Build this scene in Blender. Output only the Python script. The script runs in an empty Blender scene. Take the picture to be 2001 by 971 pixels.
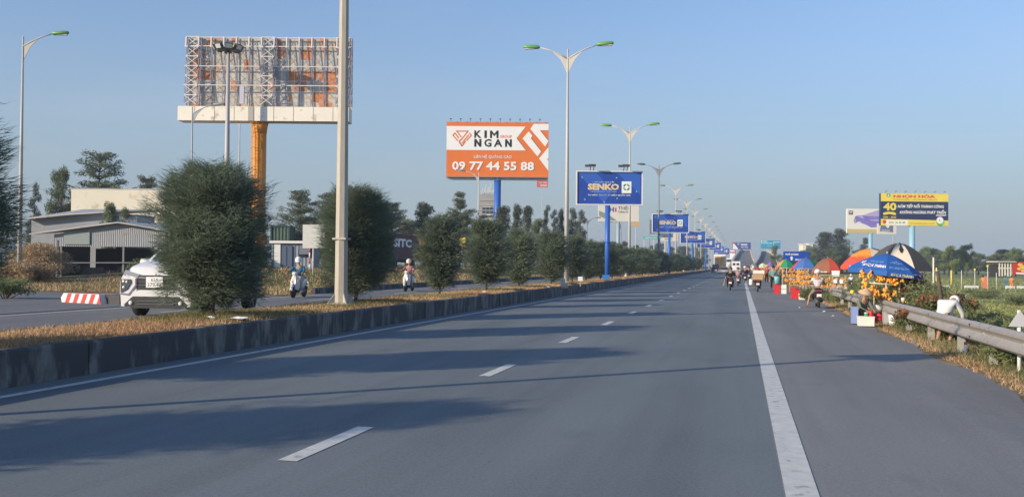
import bpy, bmesh, math, random
import numpy as np
from mathutils import Vector, Matrix, Euler
random.seed(7); rng = np.random.default_rng(7)
SC = bpy.context.scene; COL = SC.collection
PI = math.pi; R = math.radians
# ---------------------------------------------------------------- camera, sky, sun, exposure
CAM_H = 1.6; YAW = R(13.2589); PITCH = R(0.9323); ROLL = 0.008; FPX = 1900.0
_f = Vector((-math.sin(YAW)*math.cos(PITCH), math.cos(YAW)*math.cos(PITCH), math.sin(PITCH)))
_r0 = Vector((math.cos(YAW), math.sin(YAW), 0)); _u0 = Vector((math.sin(YAW)*math.sin(PITCH), -math.cos(YAW)*math.sin(PITCH), math.cos(PITCH)))
_r = _r0*math.cos(ROLL) + _u0*math.sin(ROLL); _u = _u0*math.cos(ROLL) - _r0*math.sin(ROLL)
cam = bpy.data.objects.new('camera', bpy.data.cameras.new('camera')); COL.objects.link(cam)
cam.matrix_world = Matrix(((_r.x, _u.x, -_f.x, 0), (_r.y, _u.y, -_f.y, 0), (_r.z, _u.z, -_f.z, CAM_H), (0, 0, 0, 1)))
cam.data.sensor_width = 36; cam.data.lens = 36*FPX/2001; cam.data.clip_start = .1; cam.data.clip_end = 6000
SC.camera = cam
SUN_EL = R(18.5); SUN_AZ = R(225.5)          # sun behind and left of the camera; azimuth clockwise from +Y
SC.world = bpy.data.worlds.new('World'); SC.world.use_nodes = True
_nt = SC.world.node_tree
sky = _nt.nodes.new('ShaderNodeTexSky'); sky.sky_type = 'NISHITA'; sky.sun_disc = False
sky.sun_elevation = SUN_EL; sky.sun_rotation = SUN_AZ; sky.altitude = 0; sky.air_density = 1.0; sky.dust_density = 0.5; sky.ozone_density = 3.0
_bg = _nt.nodes['Background']; _bg.inputs[1].default_value = 0.097
# thin high veil of cirrus in the sky, everywhere alike
_tc = _nt.nodes.new('ShaderNodeTexCoord'); _mp = _nt.nodes.new('ShaderNodeMapping'); _mp.inputs['Scale'].default_value = (1.2, 1.2, 7)
_no = _nt.nodes.new('ShaderNodeTexNoise'); _no.inputs['Scale'].default_value = 2.2; _no.inputs['Detail'].default_value = 6; _no.inputs['Roughness'].default_value = .55
_cr = _nt.nodes.new('ShaderNodeMapRange'); _cr.inputs[1].default_value = .45; _cr.inputs[2].default_value = .8; _cr.inputs[3].default_value = 0; _cr.inputs[4].default_value = .22
_mx = _nt.nodes.new('ShaderNodeMix'); _mx.data_type = 'RGBA'; _mx.inputs[7].default_value = (3.3, 3.75, 4.35, 1)
_nt.links.new(_tc.outputs['Generated'], _mp.inputs[0]); _nt.links.new(_mp.outputs[0], _no.inputs[0]); _nt.links.new(_no.outputs[0], _cr.inputs[0])
_ti = _nt.nodes.new('ShaderNodeMix'); _ti.data_type = 'RGBA'; _ti.blend_type = 'MULTIPLY'; _ti.inputs[0].default_value = 1; _ti.inputs[7].default_value = (.98, 1.0, 1.10, 1)
_hz = _nt.nodes.new('ShaderNodeMix'); _hz.data_type = 'RGBA'; _hz.inputs[7].default_value = (1.95, 2.30, 2.62, 1)
_sz = _nt.nodes.new('ShaderNodeSeparateXYZ'); _hr = _nt.nodes.new('ShaderNodeValToRGB'); _e = _hr.color_ramp.elements
_e[0].position = 0; _e[0].color = (.97,)*3+(1,); _e[1].position = .42; _e[1].color = (0, 0, 0, 1)
for _p, _v in ((.06, .82), (.13, .58), (.20, .34), (.28, .12)): _q = _e.new(_p); _q.color = (_v, _v, _v, 1)
_nt.links.new(_tc.outputs['Generated'], _sz.inputs[0]); _nt.links.new(_sz.outputs[2], _hr.inputs[0]); _nt.links.new(_hr.outputs[0], _hz.inputs[0])
_nt.links.new(sky.outputs[0], _ti.inputs[6]); _nt.links.new(_ti.outputs[2], _hz.inputs[6])     # haze band along the whole horizon
_nt.links.new(_cr.outputs[0], _mx.inputs[0]); _nt.links.new(_hz.outputs[2], _mx.inputs[6]); _nt.links.new(_mx.outputs[2], _bg.inputs[0])
sun = bpy.data.objects.new('sun', bpy.data.lights.new('sun', 'SUN')); COL.objects.link(sun)
sun.data.energy = 3.0; sun.data.angle = R(.53); sun.data.color = (1, .84, .63)
_sd = Vector((math.sin(SUN_AZ)*math.cos(SUN_EL), math.cos(SUN_AZ)*math.cos(SUN_EL), math.sin(SUN_EL)))
sun.rotation_euler = _sd.to_track_quat('Z', 'Y').to_euler()
SC.view_settings.view_transform = 'Standard'; SC.view_settings.look = 'None'; SC.view_settings.exposure = 0.82; SC.view_settings.gamma = 1
SC.cycles.max_bounces = 6; SC.cycles.transparent_max_bounces = 8; SC.cycles.volume_bounces = 0
SC.cycles.use_denoising = True

# ---------------------------------------------------------------- pixel helpers (used once, at build time, to measure the place)
def at(px, py, zc):
    px, py, zc = float(px), float(py), float(zc)
    return Vector((0, 0, CAM_H)) + zc*(_f + (px-1000.5)/FPX*_r - (py-485.5)/FPX*_u)
def gnd(px, py, z=0.0):
    px, py = float(px), float(py)
    d = _f + (px-1000.5)/FPX*_r - (py-485.5)/FPX*_u
    return Vector((0, 0, CAM_H)) + d*((z-CAM_H)/d.z)
def on(px, zc, z=0.0, py=520):
    p = at(px, py, zc); p.z = z; return p
def m(pxs, zc): return pxs*zc/FPX
def zat(px, py, zc): return at(px, py, zc).z

# ---------------------------------------------------------------- materials
MATS = {}
def mat(name, col, rough=.6, metal=0, var=.0, vscale=4, bump=0, bscale=30, emis=0, spec=.5, stain=None, stain_amt=0, sscale=1.5, stretch=(1, 1, 1), rand=0, coat=0, trans=0, world=False):
    if name in MATS: return MATS[name]
    M = bpy.data.materials.new(name); M.use_nodes = True; nt = M.node_tree; b = nt.nodes['Principled BSDF']
    b.inputs['Roughness'].default_value = rough; b.inputs['Metallic'].default_value = metal
    b.inputs['Specular IOR Level'].default_value = spec; b.inputs['Coat Weight'].default_value = coat
    c = (col[0], col[1], col[2], 1); b.inputs['Base Color'].default_value = c
    N = nt.nodes.new; L = nt.links.new
    if var or bump or stain or rand:
        if world: co = N('ShaderNodeNewGeometry').outputs['Position']
        else: co = N('ShaderNodeTexCoord').outputs['Object']
        mp = N('ShaderNodeMapping'); mp.inputs['Scale'].default_value = stretch; L(co, mp.inputs[0]); co = mp.outputs[0]
    cur = None
    def mix(f, a, bb, mode='MIX'):
        x = N('ShaderNodeMix'); x.data_type = 'RGBA'; x.blend_type = mode
        if isinstance(f, float): x.inputs[0].default_value = f
        else: L(f, x.inputs[0])
        for i, q in ((6, a), (7, bb)):
            if isinstance(q, tuple): x.inputs[i].default_value = q
            else: L(q, x.inputs[i])
        return x.outputs[2]
    cur = c
    if var:
        n = N('ShaderNodeTexNoise'); n.inputs['Scale'].default_value = vscale; n.inputs['Detail'].default_value = 7; n.inputs['Roughness'].default_value = .62; L(co, n.inputs[0])
        mr = N('ShaderNodeMapRange'); mr.inputs[1].default_value = .3; mr.inputs[2].default_value = .7; L(n.outputs[0], mr.inputs[0])
        cur = mix(mr.outputs[0], tuple(max(0, v*(1-var)) for v in col)+(1,), tuple(min(1, v*(1+var)) for v in col)+(1,))
    if stain:
        n = N('ShaderNodeTexNoise'); n.inputs['Scale'].default_value = sscale; n.inputs['Detail'].default_value = 8; n.inputs['Roughness'].default_value = .6; L(co, n.inputs[0])
        mr = N('ShaderNodeMapRange'); mr.inputs[1].default_value = .62-stain_amt*.3; mr.inputs[2].default_value = .74-stain_amt*.3; L(n.outputs[0], mr.inputs[0])
        cur = mix(mr.outputs[0], cur, (stain[0], stain[1], stain[2], 1))
    if rand:
        oi = N('ShaderNodeObjectInfo'); hv = N('ShaderNodeHueSaturation')
        mr = N('ShaderNodeMapRange'); mr.inputs[3].default_value = 1-rand; mr.inputs[4].default_value = 1+rand; L(oi.outputs['Random'], mr.inputs[0]); L(mr.outputs[0], hv.inputs['Value'])
        if isinstance(cur, tuple): hv.inputs['Color'].default_value = cur
        else: L(cur, hv.inputs['Color'])
        cur = hv.outputs[0]
    if not isinstance(cur, tuple): L(cur, b.inputs['Base Color'])
    if bump:
        n = N('ShaderNodeTexNoise'); n.inputs['Scale'].default_value = bscale; n.inputs['Detail'].default_value = 5; L(co, n.inputs[0])
        bp = N('ShaderNodeBump'); bp.inputs['Strength'].default_value = bump; bp.inputs['Distance'].default_value = .02; L(n.outputs[0], bp.inputs['Height']); L(bp.outputs[0], b.inputs['Normal'])
    if trans: b.inputs['Subsurface Weight'].default_value = 0
    MATS[name] = M; return M
def leafmat(name, ca, cb, rand=.15, tr=.25):
    if name in MATS: return MATS[name]
    M = bpy.data.materials.new(name); M.use_nodes = True; nt = M.node_tree; b = nt.nodes['Principled BSDF']; N = nt.nodes.new; L = nt.links.new
    b.inputs['Roughness'].default_value = .6; b.inputs['Specular IOR Level'].default_value = .25
    at_ = N('ShaderNodeAttribute'); at_.attribute_name = 'tint'
    x = N('ShaderNodeMix'); x.data_type = 'RGBA'; L(at_.outputs['Fac'], x.inputs[0]); x.inputs[6].default_value = ca+(1,); x.inputs[7].default_value = cb+(1,)
    oi = N('ShaderNodeObjectInfo'); hv = N('ShaderNodeHueSaturation'); mr = N('ShaderNodeMapRange'); mr.inputs[3].default_value = 1-rand; mr.inputs[4].default_value = 1+rand
    L(oi.outputs['Random'], mr.inputs[0]); L(mr.outputs[0], hv.inputs['Value']); L(x.outputs[2], hv.inputs['Color']); L(hv.outputs[0], b.inputs['Base Color'])
    t = N('ShaderNodeBsdfTranslucent'); L(hv.outputs[0], t.inputs[0]); ms = N('ShaderNodeMixShader'); ms.inputs[0].default_value = tr
    L(b.outputs[0], ms.inputs[1]); L(t.outputs[0], ms.inputs[2]); L(ms.outputs[0], nt.nodes['Material Output'].inputs[0])
    MATS[name] = M; return M
def P(name, col, rough=.5, **k): return mat(name, col, rough, **k)
white = P('white_paint', (.78, .77, .74), .45); offwhite = P('cream_paint', (.74, .71, .62), .55, var=.06, vscale=2)
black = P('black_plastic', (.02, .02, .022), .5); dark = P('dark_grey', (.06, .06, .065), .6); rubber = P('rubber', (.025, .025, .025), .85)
chrome = P('chrome', (.7, .7, .72), .18, metal=1); steel = P('galvanised_steel', (.36, .335, .31), .5, metal=.15, var=.12, vscale=5, stain=(.22, .2, .18), stain_amt=.15, sscale=3)
polem = P('painted_pole', (.52, .50, .46), .55, var=.1, vscale=3, stretch=(1, 1, .3)); polec = P('concrete_pole', (.47, .43, .36), .75, var=.12, vscale=3, stretch=(3, 3, .6), bump=.15)
poledk = P('grey_pole', (.22, .23, .25), .5)
greenp = P('green_lamp_housing', (.12, .34, .08), .4, var=.1); glassd = P('dark_glass', (.02, .03, .04), .08, spec=.8); glassl = P('lamp_glass', (.6, .62, .6), .15)
blue = P('blue_paint', (.03, .13, .5), .45, var=.06, vscale=1); blued = P('banner_blue', (.018, .07, .36), .5, var=.18, vscale=.8); lblue = P('light_blue_paint', (.28, .5, .62), .5, var=.05)
orange = P('orange_paint', (.78, .30, .03), .5, var=.08, vscale=2, stain=(.6, .2, .02), stain_amt=.1); orangeb = P('banner_orange', (.78, .19, .028), .5, var=.05, vscale=.35); whiteb = P('banner_white', (.88, .88, .87), .5, var=.03, vscale=.5)
blackb = P('print_black', (.01, .01, .012), .5); yellow = P('banner_yellow', (.85, .68, .10), .5, var=.07, vscale=.4); red = P('red_plastic', (.62, .03, .035), .45); redb = P('banner_red', (.65, .06, .05), .5)
navy = P('banner_navy', (.015, .03, .10), .5); teal = P('banner_teal', (.03, .32, .5), .5); gold = P('print_gold', (.85, .55, .12), .5); green = P('print_green', (.1, .4, .12), .5)
skin = P('skin', (.42, .24, .16), .55, spec=.3); cardb = P('cardboard', (.46, .30, .16), .8, var=.1); wood = P('raw_wood', (.5, .36, .2), .75, var=.15, vscale=6); foam = P('white_foam', (.78, .76, .68), .6, var=.05)

# ---------------------------------------------------------------- mesh builder
class MB:
    def __init__(s): s.v = []; s.f = []; s.mi = []; s.sm = []
    def add(s, vs, fs, mi=0, smooth=False):
        o = len(s.v); s.v += [tuple(p) for p in vs]; s.f += [tuple(i+o for i in f) for f in fs]; s.mi += [mi]*len(fs); s.sm += [smooth]*len(fs); return s
    def box(s, c, d, mi=0, M=None, taper=(1, 1)):
        hx, hy, hz = d[0]/2, d[1]/2, d[2]/2
        vs = [Vector((x*hx*(taper[0] if z > 0 else 1), y*hy*(taper[1] if z > 0 else 1), z*hz)) for z in (-1, 1) for y in (-1, 1) for x in (-1, 1)]
        if M is not None: vs = [M @ p for p in vs]
        vs = [p+Vector(c) for p in vs]
        return s.add(vs, [(0, 2, 3, 1), (4, 5, 7, 6), (0, 1, 5, 4), (2, 6, 7, 3), (0, 4, 6, 2), (1, 3, 7, 5)], mi)
    def bar(s, a, b, w, d=None, mi=0):
        a = Vector(a); b = Vector(b); z = (b-a); L = z.length
        if L < 1e-6: return s
        q = z.to_track_quat('Z', 'Y').to_matrix(); return s.box((a+b)/2, (w, d or w, L), mi, q)
    def tube(s, pts, r, n=8, mi=0, caps=True, smooth=True):
        pts = [Vector(p) for p in pts]; rs = r if isinstance(r, (list, tuple)) else [r]*len(pts)
        vs = []; fs = []; prev = None
        for i, p in enumerate(pts):
            t = (pts[min(i+1, len(pts)-1)]-pts[max(i-1, 0)]).normalized()
            if prev is None: x = t.orthogonal().normalized()
            else: x = (prev - t*prev.dot(t)).normalized()
            prev = x; y = t.cross(x)
            for k in range(n):
                a = 2*PI*k/n; vs.append(p+(x*math.cos(a)+y*math.sin(a))*rs[i])
        for i in range(len(pts)-1):
            for k in range(n): fs.append((i*n+k, i*n+(k+1) % n, (i+1)*n+(k+1) % n, (i+1)*n+k))
        s.add(vs, fs, mi, smooth)
        if caps:
            o = len(s.v)-len(vs); s.f += [tuple(o+k for k in reversed(range(n))), tuple(o+(len(pts)-1)*n+k for k in range(n))]; s.mi += [mi]*2; s.sm += [False]*2
        return s
    def lathe(s, prof, n=16, c=(0, 0, 0), mi=0, M=None, sc=(1, 1)):
        vs = []; fs = []
        for (r, z) in prof:
            for k in range(n):
                a = 2*PI*k/n; p = Vector((r*math.cos(a)*sc[0], r*math.sin(a)*sc[1], z)); p = M @ p if M is not None else p; vs.append(p+Vector(c))
        for i in range(len(prof)-1):
            for k in range(n): fs.append((i*n+k, i*n+(k+1) % n, (i+1)*n+(k+1) % n, (i+1)*n+k))
        fs += [tuple(reversed(range(n))), tuple((len(prof)-1)*n+k for k in range(n))]
        return s.add(vs, fs, mi, True)
    def ball(s, c, r, mi=0, n=10, rings=6):
        r = r if isinstance(r, (tuple, list)) else (r, r, r); vs = [(c[0], c[1], c[2]-r[2])]; fs = []
        for i in range(1, rings):
            a = -PI/2+PI*i/rings
            for k in range(n): b = 2*PI*k/n; vs.append((c[0]+r[0]*math.cos(a)*math.cos(b), c[1]+r[1]*math.cos(a)*math.sin(b), c[2]+r[2]*math.sin(a)))
        vs.append((c[0], c[1], c[2]+r[2])); t = len(vs)-1
        for k in range(n):
            fs.append((0, 1+(k+1) % n, 1+k)); fs.append((t, t-n+k, t-n+(k+1) % n))
        for i in range(rings-2):
            for k in range(n): fs.append((1+i*n+k, 1+i*n+(k+1) % n, 1+(i+1)*n+(k+1) % n, 1+(i+1)*n+k))
        return s.add(vs, fs, mi, True)
    def prism(s, pts, y0, y1, mi=0, axis='y'):
        n = len(pts)
        f = {'y': lambda p, t: (p[0], t, p[1]), 'x': lambda p, t: (t, p[0], p[1]), 'z': lambda p, t: (p[0], p[1], t)}[axis]
        vs = [f(p, y0) for p in pts]+[f(p, y1) for p in pts]
        return s.add(vs, [tuple(range(n)), tuple(reversed(range(n, 2*n)))]+[(k, n+k, n+(k+1) % n, (k+1) % n) for k in range(n)], mi)
    def loft(s, secs, mi=0, smooth=True, caps=True):
        n = len(secs[0]); vs = [p for q in secs for p in q]; fs = []
        for i in range(len(secs)-1):
            for k in range(n): fs.append((i*n+k, i*n+(k+1) % n, (i+1)*n+(k+1) % n, (i+1)*n+k))
        s.add(vs, fs, mi, smooth)
        if caps: s.add(secs[0], [tuple(reversed(range(n)))], mi); s.add(secs[-1], [tuple(range(n))], mi)
        return s
    def mesh(s, name, mats, fix=True):
        me = bpy.data.meshes.new(name); me.from_pydata(s.v, [], s.f)
        mats = mats if isinstance(mats, (list, tuple)) else [mats]
        for x in mats: me.materials.append(x)
        me.polygons.foreach_set('material_index', s.mi); me.polygons.foreach_set('use_smooth', s.sm)
        if fix:
            b = bmesh.new(); b.from_mesh(me); bmesh.ops.recalc_face_normals(b, faces=b.faces); b.to_mesh(me); b.free()
        me.update(); return me
    def build(s, name, mats, parent=None, loc=None, rz=None, fix=True):
        return obj(name, s.mesh(name, mats, fix), parent, loc, rz)
def obj(name, me, parent=None, loc=None, rz=None):
    o = bpy.data.objects.new(name, me); COL.objects.link(o)
    if parent is not None: o.parent = parent; _reg(o, parent)
    if loc is not None: o.location = loc
    if rz is not None: o.rotation_euler = (0, 0, rz)
    return o
def tag(o, label=None, cat=None, group=None, kind=None):
    if label: o['label'] = label
    if cat: o['category'] = cat
    if group: o['group'] = group
    if kind: o['kind'] = kind
    return o
def thing(name, label, cat, loc=(0, 0, 0), rz=0, group=None):
    o = bpy.data.objects.new(name, None); COL.objects.link(o); o.location = loc; o.rotation_euler = (0, 0, rz); o.empty_display_size = .3
    return tag(o, label, cat, group)
def struct(o): o['kind'] = 'structure'; return o
CH = {}
def _reg(o, par): CH.setdefault(par.name, []).append(o)
def dup(root, loc=None, rz=None, label=None, scale=None, group=None):
    def cp(o, par):
        c = o.copy(); COL.objects.link(c)
        if par is not None: c.parent = par; _reg(c, par)
        for ch in list(CH.get(o.name, [])): cp(ch, c)
        return c
    r = cp(root, None)
    if loc is not None: r.location = loc
    if rz is not None: r.rotation_euler = (0, 0, rz)
    if label: r['label'] = label
    if group: r['group'] = group
    if scale is not None: r.scale = scale if isinstance(scale, (tuple, list)) else (scale,)*3
    return r
# text -> mesh, fitted into a width x height, in the xz plane facing -y
TXT = {}
def text_arr(s, bold=0.0):
    k = (s, bold)
    if k in TXT: return TXT[k]
    cu = bpy.data.curves.new('t', 'FONT'); cu.body = s; cu.offset = bold; cu.resolution_u = 2; cu.align_x = 'LEFT'
    o = bpy.data.objects.new('t', cu); COL.objects.link(o); dg = bpy.context.evaluated_depsgraph_get(); me = bpy.data.meshes.new_from_object(o.evaluated_get(dg))
    vs = np.array([v.co[:] for v in me.vertices]) if len(me.vertices) else np.zeros((1, 3)); fs = [tuple(p.vertices) for p in me.polygons]
    bpy.data.objects.remove(o); bpy.data.curves.remove(cu); bpy.data.meshes.remove(me)
    mn, mx = vs.min(0), vs.max(0); vs = vs-mn; TXT[k] = (vs, fs, mx-mn); return TXT[k]
def put_text(mb, s, x, z, w, h, y, mi=0, bold=.0, shear=0, depth=.0, keep=False):
    """text with its lower-left at (x, z), w wide, h high, on the plane y (facing -y)"""
    vs, fs, sz = text_arr(s, bold); kx = w/max(sz[0], 1e-6); kz = h/max(sz[1], 1e-6)
    pts = [(x+(p[0]*kx)+shear*p[1]*kz, y, z+p[1]*kz) for p in vs]
    mb.add(pts, fs, mi)
    return mb
def poly(mb, pts, y, mi=0):
    return mb.add([(p[0], y, p[1]) for p in pts], [tuple(range(len(pts)))], mi)

# ---------------------------------------------------------------- foliage
def tri_cloud(P0, D, W, name, mats, tint, tris_per=1, extra=None):
    """one thin leaf triangle per row: base centre P0, direction*length D, half width vector W"""
    n = len(P0); V = np.empty((n*3, 3)); V[0::3] = P0-W; V[1::3] = P0+W; V[2::3] = P0+D
    F = np.arange(n*3).reshape(-1, 3)
    me = bpy.data.meshes.new(name); me.vertices.add(n*3); me.vertices.foreach_set('co', V.ravel().astype(np.float32))
    me.loops.add(n*3); me.loops.foreach_set('vertex_index', F.ravel().astype(np.int32)); me.polygons.add(n); me.polygons.foreach_set('loop_start', np.arange(0, n*3, 3, dtype=np.int32))
    try: me.polygons.foreach_set('loop_total', np.full(n, 3, dtype=np.int32))
    except Exception: pass
    at_ = me.attributes.new('tint', 'FLOAT', 'FACE'); at_.data.foreach_set('value', np.clip(tint, 0, 1).astype(np.float32))
    for x in (mats if isinstance(mats, (list, tuple)) else [mats]): me.materials.append(x)
    me.update(); me.validate(); return me
def unit(v): return v/np.maximum(np.linalg.norm(v, axis=-1, keepdims=True), 1e-9)
def clumps(centers, radii, nper, llen, lwid, seed, flat=1.0, droop=.3, outward=.8, name='crown', m_=None, tintj=.25):
    """leaves in ellipsoid clumps: centres (k,3), radii (k,3)"""
    g = np.random.default_rng(seed); k = len(centers); C = np.repeat(centers, nper, 0); Rr = np.repeat(radii, nper, 0); n = len(C)
    d = unit(g.normal(size=(n, 3))); rad = g.random((n, 1))**.45; P0 = C+d*Rr*rad
    out = unit(d*np.array([1, 1, .6])*outward+g.normal(size=(n, 3))*.7-np.array([0, 0, droop])); out[:, 2] *= flat
    L = llen*(.6+.8*g.random((n, 1))); D = out*L; W = unit(np.cross(out, g.normal(size=(n, 3))))*lwid*(.6+.8*g.random((n, 1)))
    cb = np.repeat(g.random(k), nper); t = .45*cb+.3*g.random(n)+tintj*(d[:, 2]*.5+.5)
    return tri_cloud(P0, D, W, name, m_, t)
HAZE = 0.0004
# ================================================================ SETTING
asph = bpy.data.materials.new('asphalt'); asph.use_nodes = True
def _asph(M, ca, cb, gravel, tracks=True):
    nt = M.node_tree; b = nt.nodes['Principled BSDF']; N = nt.nodes.new; L = nt.links.new
    b.inputs['Roughness'].default_value = .82; b.inputs['Specular IOR Level'].default_value = .35
    g = N('ShaderNodeNewGeometry'); sep = N('ShaderNodeSeparateXYZ'); L(g.outputs['Position'], sep.inputs[0])
    def noise(sc, det, stretch=(1, 1, 1), r=.6):
        mp = N('ShaderNodeMapping'); mp.inputs['Scale'].default_value = stretch; L(g.outputs['Position'], mp.inputs[0]); n = N('ShaderNodeTexNoise'); n.inputs['Scale'].default_value = sc; n.inputs['Detail'].default_value = det; n.inputs['Roughness'].default_value = r; L(mp.outputs[0], n.inputs[0]); return n.outputs[0]
    def rng_(o, a, b_, c=0, d=1):
        m_ = N('ShaderNodeMapRange'); m_.inputs[1].default_value = a; m_.inputs[2].default_value = b_; m_.inputs[3].default_value = c; m_.inputs[4].default_value = d; L(o, m_.inputs[0]); return m_.outputs[0]
    def mixc(f, a, c):
        x = N('ShaderNodeMix'); x.data_type = 'RGBA'; L(f, x.inputs[0]) if not isinstance(f, float) else setattr(x.inputs[0], 'default_value', f)
        for i, q in ((6, a), (7, c)):
            if isinstance(q, tuple): x.inputs[i].default_value = q+(1,)
            else: L(q, x.inputs[i])
        return x.outputs[2]
    base = mixc(rng_(noise(.35, 6, (1, .35, 1)), .38, .62), tuple(x*.88 for x in ca), tuple(x*1.10 for x in cb))
    fine = mixc(rng_(noise(90, 3), .35, .65), tuple(x*.72 for x in ca), tuple(x*1.35 for x in cb))
    x = N('ShaderNodeMix'); x.data_type = 'RGBA'; x.inputs[0].default_value = .5; L(base, x.inputs[6]); L(fine, x.inputs[7]); cur = x.outputs[2]
    gr = rng_(noise(28, 4, (1, 1, 1), .8), .35, .65, .86, 1.14); vm = N('ShaderNodeVectorMath'); vm.operation = 'SCALE'; L(cur, vm.inputs[0]); L(gr, vm.inputs['Scale']); cur = vm.outputs[0]
    wv = N('ShaderNodeMath'); wv.operation = 'SINE'; mu0 = N('ShaderNodeMath'); mu0.operation = 'MULTIPLY'; mu0.inputs[1].default_value = 3.3; L(sep.outputs[0], mu0.inputs[0]); L(mu0.outputs[0], wv.inputs[0]); gr = rng_(wv.outputs[0], -1, 1, .955, 1.03); vm = N('ShaderNodeVectorMath'); vm.operation = 'SCALE'; L(cur, vm.inputs[0]); L(gr, vm.inputs['Scale']); cur = vm.outputs[0]
    streak = rng_(noise(1.6, 4, (1, .04, 1)), .45, .75); hv = N('ShaderNodeMix'); hv.data_type = 'RGBA'; hv.blend_type = 'MULTIPLY'; L(streak, hv.inputs[0]); L(cur, hv.inputs[6]); hv.inputs[7].default_value = (.82, .82, .83, 1); cur = hv.outputs[2]
    oil = rng_(noise(.8, 5, (1.3, .5, 1)), .60, .72); h2 = N('ShaderNodeMix'); h2.data_type = 'RGBA'; h2.blend_type = 'MULTIPLY'; L(oil, h2.inputs[0]); L(cur, h2.inputs[6]); h2.inputs[7].default_value = (.84, .85, .87, 1); cur = h2.outputs[2]
    if gravel:   # dusty pale patches towards the verge
        f = rng_(noise(2.2, 6), .5, .72); e = rng_(sep.outputs[0], 1.6, 3.9); mu = N('ShaderNodeMath'); mu.operation = 'MULTIPLY'; L(f, mu.inputs[0]); L(e, mu.inputs[1]); cur = mixc(mu.outputs[0], cur, (.25, .22, .18))
    L(cur, b.inputs['Base Color'])
    bp = N('ShaderNodeBump'); bp.inputs['Strength'].default_value = .35; bp.inputs['Distance'].default_value = .012; L(noise(120, 3), bp.inputs['Height']); L(bp.outputs[0], b.inputs['Normal'])
_asph(asph, (.150, .176, .192), (.176, .200, .210), False)
asph2 = bpy.data.materials.new('shoulder_asphalt'); asph2.use_nodes = True; _asph(asph2, (.205, .212, .215), (.238, .238, .230), True)
asph3 = bpy.data.materials.new('far_asphalt'); asph3.use_nodes = True; _asph(asph3, (.16, .165, .17), (.19, .19, .188), False)
paint = mat('road_paint', (.60, .60, .56), .7, var=.14, vscale=7, stain=(.2, .2, .2), stain_amt=.12, sscale=6, world=True)
# ground material: straw and green by place
gm = bpy.data.materials.new('ground_soil'); gm.use_nodes = True
def _gm():
    nt = gm.node_tree; b = nt.nodes['Principled BSDF']; N = nt.nodes.new; L = nt.links.new; b.inputs['Roughness'].default_value = .95; b.inputs['Specular IOR Level'].default_value = .1
    g = N('ShaderNodeNewGeometry')
    def no(sc, d=6):
        n = N('ShaderNodeTexNoise'); n.inputs['Scale'].default_value = sc; n.inputs['Detail'].default_value = d; L(g.outputs['Position'], n.inputs[0]); return n.outputs[0]
    def ramp(o, pts):
        r = N('ShaderNodeValToRGB'); e = r.color_ramp.elements
        while len(e) < len(pts): e.new(.5)
        for i, (p, c) in enumerate(pts): e[i].position = p; e[i].color = c+(1,)
        L(o, r.inputs[0]); return r.outputs[0]
    big = ramp(no(.05, 8), [(.35, (.20, .14, .07)), (.5, (.17, .14, .06)), (.58, (.10, .12, .035)), (.7, (.07, .10, .03))])
    fld = ramp(no(.12, 8), [(.3, (.17, .20, .07)), (.5, (.24, .27, .09)), (.62, (.31, .31, .13)), (.75, (.20, .22, .08))])
    sep = N('ShaderNodeSeparateXYZ'); L(g.outputs['Position'], sep.inputs[0]); mr = N('ShaderNodeMapRange'); mr.inputs[1].default_value = 7; mr.inputs[2].default_value = 13; L(sep.outputs[0], mr.inputs[0])
    x = N('ShaderNodeMix'); x.data_type = 'RGBA'; L(mr.outputs[0], x.inputs[0]); L(big, x.inputs[6]); L(fld, x.inputs[7])
    y = N('ShaderNodeMix'); y.data_type = 'RGBA'; y.blend_type = 'MULTIPLY'; y.inputs[0].default_value = .6; L(x.outputs[2], y.inputs[6]); L(ramp(no(3, 8), [(.3, (.6, .6, .6)), (.7, (1.3, 1.3, 1.3))]), y.inputs[7]); L(y.outputs[2], b.inputs['Base Color'])
    bp = N('ShaderNodeBump'); bp.inputs['Strength'].default_value = .6; bp.inputs['Distance'].default_value = .05; L(no(9), bp.inputs['Height']); L(bp.outputs[0], b.inputs['Normal'])
_gm()
def ss(a, b, x): t = min(1, max(0, (x-a)/(b-a))); return t*t*(3-2*t)
def ground_z(x, y):
    if x >= 3.2: z = -.06-.85*ss(4.6, 9.0, x)+.5*ss(150, 260, y)*ss(10, 20, x)
    elif x <= -17.9:
        z = .22+.85*ss(-20, -32, x)*ss(46, 66, y)*(1-ss(-41, -50, x))
    else: z = -.25
    return z
def wob(y, s=1.0): return .10*math.sin(y*.9*s)+.07*math.sin(y*2.3*s+1)+.04*math.sin(y*5.1*s+2)
def sheet(name, m_, xs, ys, zf, kind='structure', wobl=None, wobr=None):
    vs = []; nx = len(xs)
    for y in ys:
        for i, x in enumerate(xs):
            xx = x
            if wobr and i == nx-1: xx += wobr(y)
            if wobl and i == 0: xx += wobl(y)
            vs.append((xx, y, zf(xx, y)))
    fs = [(j*nx+i, j*nx+i+1, (j+1)*nx+i+1, (j+1)*nx+i) for j in range(len(ys)-1) for i in range(nx-1)]
    mb = MB().add(vs, fs, 0, True); o = mb.build(name, m_); o['kind'] = kind; return o
gx = [-1600, -1000, -600, -300, -160, -100, -80, -65, -55, -50, -45, -41, -36, -32, -28, -24, -21, -19, -17.9, -17.85, 3.2, 3.25, 4.0, 4.6, 5.5, 6.5, 7.5, 8.5, 9.5, 12, 16, 22, 30, 45, 70, 120, 250, 600, 1000, 1600]
gy = [-300, -100, -40, -10] + list(range(0, 90, 4)) + [100, 120, 140, 160, 180, 200, 230, 260, 300, 400, 600, 1000, 1800, 3000]
sheet('ground', gm, gx, gy, ground_z)
ys = [-60, -30] + [i*1.0 for i in range(-5, 60)] + list(range(60, 300, 10)) + [300]
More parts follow.
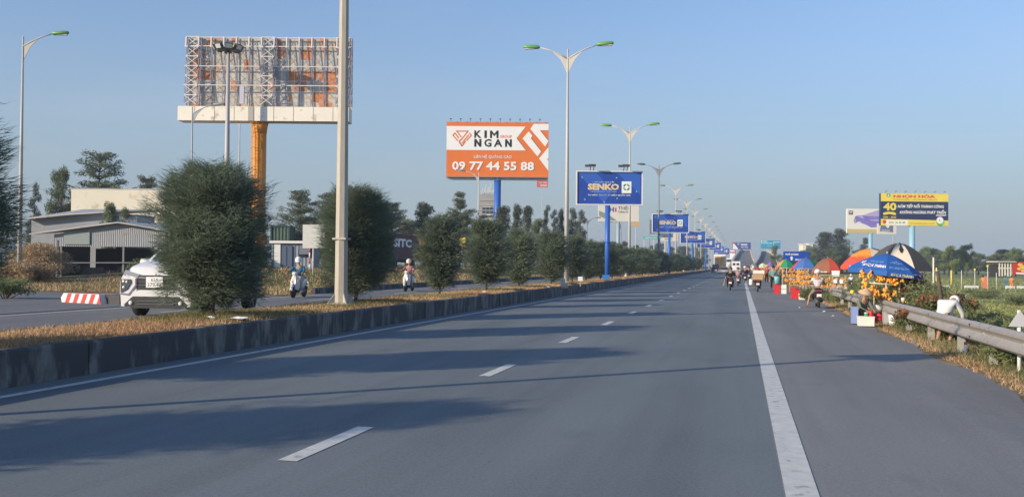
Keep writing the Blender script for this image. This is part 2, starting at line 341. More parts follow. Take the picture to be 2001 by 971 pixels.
sheet('road', asph, [-9.0, .3], [-60, 0, 50, 100, 200, 320], lambda x, y: 0)
sheet('road_shoulder', asph2, [.3, 2, 3.5], ys, lambda x, y: 0.0 if x < 2.5 else -.03, wobr=wob)
sheet('opposite_road', asph3, [-17.9, -11.7], [-60, 0, 50, 100, 200, 320], lambda x, y: .25)
sheet('junction_apron', asph3, [-42, -17.9], [20, 30, 36], lambda x, y: .262)
# verge between shoulder and rail: sandy dirt
verge = mat('verge_dirt', (.30, .23, .13), .95, var=.35, vscale=3, bump=.5, bscale=12, stain=(.14, .13, .06), stain_amt=.5, sscale=2.2, world=True, spec=.1)
sheet('verge', verge, [3.25, 3.9, 4.7, 5.4], ys, lambda x, y: -.042 if x < 3.6 else (-.035 if x < 5 else -.09))
# frontage lane down in the field on the right
lane = sheet('field_lane', mat('lane_dirt', (.30, .27, .22), .9, var=.12, world=True, vscale=.8), [8.4, 11.2], [14, 30, 50, 80, 120, 170], lambda x, y: ground_z(11.3, y)+.06)
# markings
def strip(name, m_, x0, x1, y0, y1, z): 
    n = max(1, int((y1-y0)/6)); mb = MB()
    for i in range(n):
        a = y0+(y1-y0)*i/n; b = y0+(y1-y0)*(i+1)/n; mb.add([(x0, a, z), (x1, a, z), (x1, b, z), (x0, b, z)], [(0, 1, 2, 3)])
    return struct(mb.build(name, m_))
strip('edge_line', paint, .31, .54, -20, 300, .005)
strip('edge_line', paint, -8.48, -8.33, -20, 300, .005)
strip('edge_line', paint, -12.2, -12.05, 40, 300, .256)
strip('edge_line', paint, -17.45, -17.3, -20, 300, .256)
dm = MB().add([(-.085, -.85, 0), (.085, -.85, 0), (.085, .85, 0), (-.085, .85, 0)], [(0, 1, 2, 3)]).mesh('lane_dash', paint)
for i in range(34):
    struct(obj('lane_dash', dm, None, (-3.56, 8.45-6.2+6.2*i-.35, .005)))
dm2 = MB().add([(-.07, -1.5, 0), (.07, -1.5, 0), (.07, 1.5, 0), (-.07, 1.5, 0)], [(0, 1, 2, 3)]).mesh('lane_dash', paint)
for i in range(16):
    struct(obj('lane_dash', dm2, None, (-15.0, 15.5+9*i, .256)))
# median: kerb walls and soil
kerbm = mat('stained_kerb_concrete', (.20, .19, .175), .9, var=.3, vscale=1.6, bump=.3, bscale=14, stain=(.07, .07, .07), stain_amt=.75, sscale=2.6, stretch=(1, 1, .35), world=True)
kerbtop = mat('kerb_top', (.34, .31, .26), .9, var=.15, world=True, vscale=4)
def kerb_block(L=3.0):
    mb = MB(); g = .006; mb.prism([(.0, -.02), (.0, .45), (.03, .485), (.19, .485), (.19, -.02)], g, L-g, 0, 'y'); return mb
# local: x=0 is the road face (towards +x), body extends to -x
kb = MB(); kb.prism([(0, -.02), (0, .45), (-.03, .485), (-.16, .485), (-.19, .45), (-.19, -.02)], .006, 2.994, 0, 'y'); kbm = kb.mesh('kerb_block', kerbm)
mk = struct(thing('median', None, None, (0, 0, 0)))
for i in range(-6, 100): obj('kerb_block', kbm, mk, (-8.95+random.uniform(-.012, .012), i*3.0, random.uniform(-.01, .008)))
kb2 = MB(); kb2.prism([(0, 0), (0, .2), (.02, .22), (.17, .22), (.17, 0)], .006, 2.994, 0, 'y'); kbm2 = kb2.mesh('kerb_block', kerbm)
for i in range(-6, 100): obj('kerb_block', kbm2, mk, (-11.75, i*3.0, .248))
soil = mat('median_soil', (.34, .22, .11), .95, var=.35, vscale=1.2, bump=.6, bscale=8, stain=(.13, .13, .05), stain_amt=.45, sscale=.6, world=True, spec=.1)
xs = [-11.6, -11.3, -10.9, -10.4, -9.9, -9.5, -9.12]; prof = [.40, .43, .44, .45, .45, .45, .45]
vs = []; myy = [-18+.9*i for i in range(100)]+[72+6*i for i in range(38)]
for y in myy:
    for k, x in enumerate(xs): vs.append((x, y, prof[k]+(.025*math.sin(y*.8+x*2)+.015*math.sin(y*2.1-x*3) if 0 < k < 6 else 0)))
nn = len(xs); fs = [(j*nn+i, j*nn+i+1, (j+1)*nn+i+1, (j+1)*nn+i) for j in range(len(myy)-1) for i in range(nn-1)]
ms = MB().add(vs, fs, 0, True).build('median_soil', soil); struct(ms)
# far-side kerb of the opposite road
fk = struct(thing('far_kerb', None, None))
kb3 = MB(); kb3.prism([(0, 0), (0, .26), (-.02, .28), (-.18, .28), (-.18, 0)], .006, 2.994, 0, 'y'); kbm3 = kb3.mesh('kerb_block', kerbm)
for i in range(13, 90): obj('kerb_block', kbm3, fk, (-17.92, i*3.0, .235))

# ---- grass (stuff)
strawm = leafmat('straw_grass', (.50, .30, .16), (.68, .47, .28), 0, .3); drygreen = leafmat('dry_green_grass', (.15, .17, .06), (.36, .30, .14), 0, .3)
fieldm = leafmat('field_grass', (.24, .27, .085), (.46, .46, .18), 0, .35)
def grass(name, m_, n, xf, yf, zf, hmin, hmax, wid, seed, lean=.5, wfac=None):
    g = np.random.default_rng(seed); y = yf(g, n); x = xf(g, n, y); P0 = np.stack([x, y, zf(x, y)], 1)
    h = hmin+(hmax-hmin)*g.random(n)**1.5; d = np.stack([g.normal(size=n)*lean, g.normal(size=n)*lean, np.ones(n)], 1); d = unit(d)*h[:, None]
    a = g.random(n)*PI; sc = wid*(1+np.abs(y)/25.) if wfac is None else wid*wfac(y)
    W = np.stack([np.cos(a), np.sin(a), 0*a], 1)*(sc)[:, None]
    t = .5+.35*np.sin(x*1.7+y*.6)+.3*g.normal(size=n)
    o = obj(name, tri_cloud(P0, d, W, name, m_, t)); o['kind'] = 'stuff'; return o
def mz(x, y): return np.interp(x, xs, prof)+.02
near = lambda a, b, p=1.6: (lambda g, n: a+(b-a)*g.random(n)**p)
grass('straw_grass', strawm, 75000, lambda g, n, y: -11.5+2.35*g.random(n), near(7, 80, 1.5), mz, .03, .12, .006, 11, .7)
grass('straw_grass', strawm, 16000, lambda g, n, y: -11.5+2.3*g.random(n), near(60, 260, 1.2), mz, .04, .15, .006, 12, .6)
def tuftx(g, n, y): return -11.5+2.25*g.random(n)
def tufty(cs, spread):
    def f(g, n): return cs[g.integers(0, len(cs), n)]+g.normal(size=n)*spread
    return f
shrubY = []
grass('dry_green_grass', drygreen, 34000, tuftx, tufty(np.array([17.3, 17.8, 18.2, 18.8, 19.0, 19.6, 23.5, 26, 31, 32, 40, 41, 47, 55, 60.])+0., .7), mz, .04, .16, .006, 13, .6)
# verge right
def vz(x, y): return np.where(x > 5, -.09-(x-5)*.19, -.04)
grass('verge_grass', drygreen, 30000, lambda g, n, y: 3.75+1.9*g.random(n)**.8, near(10, 60, 1.5), vz, .04, .20, .005, 14, .7)
grass('verge_straw', strawm, 9000, lambda g, n, y: 3.55+.5*g.random(n)**.8+.0*y, near(10, 60, 1.5), vz, .03, .1, .005, 15, .7)
def fz(x, y): return np.array([ground_z(a, b) for a, b in zip(x, y)])-.01
grass('field_grass', fieldm, 70000, lambda g, n, y: 5.2+26*g.random(n)**1.3, near(9, 75, 1.2), fz, .08, .26, .009, 16, .8)
grass('field_grass', fieldm, 26000, lambda g, n, y: 9+120*g.random(n), near(70, 210, 1.0), fz, .12, .35, .012, 17, .8)
# left verge beyond the far kerb
grass('straw_grass', strawm, 22000, lambda g, n, y: -18.2-22*g.random(n)**1.3, near(38, 110, 1.3), fz, .08, .28, .008, 18, .7)
grass('dry_green_grass', drygreen, 10000, lambda g, n, y: -18.2-24*g.random(n)**1.3, near(38, 120, 1.3), fz, .12, .4, .010, 19, .6)
# ================================================================ MEDIAN SHRUBS
barkm = P('bark', (.10, .075, .055), .9, var=.3, vscale=12, bump=.4)
shrubm = leafmat('casuarina_needles', (.120, .160, .115), (.265, .315, .205), .12, .42)
def shrub_parts(h, w, n, seed, lw=.007):
    g = np.random.default_rng(seed); zb = .36; w = w*.98
    prof_ = lambda q: np.interp(q, [0, .08, .22, .42, .66, .84, .95, 1.0], [.18, .45, .80, 1.0, .97, .80, .50, .2])
    # branches: flat feathery sprays pointing outward, with gaps between them
    nb = 150; t = g.random(nb)**.85; a = g.random(nb)*2*PI; z = zb+(h-zb)*t
    Rb = prof_(t)*w/2*(1+.12*np.sin(a*3+seed)+.14*g.normal(size=nb)); az = unit(np.stack([np.cos(a), np.sin(a), .12+.55*t**2+.16*g.normal(size=nb)], 1))
    k = max(40, n//nb); q = g.random((nb, k))**.6; sp = .05+.20*q*(1-.4*q)
    side = unit(np.cross(az, np.array([0, 0, 1.0])))
    base = np.stack([0*z, 0*z, z-.15*Rb], 1)
    C = base[:, None]+az[:, None]*(Rb[:, None]*q)[..., None]+side[:, None]*(g.normal(size=(nb, k))*sp*1.25)[..., None]+np.array([0, 0, 1.0])*(g.normal(size=(nb, k))*sp*.75)[..., None]
    BD = unit(az[:, None]+side[:, None]*(g.normal(size=(nb, k))*.55)[..., None]+g.normal(size=(nb, k, 3))*np.array([.2, .2, .28]))
    C = C.reshape(-1, 3); BD = BD.reshape(-1, 3); N_ = len(C)
    L = (.10+.2*g.random((N_, 1)))*(h/3); W = unit(np.cross(BD, g.normal(size=(N_, 3))))*lw*(.6+.9*g.random((N_, 1)))
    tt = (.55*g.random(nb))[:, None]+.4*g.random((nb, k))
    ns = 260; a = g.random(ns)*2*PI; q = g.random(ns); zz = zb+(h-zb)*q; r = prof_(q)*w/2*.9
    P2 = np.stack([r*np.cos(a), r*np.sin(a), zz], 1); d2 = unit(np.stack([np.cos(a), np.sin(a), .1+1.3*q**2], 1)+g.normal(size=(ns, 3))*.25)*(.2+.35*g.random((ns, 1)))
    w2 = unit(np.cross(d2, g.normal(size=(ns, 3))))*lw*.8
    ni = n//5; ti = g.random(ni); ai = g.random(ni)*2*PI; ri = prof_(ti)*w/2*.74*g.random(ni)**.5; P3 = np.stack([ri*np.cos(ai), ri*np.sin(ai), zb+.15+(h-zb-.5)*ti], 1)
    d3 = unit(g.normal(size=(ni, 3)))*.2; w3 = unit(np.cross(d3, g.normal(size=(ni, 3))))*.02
    me = tri_cloud(np.vstack([C, P2, P3]), np.vstack([BD*L, d2, d3]), np.vstack([W, w2, w3]), 'foliage', shrubm, np.concatenate([tt.ravel(), g.random(ns), .4*g.random(ni)]))  # inner fill leaves get a darker tint, painting shade inside the shrub
    mb = MB(); mb.tube([(0, 0, -.1), (.02, 0, .3), (-.03, .03, h*.5), (.02, 0, h*.85)], [.055, .045, .03, .012], 7)
    for i in range(9):
        a = i*2.4+seed; z0 = .15+.3*i*h/9; mb.tube([(0, 0, z0), (.3*w*math.cos(a), .3*w*math.sin(a), z0+.3)], [.02, .007], 5)
    return me, mb.mesh('trunk', barkm)
ORD = ['first', 'second', 'third', 'fourth', 'fifth', 'sixth', 'seventh', 'eighth', 'ninth', 'tenth', 'eleventh', 'twelfth']
def median_y(zc, X=-10.45): return (zc+X*math.sin(YAW))/math.cos(YAW)
SH = [(12.45, 2.7, 2.85, 'large feathery green shrub in the median, cut off by the left edge of the photo'),
      (19.75, 2.3, 2.8, 'biggest feathery green shrub in the median, half hiding the white car'),
      (27.1, 2.05, 2.95, 'dense dark green shrub in the median right behind the concrete lamp pole'),
      (34.7, 1.65, 2.6, 'loose feathery shrub in the median, first beyond the concrete lamp pole shrub'),
      (40.8, 1.95, 2.7, 'round feathery median shrub with a bare dark trunk and a white scrap at its foot'),
      (47.3, 1.75, 2.55, 'thin leaning median shrub just left of the pale concrete milestone pair'),
      (54.6, 2.0, 2.75, 'median shrub directly left of the stubby concrete milestone')]
shrub_protos = [shrub_parts(2.8, 1.9, 18000, 30+i, .012) for i in range(4)]
def shrub(y, w, h, label, me_tr, group='clipped shrubs along the median', sc=1):
    t = thing('shrub', label, 'shrub', (-10.45+random.uniform(-.1, .1), y, .48), random.uniform(0, 6), group)
    obj('foliage', me_tr[0], t); obj('trunk', me_tr[1], t); t.scale = (w/1.9*sc, w/1.9*sc, h/2.8); return t
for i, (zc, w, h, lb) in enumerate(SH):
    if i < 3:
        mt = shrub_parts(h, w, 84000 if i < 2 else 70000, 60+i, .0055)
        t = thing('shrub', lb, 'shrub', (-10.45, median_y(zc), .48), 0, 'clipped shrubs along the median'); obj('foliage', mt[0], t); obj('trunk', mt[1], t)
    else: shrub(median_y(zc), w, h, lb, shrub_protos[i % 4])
zc = 61.3
for i in range(33):
    w = random.uniform(2.1, 2.6); h = random.uniform(2.35, 2.8)
    if i < 6: lb = 'rounded dark green shrub in the median, %s past the stubby concrete milestone' % ORD[i]
    else: px_ = 1448-20504/zc; lb = 'far-off rounded shrub in the median row '+min([(1237, 'right of the first blue banner post'), (1262, 'under the turquoise gantry sign'), (1285, 'at the foot of the dark grey lamp post'), (1308, 'at the second blue banner post'), (1330, 'between the second and third blue banner posts'), (1353, 'at the third blue banner post'), (1372, 'near the end of the row')], key=lambda q: abs(q[0]-px_))[1]
    shrub(median_y(zc), w, h, lb, shrub_protos[i % 4]); zc += 6.4 if i < 8 else 5.5
for zc in (5.4, -1.5, -8.5):   # the row goes on beside and behind the camera
    shrub(median_y(zc), 2.3, 2.8, 'median shrub of the same row beside and behind the camera, outside the frame', shrub_protos[int(zc) % 4])

# ================================================================ TREES
tierm = leafmat('tier_tree_leaves', (.085, .11, .068), (.18, .21, .125), .15, .3); broadm = leafmat('broad_tree_leaves', (.09, .125, .055), (.215, .25, .11), .15, .25)
conem = leafmat('cone_tree_leaves', (.075, .10, .072), (.155, .18, .115), .12, .3); brightm = leafmat('bright_tree_leaves', (.11, .16, .05), (.25, .31, .10), .12, .25)
def proto_tree(kind, seed):
    """a tree 10 m tall"""
    g = np.random.default_rng(seed); rr = random.Random(seed); tr = MB(); C = []; Rd = []
    if kind in ('tier', 'fan'):
        tr.tube([(0, 0, -.5), (.1, 0, 3), (-.05, .1, 6.5), (.05, 0, 9.6)], [.28, .2, .12, .04], 8)
        nt_ = 10
        for i in range(nt_):
            z = 2.4+7.3*i/(nt_-1)+rr.uniform(-.15, .15); R_ = np.interp(i/(nt_-1), [0, .15, .4, .7, 1], [3.2, 4.0, 3.4, 2.2, .7] if kind == 'tier' else [2.6, 3.6, 4.3, 3.7, 1.6])*(.7+.6*rr.random())
            nb = 7 if i < 7 else 4
            for k in range(nb):
                a = 2*PI*k/nb+i*1.1+rr.uniform(-.5, .5); L = R_*rr.uniform(.55, 1.15); e = Vector((L*math.cos(a), L*math.sin(a), z+.20*L+rr.uniform(-.3, .35)))
                tr.tube([(0, 0, z-.45), tuple(e*.5+Vector((0, 0, (z-.1)*.5))), tuple(e)], [.07, .045, .02], 5)
                for q in (.35, .55, .78, 1.0): C.append((e.x*q+rr.uniform(-.2, .2), e.y*q+rr.uniform(-.2, .2), z-.2+.24*L*q+rr.uniform(-.22, .22))); Rd.append((.72*(1.15-q*.35), .72*(1.15-q*.35), .26))
        me = clumps(np.array(C), np.array(Rd), 55, .28, .05, seed, .6, .1, .8, 'crown', tierm)
    elif kind == 'cone':
        tr.tube([(0, 0, -.5), (.1, .1, 4), (0, 0, 9.5)], [.2, .14, .04], 7)
        for i in range(46):
            z = 1.6+7.9*rr.random()**.9; rm = np.interp(z, [1.5, 3.2, 6, 8.5, 9.8], [1.2, 2.1, 1.85, 1.0, .2]); a = rr.random()*6.28; q = rr.random()**.5*rm*.75
            C.append((q*math.cos(a), q*math.sin(a), z)); Rd.append((.62, .62, .72))
            tr.tube([(0, 0, z-.5), C[-1]], [.04, .015], 4)
        me = clumps(np.array(C), np.array(Rd), 150, .26, .06, seed, 1, .2, .9, 'crown', conem)
    elif kind == 'column':
        tr.tube([(0, 0, -.5), (.15, 0, 3), (-.1, .1, 6), (.1, 0, 9.4)], [.16, .12, .09, .03], 7)
        for i in range(15):
            z = 2.8+6.8*i/14+rr.uniform(-.3, .3); a = rr.random()*6.28; q = rr.uniform(.15, .75); C.append((q*math.cos(a), q*math.sin(a), z)); Rd.append((.5, .5, .55)); tr.tube([(0, 0, z-.6), C[-1]], [.04, .015], 4)
        me = clumps(np.array(C), np.array(Rd), 230, .24, .05, seed, 1, .3, .7, 'crown', conem)
    else:
        tr.tube([(0, 0, -.5), (.1, 0, 2), (-.1, .1, 4.5), (0, 0, 8)], [.3, .22, .15, .04], 8)
        for i in range(34):
            a = rr.random()*6.28; z = 1.9+7.3*rr.random()**.85; rm = np.interp(z, [1.5, 3.5, 6.5, 8.5, 9.6], [2.2, 4.0, 3.6, 2.1, .8]); q = rr.random()**.5*rm*.85
            C.append((q*math.cos(a), q*math.sin(a), z)); Rd.append((rr.uniform(.8, 1.25),)*2+(rr.uniform(.6, .85),)); tr.tube([(0, 0, min(z-.8, 5)*.8), tuple(c*.6 for c in C[-1][:2])+(z*.8,), C[-1]], [.07, .04, .015], 5)
        me = clumps(np.array(C), np.array(Rd), 240, .32, .07, seed, 1, .2, .9, 'crown', brightm if kind == 'bright' else broadm)
    return me, tr.mesh('trunk', barkm)
TP = {k: [proto_tree(k, s) for s in ss_] for k, ss_ in dict(tier=(1, 2, 3), fan=(21, 22, 23), cone=(4, 5), column=(6, 7), broad=(8, 9), bright=(10, 11)).items()}
KN = dict(tier='dark tree with layered flat branches', cone='dark cone-shaped tree', column='slender tree with tufted crown', broad='rounded leafy green tree', bright='sunlit bright green round tree')
tcount = {}
def tree(px, top, zc, kind, wpx=None, label=None, group=None, base=None):
    p = on(px, zc, 0, 520); z0 = ground_z(p.x, p.y) if base is None else base; H = zat(px, top, zc)-z0
    i = tcount.get(kind, 0); tcount[kind] = i+1; me, tr = TP[kind][i % len(TP[kind])]
    nw = {'tier': 8.0, 'fan': 8.6, 'cone': 4.2, 'column': 2.4, 'broad': 8.6, 'bright': 8.6}[kind]
    t = thing('tree', label or KN[kind]+' in the treeline along the horizon', 'tree', (p.x, p.y, z0), random.uniform(0, 6), group)
    obj('crown', me, t); obj('trunk', tr, t); sz = H/10; sx = (m(wpx, zc)/nw) if wpx else sz; t.scale = (sx, sx, sz); return t
tree(192, 300, 130, 'fan', 150, 'tallest dark tree with layered flat branches behind the long cream warehouse')
tree(118, 322, 128, 'broad', 75, 'loose grey-green tree at the left end of the cream warehouse')
tree(66, 362, 150, 'column', 26, 'small isolated slender tree left of the cream warehouse')
tree(287, 344, 142, 'fan', 90, 'low wide dark layered tree over the right part of the cream warehouse roof')
tree(216, 384, 80, 'broad', 50, 'small bushy tree between the grey shed and the cream warehouse')
tree(243, 402, 80, 'broad', 44, 'low bush growing against the roof of the grey shed')
tree(585, 371, 118, 'fan', 110, 'wide dark layered tree above the dark green container')
tree(636, 380, 125, 'fan', 90, 'dark layered tree partly behind the concrete lamp pole')
tree(690, 362, 130, 'fan', 100, 'dark layered tree whose top shows over the second large median shrub')
tree(765, 395, 125, 'fan', 95, 'dark layered tree directly behind the maroon shipping container')
tree(828, 396, 128, 'cone', 80, 'broad dark cone-shaped tree right of the maroon shipping container')
tree(800, 420, 150, 'broad', 60, 'low dark tree between the maroon container and the cone-shaped tree')
tree(898, 377, 130, 'tier', 74, 'clear pagoda-like layered tree left of the grey tower')
tree(930, 440, 160, 'broad', 60, 'low rounded tree at the foot of the grey tower')
tree(983, 402, 140, 'cone', 60, 'dark cone-shaped tree just right of the blue billboard column')
tree(1010, 399, 150, 'cone', 42, 'pointed dark tree, second right of the blue billboard column')
tree(1031, 402, 155, 'cone', 44, 'pointed dark tree, third right of the blue billboard column')
tree(1050, 420, 150, 'broad', 50, 'low brownish tree in front of the pointed dark trees')
tree(1068, 404, 158, 'column', 22, 'slender tufted tree just left of the tall double-arm lamp post')
tree(1082, 413, 160, 'column', 22, 'shorter slender tree between the tufted tree and the tall lamp post')
tree(1096, 408, 160, 'cone', 26, 'narrow dark tree behind the tall double-arm lamp post')
tree(1117, 409, 155, 'column', 30, 'slender tufted tree just right of the tall double-arm lamp post')
tree(1134, 414, 158, 'column', 28, 'last slender tufted tree before the blue fan banners')
random.seed(21)
far = []
for px in range(20, 1000, 31): far.append((px+random.uniform(-12, 12), random.uniform(418, 446), random.uniform(170, 230), random.choice(['broad', 'cone', 'tier', 'broad']), random.uniform(55, 90)))
for px in range(1000, 1384, 17): far.append((px+random.uniform(-6, 6), random.uniform(468, 482) if px > 1150 else random.uniform(440, 462), random.uniform(240, 330) if px < 1240 else random.uniform(500, 560), random.choice(['broad', 'cone', 'broad']), random.uniform(26, 44)))
for px in range(1540, 2060, 15):
    far.append((px+random.uniform(-6, 6), np.interp(px, [1530, 1600, 1690, 1740, 1800, 1860, 1920, 1990], [492, 480, 482, 486, 484, 484, 492, 488])+random.uniform(-4, 7), random.uniform(270, 340), random.choice(['broad', 'bright', 'broad', 'cone']), random.uniform(42, 66)))
LMK = [(38, 'behind the far-left street lamp'), (90, 'above the grey sheds'), (150, 'at the left corner of the cream warehouse'), (240, 'over the cream warehouse roof'), (330, 'left of the biggest median shrub'), (440, 'behind the biggest median shrub'), (550, 'above the site office cabin'), (655, 'behind the concrete lamp pole'), (720, 'behind the shrub next to the concrete lamp pole'), (790, 'above the maroon container'), (850, 'above the loose feathery shrub'), (905, 'around the small yellow board'), (950, 'at the foot of the grey tower'), (985, 'right of the blue billboard column'), (1050, 'below the small red sign'), (1104, 'behind the tall lamp post'), (1150, 'left of the front blue banner post'), (1190, 'behind the front blue banner post'), (1230, 'right of the front blue banner post'), (1275, 'below the turquoise gantry sign'), (1308, 'behind the second blue banner post'), (1353, 'behind the third blue banner post'), (1380, 'behind the fourth blue banner'), (1555, 'behind the blue direction sign'), (1585, 'below the distant cream rooftops'), (1612, 'left of the big domed trees'), (1640, 'among the big domed trees'), (1665, 'under the purple car billboard'), (1700, 'beside the light blue billboard column'), (1735, 'above the blue parasol'), (1760, 'above the charcoal parasol'), (1790, 'behind the anniversary billboard column'), (1825, 'right of the charcoal parasol'), (1850, 'above the low white rail'), (1890, 'around the tallest sunlit tree'), (1925, 'behind the orange cone'), (1950, 'left of the slatted shelter'), (1975, 'behind the slatted shelter'), (2010, 'behind the red and yellow board')]
def near_mark(px): return min(LMK, key=lambda q: abs(q[0]-px))[1]
SHORT = dict(tier='layered dark tree', cone='dark conical tree', broad='rounded leafy tree', bright='bright green tree', column='slender tree')
seen = {}
for f_ in far:
    lb = 'far '+SHORT[f_[3]]+' on the horizon '+near_mark(f_[0]); k_ = seen.get(lb, 0); seen[lb] = k_+1
    if k_: lb = lb.replace('far ', ['', 'second far ', 'third far ', 'fourth far '][k_])
    tree(*f_, label=lb, group='far treeline on the horizon')
tree(1613, 453, 300, 'cone', 60, 'left one of the two big dark domed trees above the parasols')
tree(1641, 447, 300, 'cone', 60, 'right one of the two big dark domed trees above the parasols')
tree(1689, 466, 320, 'column', 26, 'thin pale-topped tree left of the light blue billboard column')
tree(1515, 478, 300, 'broad', 30, 'rounded tree behind the right end of the turquoise billboard')
tree(1484, 497, 420, 'broad', 16, 'small tree between the two rising bridge ramps')
tree(1889, 473, 230, 'bright', 46, 'tallest sunlit green tree beyond the field on the right')
tree(1853, 479, 235, 'bright', 52, 'sunlit green tree left of the tallest one beyond the field')
tree(1985, 481, 240, 'bright', 44, 'sunlit tree behind the red and yellow panel by the field')
# bushes in the field and round the stalls
bushm = leafmat('bush_leaves', (.13, .165, .07), (.31, .34, .16), .15, .45); redfl = leafmat('red_flowers', (.24, .05, .03), (.42, .14, .07), .1, .2)
def bush(px, zc, w, h, label, flowers=False, seed=0, mt=None, z=None, nm='bush', cat='bush', dens=1):
    g = np.random.default_rng(seed); k = 16*dens; C = np.stack([g.normal(size=k)*w*.24, g.normal(size=k)*w*.24, h*(.25+.6*g.random(k))], 1); Rd = np.full((k, 3), .2*w); Rd[:, 2] = .18*h
    p = on(px, zc); z0 = ground_z(p.x, p.y) if z is None else z
    t = thing(nm, label, cat, (p.x, p.y, z0), 0); obj('foliage', clumps(C, Rd, 130*dens, .13, .022, seed, 1, .1, .8, 'foliage', mt or bushm), t)
    mb = MB()
    for c in C[:7]: mb.tube([(0, 0, -.1), tuple(c*.6), tuple(c)], [.025, .015, .006], 4)
    mb.build('stems', barkm, t)
    if flowers: fo = obj('flowers', clumps(C[:12]+np.array([0, 0, h*.12]), Rd[:12]*.8, 60, .08, .03, seed+9, 1, 0, .5, 'flowers', redfl), t); fo['kind'] = 'stuff'
    return t
bush(1812, 27, 1.5, 1.35, 'green bush behind the rail just right of the blue parasol', False, 1)
bush(1775, 29, 1.7, 1.5, 'flowering bush with red blossoms under the right edge of the blue parasol', True, 2)
bush(1822, 24, 1.2, 1.0, 'low bush with a few red flowers beside the bent dark post', True, 3)
bush(1738, 34, 2.0, 1.5, 'green bush seen through the rack of orange bags', False, 4)
bush(1700, 38, 2.0, 1.4, 'green bush behind the seated vendor in the conical hat', False, 5)
for i, (px, zc, w, h) in enumerate([(1868, 22, .9, .45), (1900, 27, 1.3, .6), (1940, 25, 1.2, .6), (1985, 20, 1.1, .8), (1890, 44, 1.8, .6), (1950, 40, 1.8, .7), (1860, 60, 2.2, .7), (1925, 80, 2.4, .7), (1990, 65, 2.2, .8), (1975, 16.5, .55, .42), (1948, 18, .5, .35)]):
    bush(px, zc, w, h, ['leafy low bush behind the near rail, left of the white warning triangle', 'wide leafy bush in the middle of the near field edge', 'leafy bush right of the middle of the near field edge', 'tall leafy bush behind the white warning triangle', 'low bush in the green field behind the bending figure', 'low bush in the green field, centre right', 'low bush in the far part of the field by the white rails', 'wide low bush in the far part of the field below the sunlit trees', 'low bush in front of the red and yellow panel', 'small weed clump under the near rail at the right edge', 'small weed clump between the last two rail posts'][i], False, 20+i)
bush(1582, 46, .8, .55, 'leafy potted greens on the shoulder beside the parked scooter', False, 41, z=0)
bush(1640, 44, 1.0, .8, 'green shrub behind the rail next to the brown and red parasol', False, 43)
bush(10, 34, 2.0, .7, 'dark low bush beyond the opposite road at the left edge', False, 44, z=.25)
straw2 = leafmat('dry_straw_heap', (.32, .22, .12), (.50, .37, .22), 0, .2)
bush(84, 62, 3.6, 2.6, 'large tan heap of dry brush beside the street lamp on the left', False, 45, mt=straw2, z=.22, nm='brush_heap', cat='brush heap', dens=3)
bush(58, 58, 2.6, 1.4, 'lower tan heap of dry brush at the foot of the left street lamp', False, 46, mt=straw2, z=.22, nm='brush_heap', cat='brush heap', dens=3)
bush(272, 66, 2.2, 1.7, 'leafy bush growing in front of the open bay of the grey shed', False, 48, z=.22)
bush(350, 62, 2.4, 1.6, 'low shrub in front of the grey shed behind the white car', False, 47, z=.25)

# ================================================================ LAMP POSTS
def lamp_head(sgn, gm_):
    mb = MB(); prof = [(-.16, .0), (-.13, .10), (0, .15), (.13, .10), (.16, 0), (.11, -.10), (-.11, -.10)]
    secs = []
    for q, k in ((0, .55), (.12, .95), (.6, 1), (.92, .8), (1.0, .45)):
        secs.append([(sgn*(1.8+q*1.02), a*k, .78+.06*q+b*k) for a, b in prof])
    mb.loft(secs, 0); g2 = MB(); g2.box((sgn*2.42, 0, .71), (.62, .18, .05)); return mb.mesh('lamp_head', gm_), g2.mesh('lamp_glass', glassl)
def make_lamp(label, Hp=14.2, sides=(-1, 1), pm=polem, gm_=greenp, r0=.15, r1=.055, concrete=False, group='street lamps along the road'):
    t = thing('street_lamp', label, 'street lamp', (0, 0, 0), 0, group)
    mb = MB(); n = 8 if concrete else 10; mb.tube([(0, 0, 0), (0, 0, Hp*.5), (0, 0, Hp)], [r0, (r0+r1)/2, r1], n, smooth=not concrete); mb.ball((0, 0, Hp+.03), .07); mb.build('pole', pm, t)
    b = MB(); b.box((0, 0, .02), (r0*3, r0*3, .05))
    if concrete:
        for k in range(4):
            a = k*PI/2+PI/4; M_ = Matrix.Rotation(a, 3, 'Z'); b.add([M_ @ Vector(v) for v in [(r0*.8, -.012, .04), (r0*2.0, -.012, .04), (r0*.8, -.012, .34), (r0*.8, .012, .04), (r0*2.0, .012, .04), (r0*.8, .012, .34)]], [(0, 1, 2), (5, 4, 3), (0, 3, 4, 1), (1, 4, 5, 2), (2, 5, 3, 0)])
    b.build('base_flange', pm, t)
    if concrete: cl = MB(); cl.box((0, 0, 1.74), (r0*2.04, r0*2.04, .05)); cl.build('collar', pm, t)
    zj = Hp-.5
    for sg in sides:
        a = MB(); pts = [(sg*.03, 0, zj), (sg*.5, 0, zj+.27), (sg*1.1, 0, zj+.55), (sg*1.85, 0, zj+.79)]; a.tube(pts, [.05, .045, .04, .035], 8); a.build('arm', pm, t)
        f = MB(); f.add([(sg*.04, -.02, zj-.9), (sg*.04, -.02, zj-.04), (sg*.5, -.02, zj+.2), (sg*.95, -.02, zj+.45), (sg*.45, -.02, zj-.05), (sg*.04, .02, zj-.9), (sg*.04, .02, zj-.04), (sg*.5, .02, zj+.2), (sg*.95, .02, zj+.45), (sg*.45, .02, zj-.05)], [(0, 4, 3, 2, 1), (5, 6, 7, 8, 9), (0, 5, 9, 4), (4, 9, 8, 3), (0, 1, 6, 5)]); f.build('gusset', pm, t)
        h, g2 = lamp_head(sg, gm_); ho = obj('lamp_head', h, t, (0, 0, zj)); obj('lamp_glass', g2, ho)
    return t
LM = -10.45
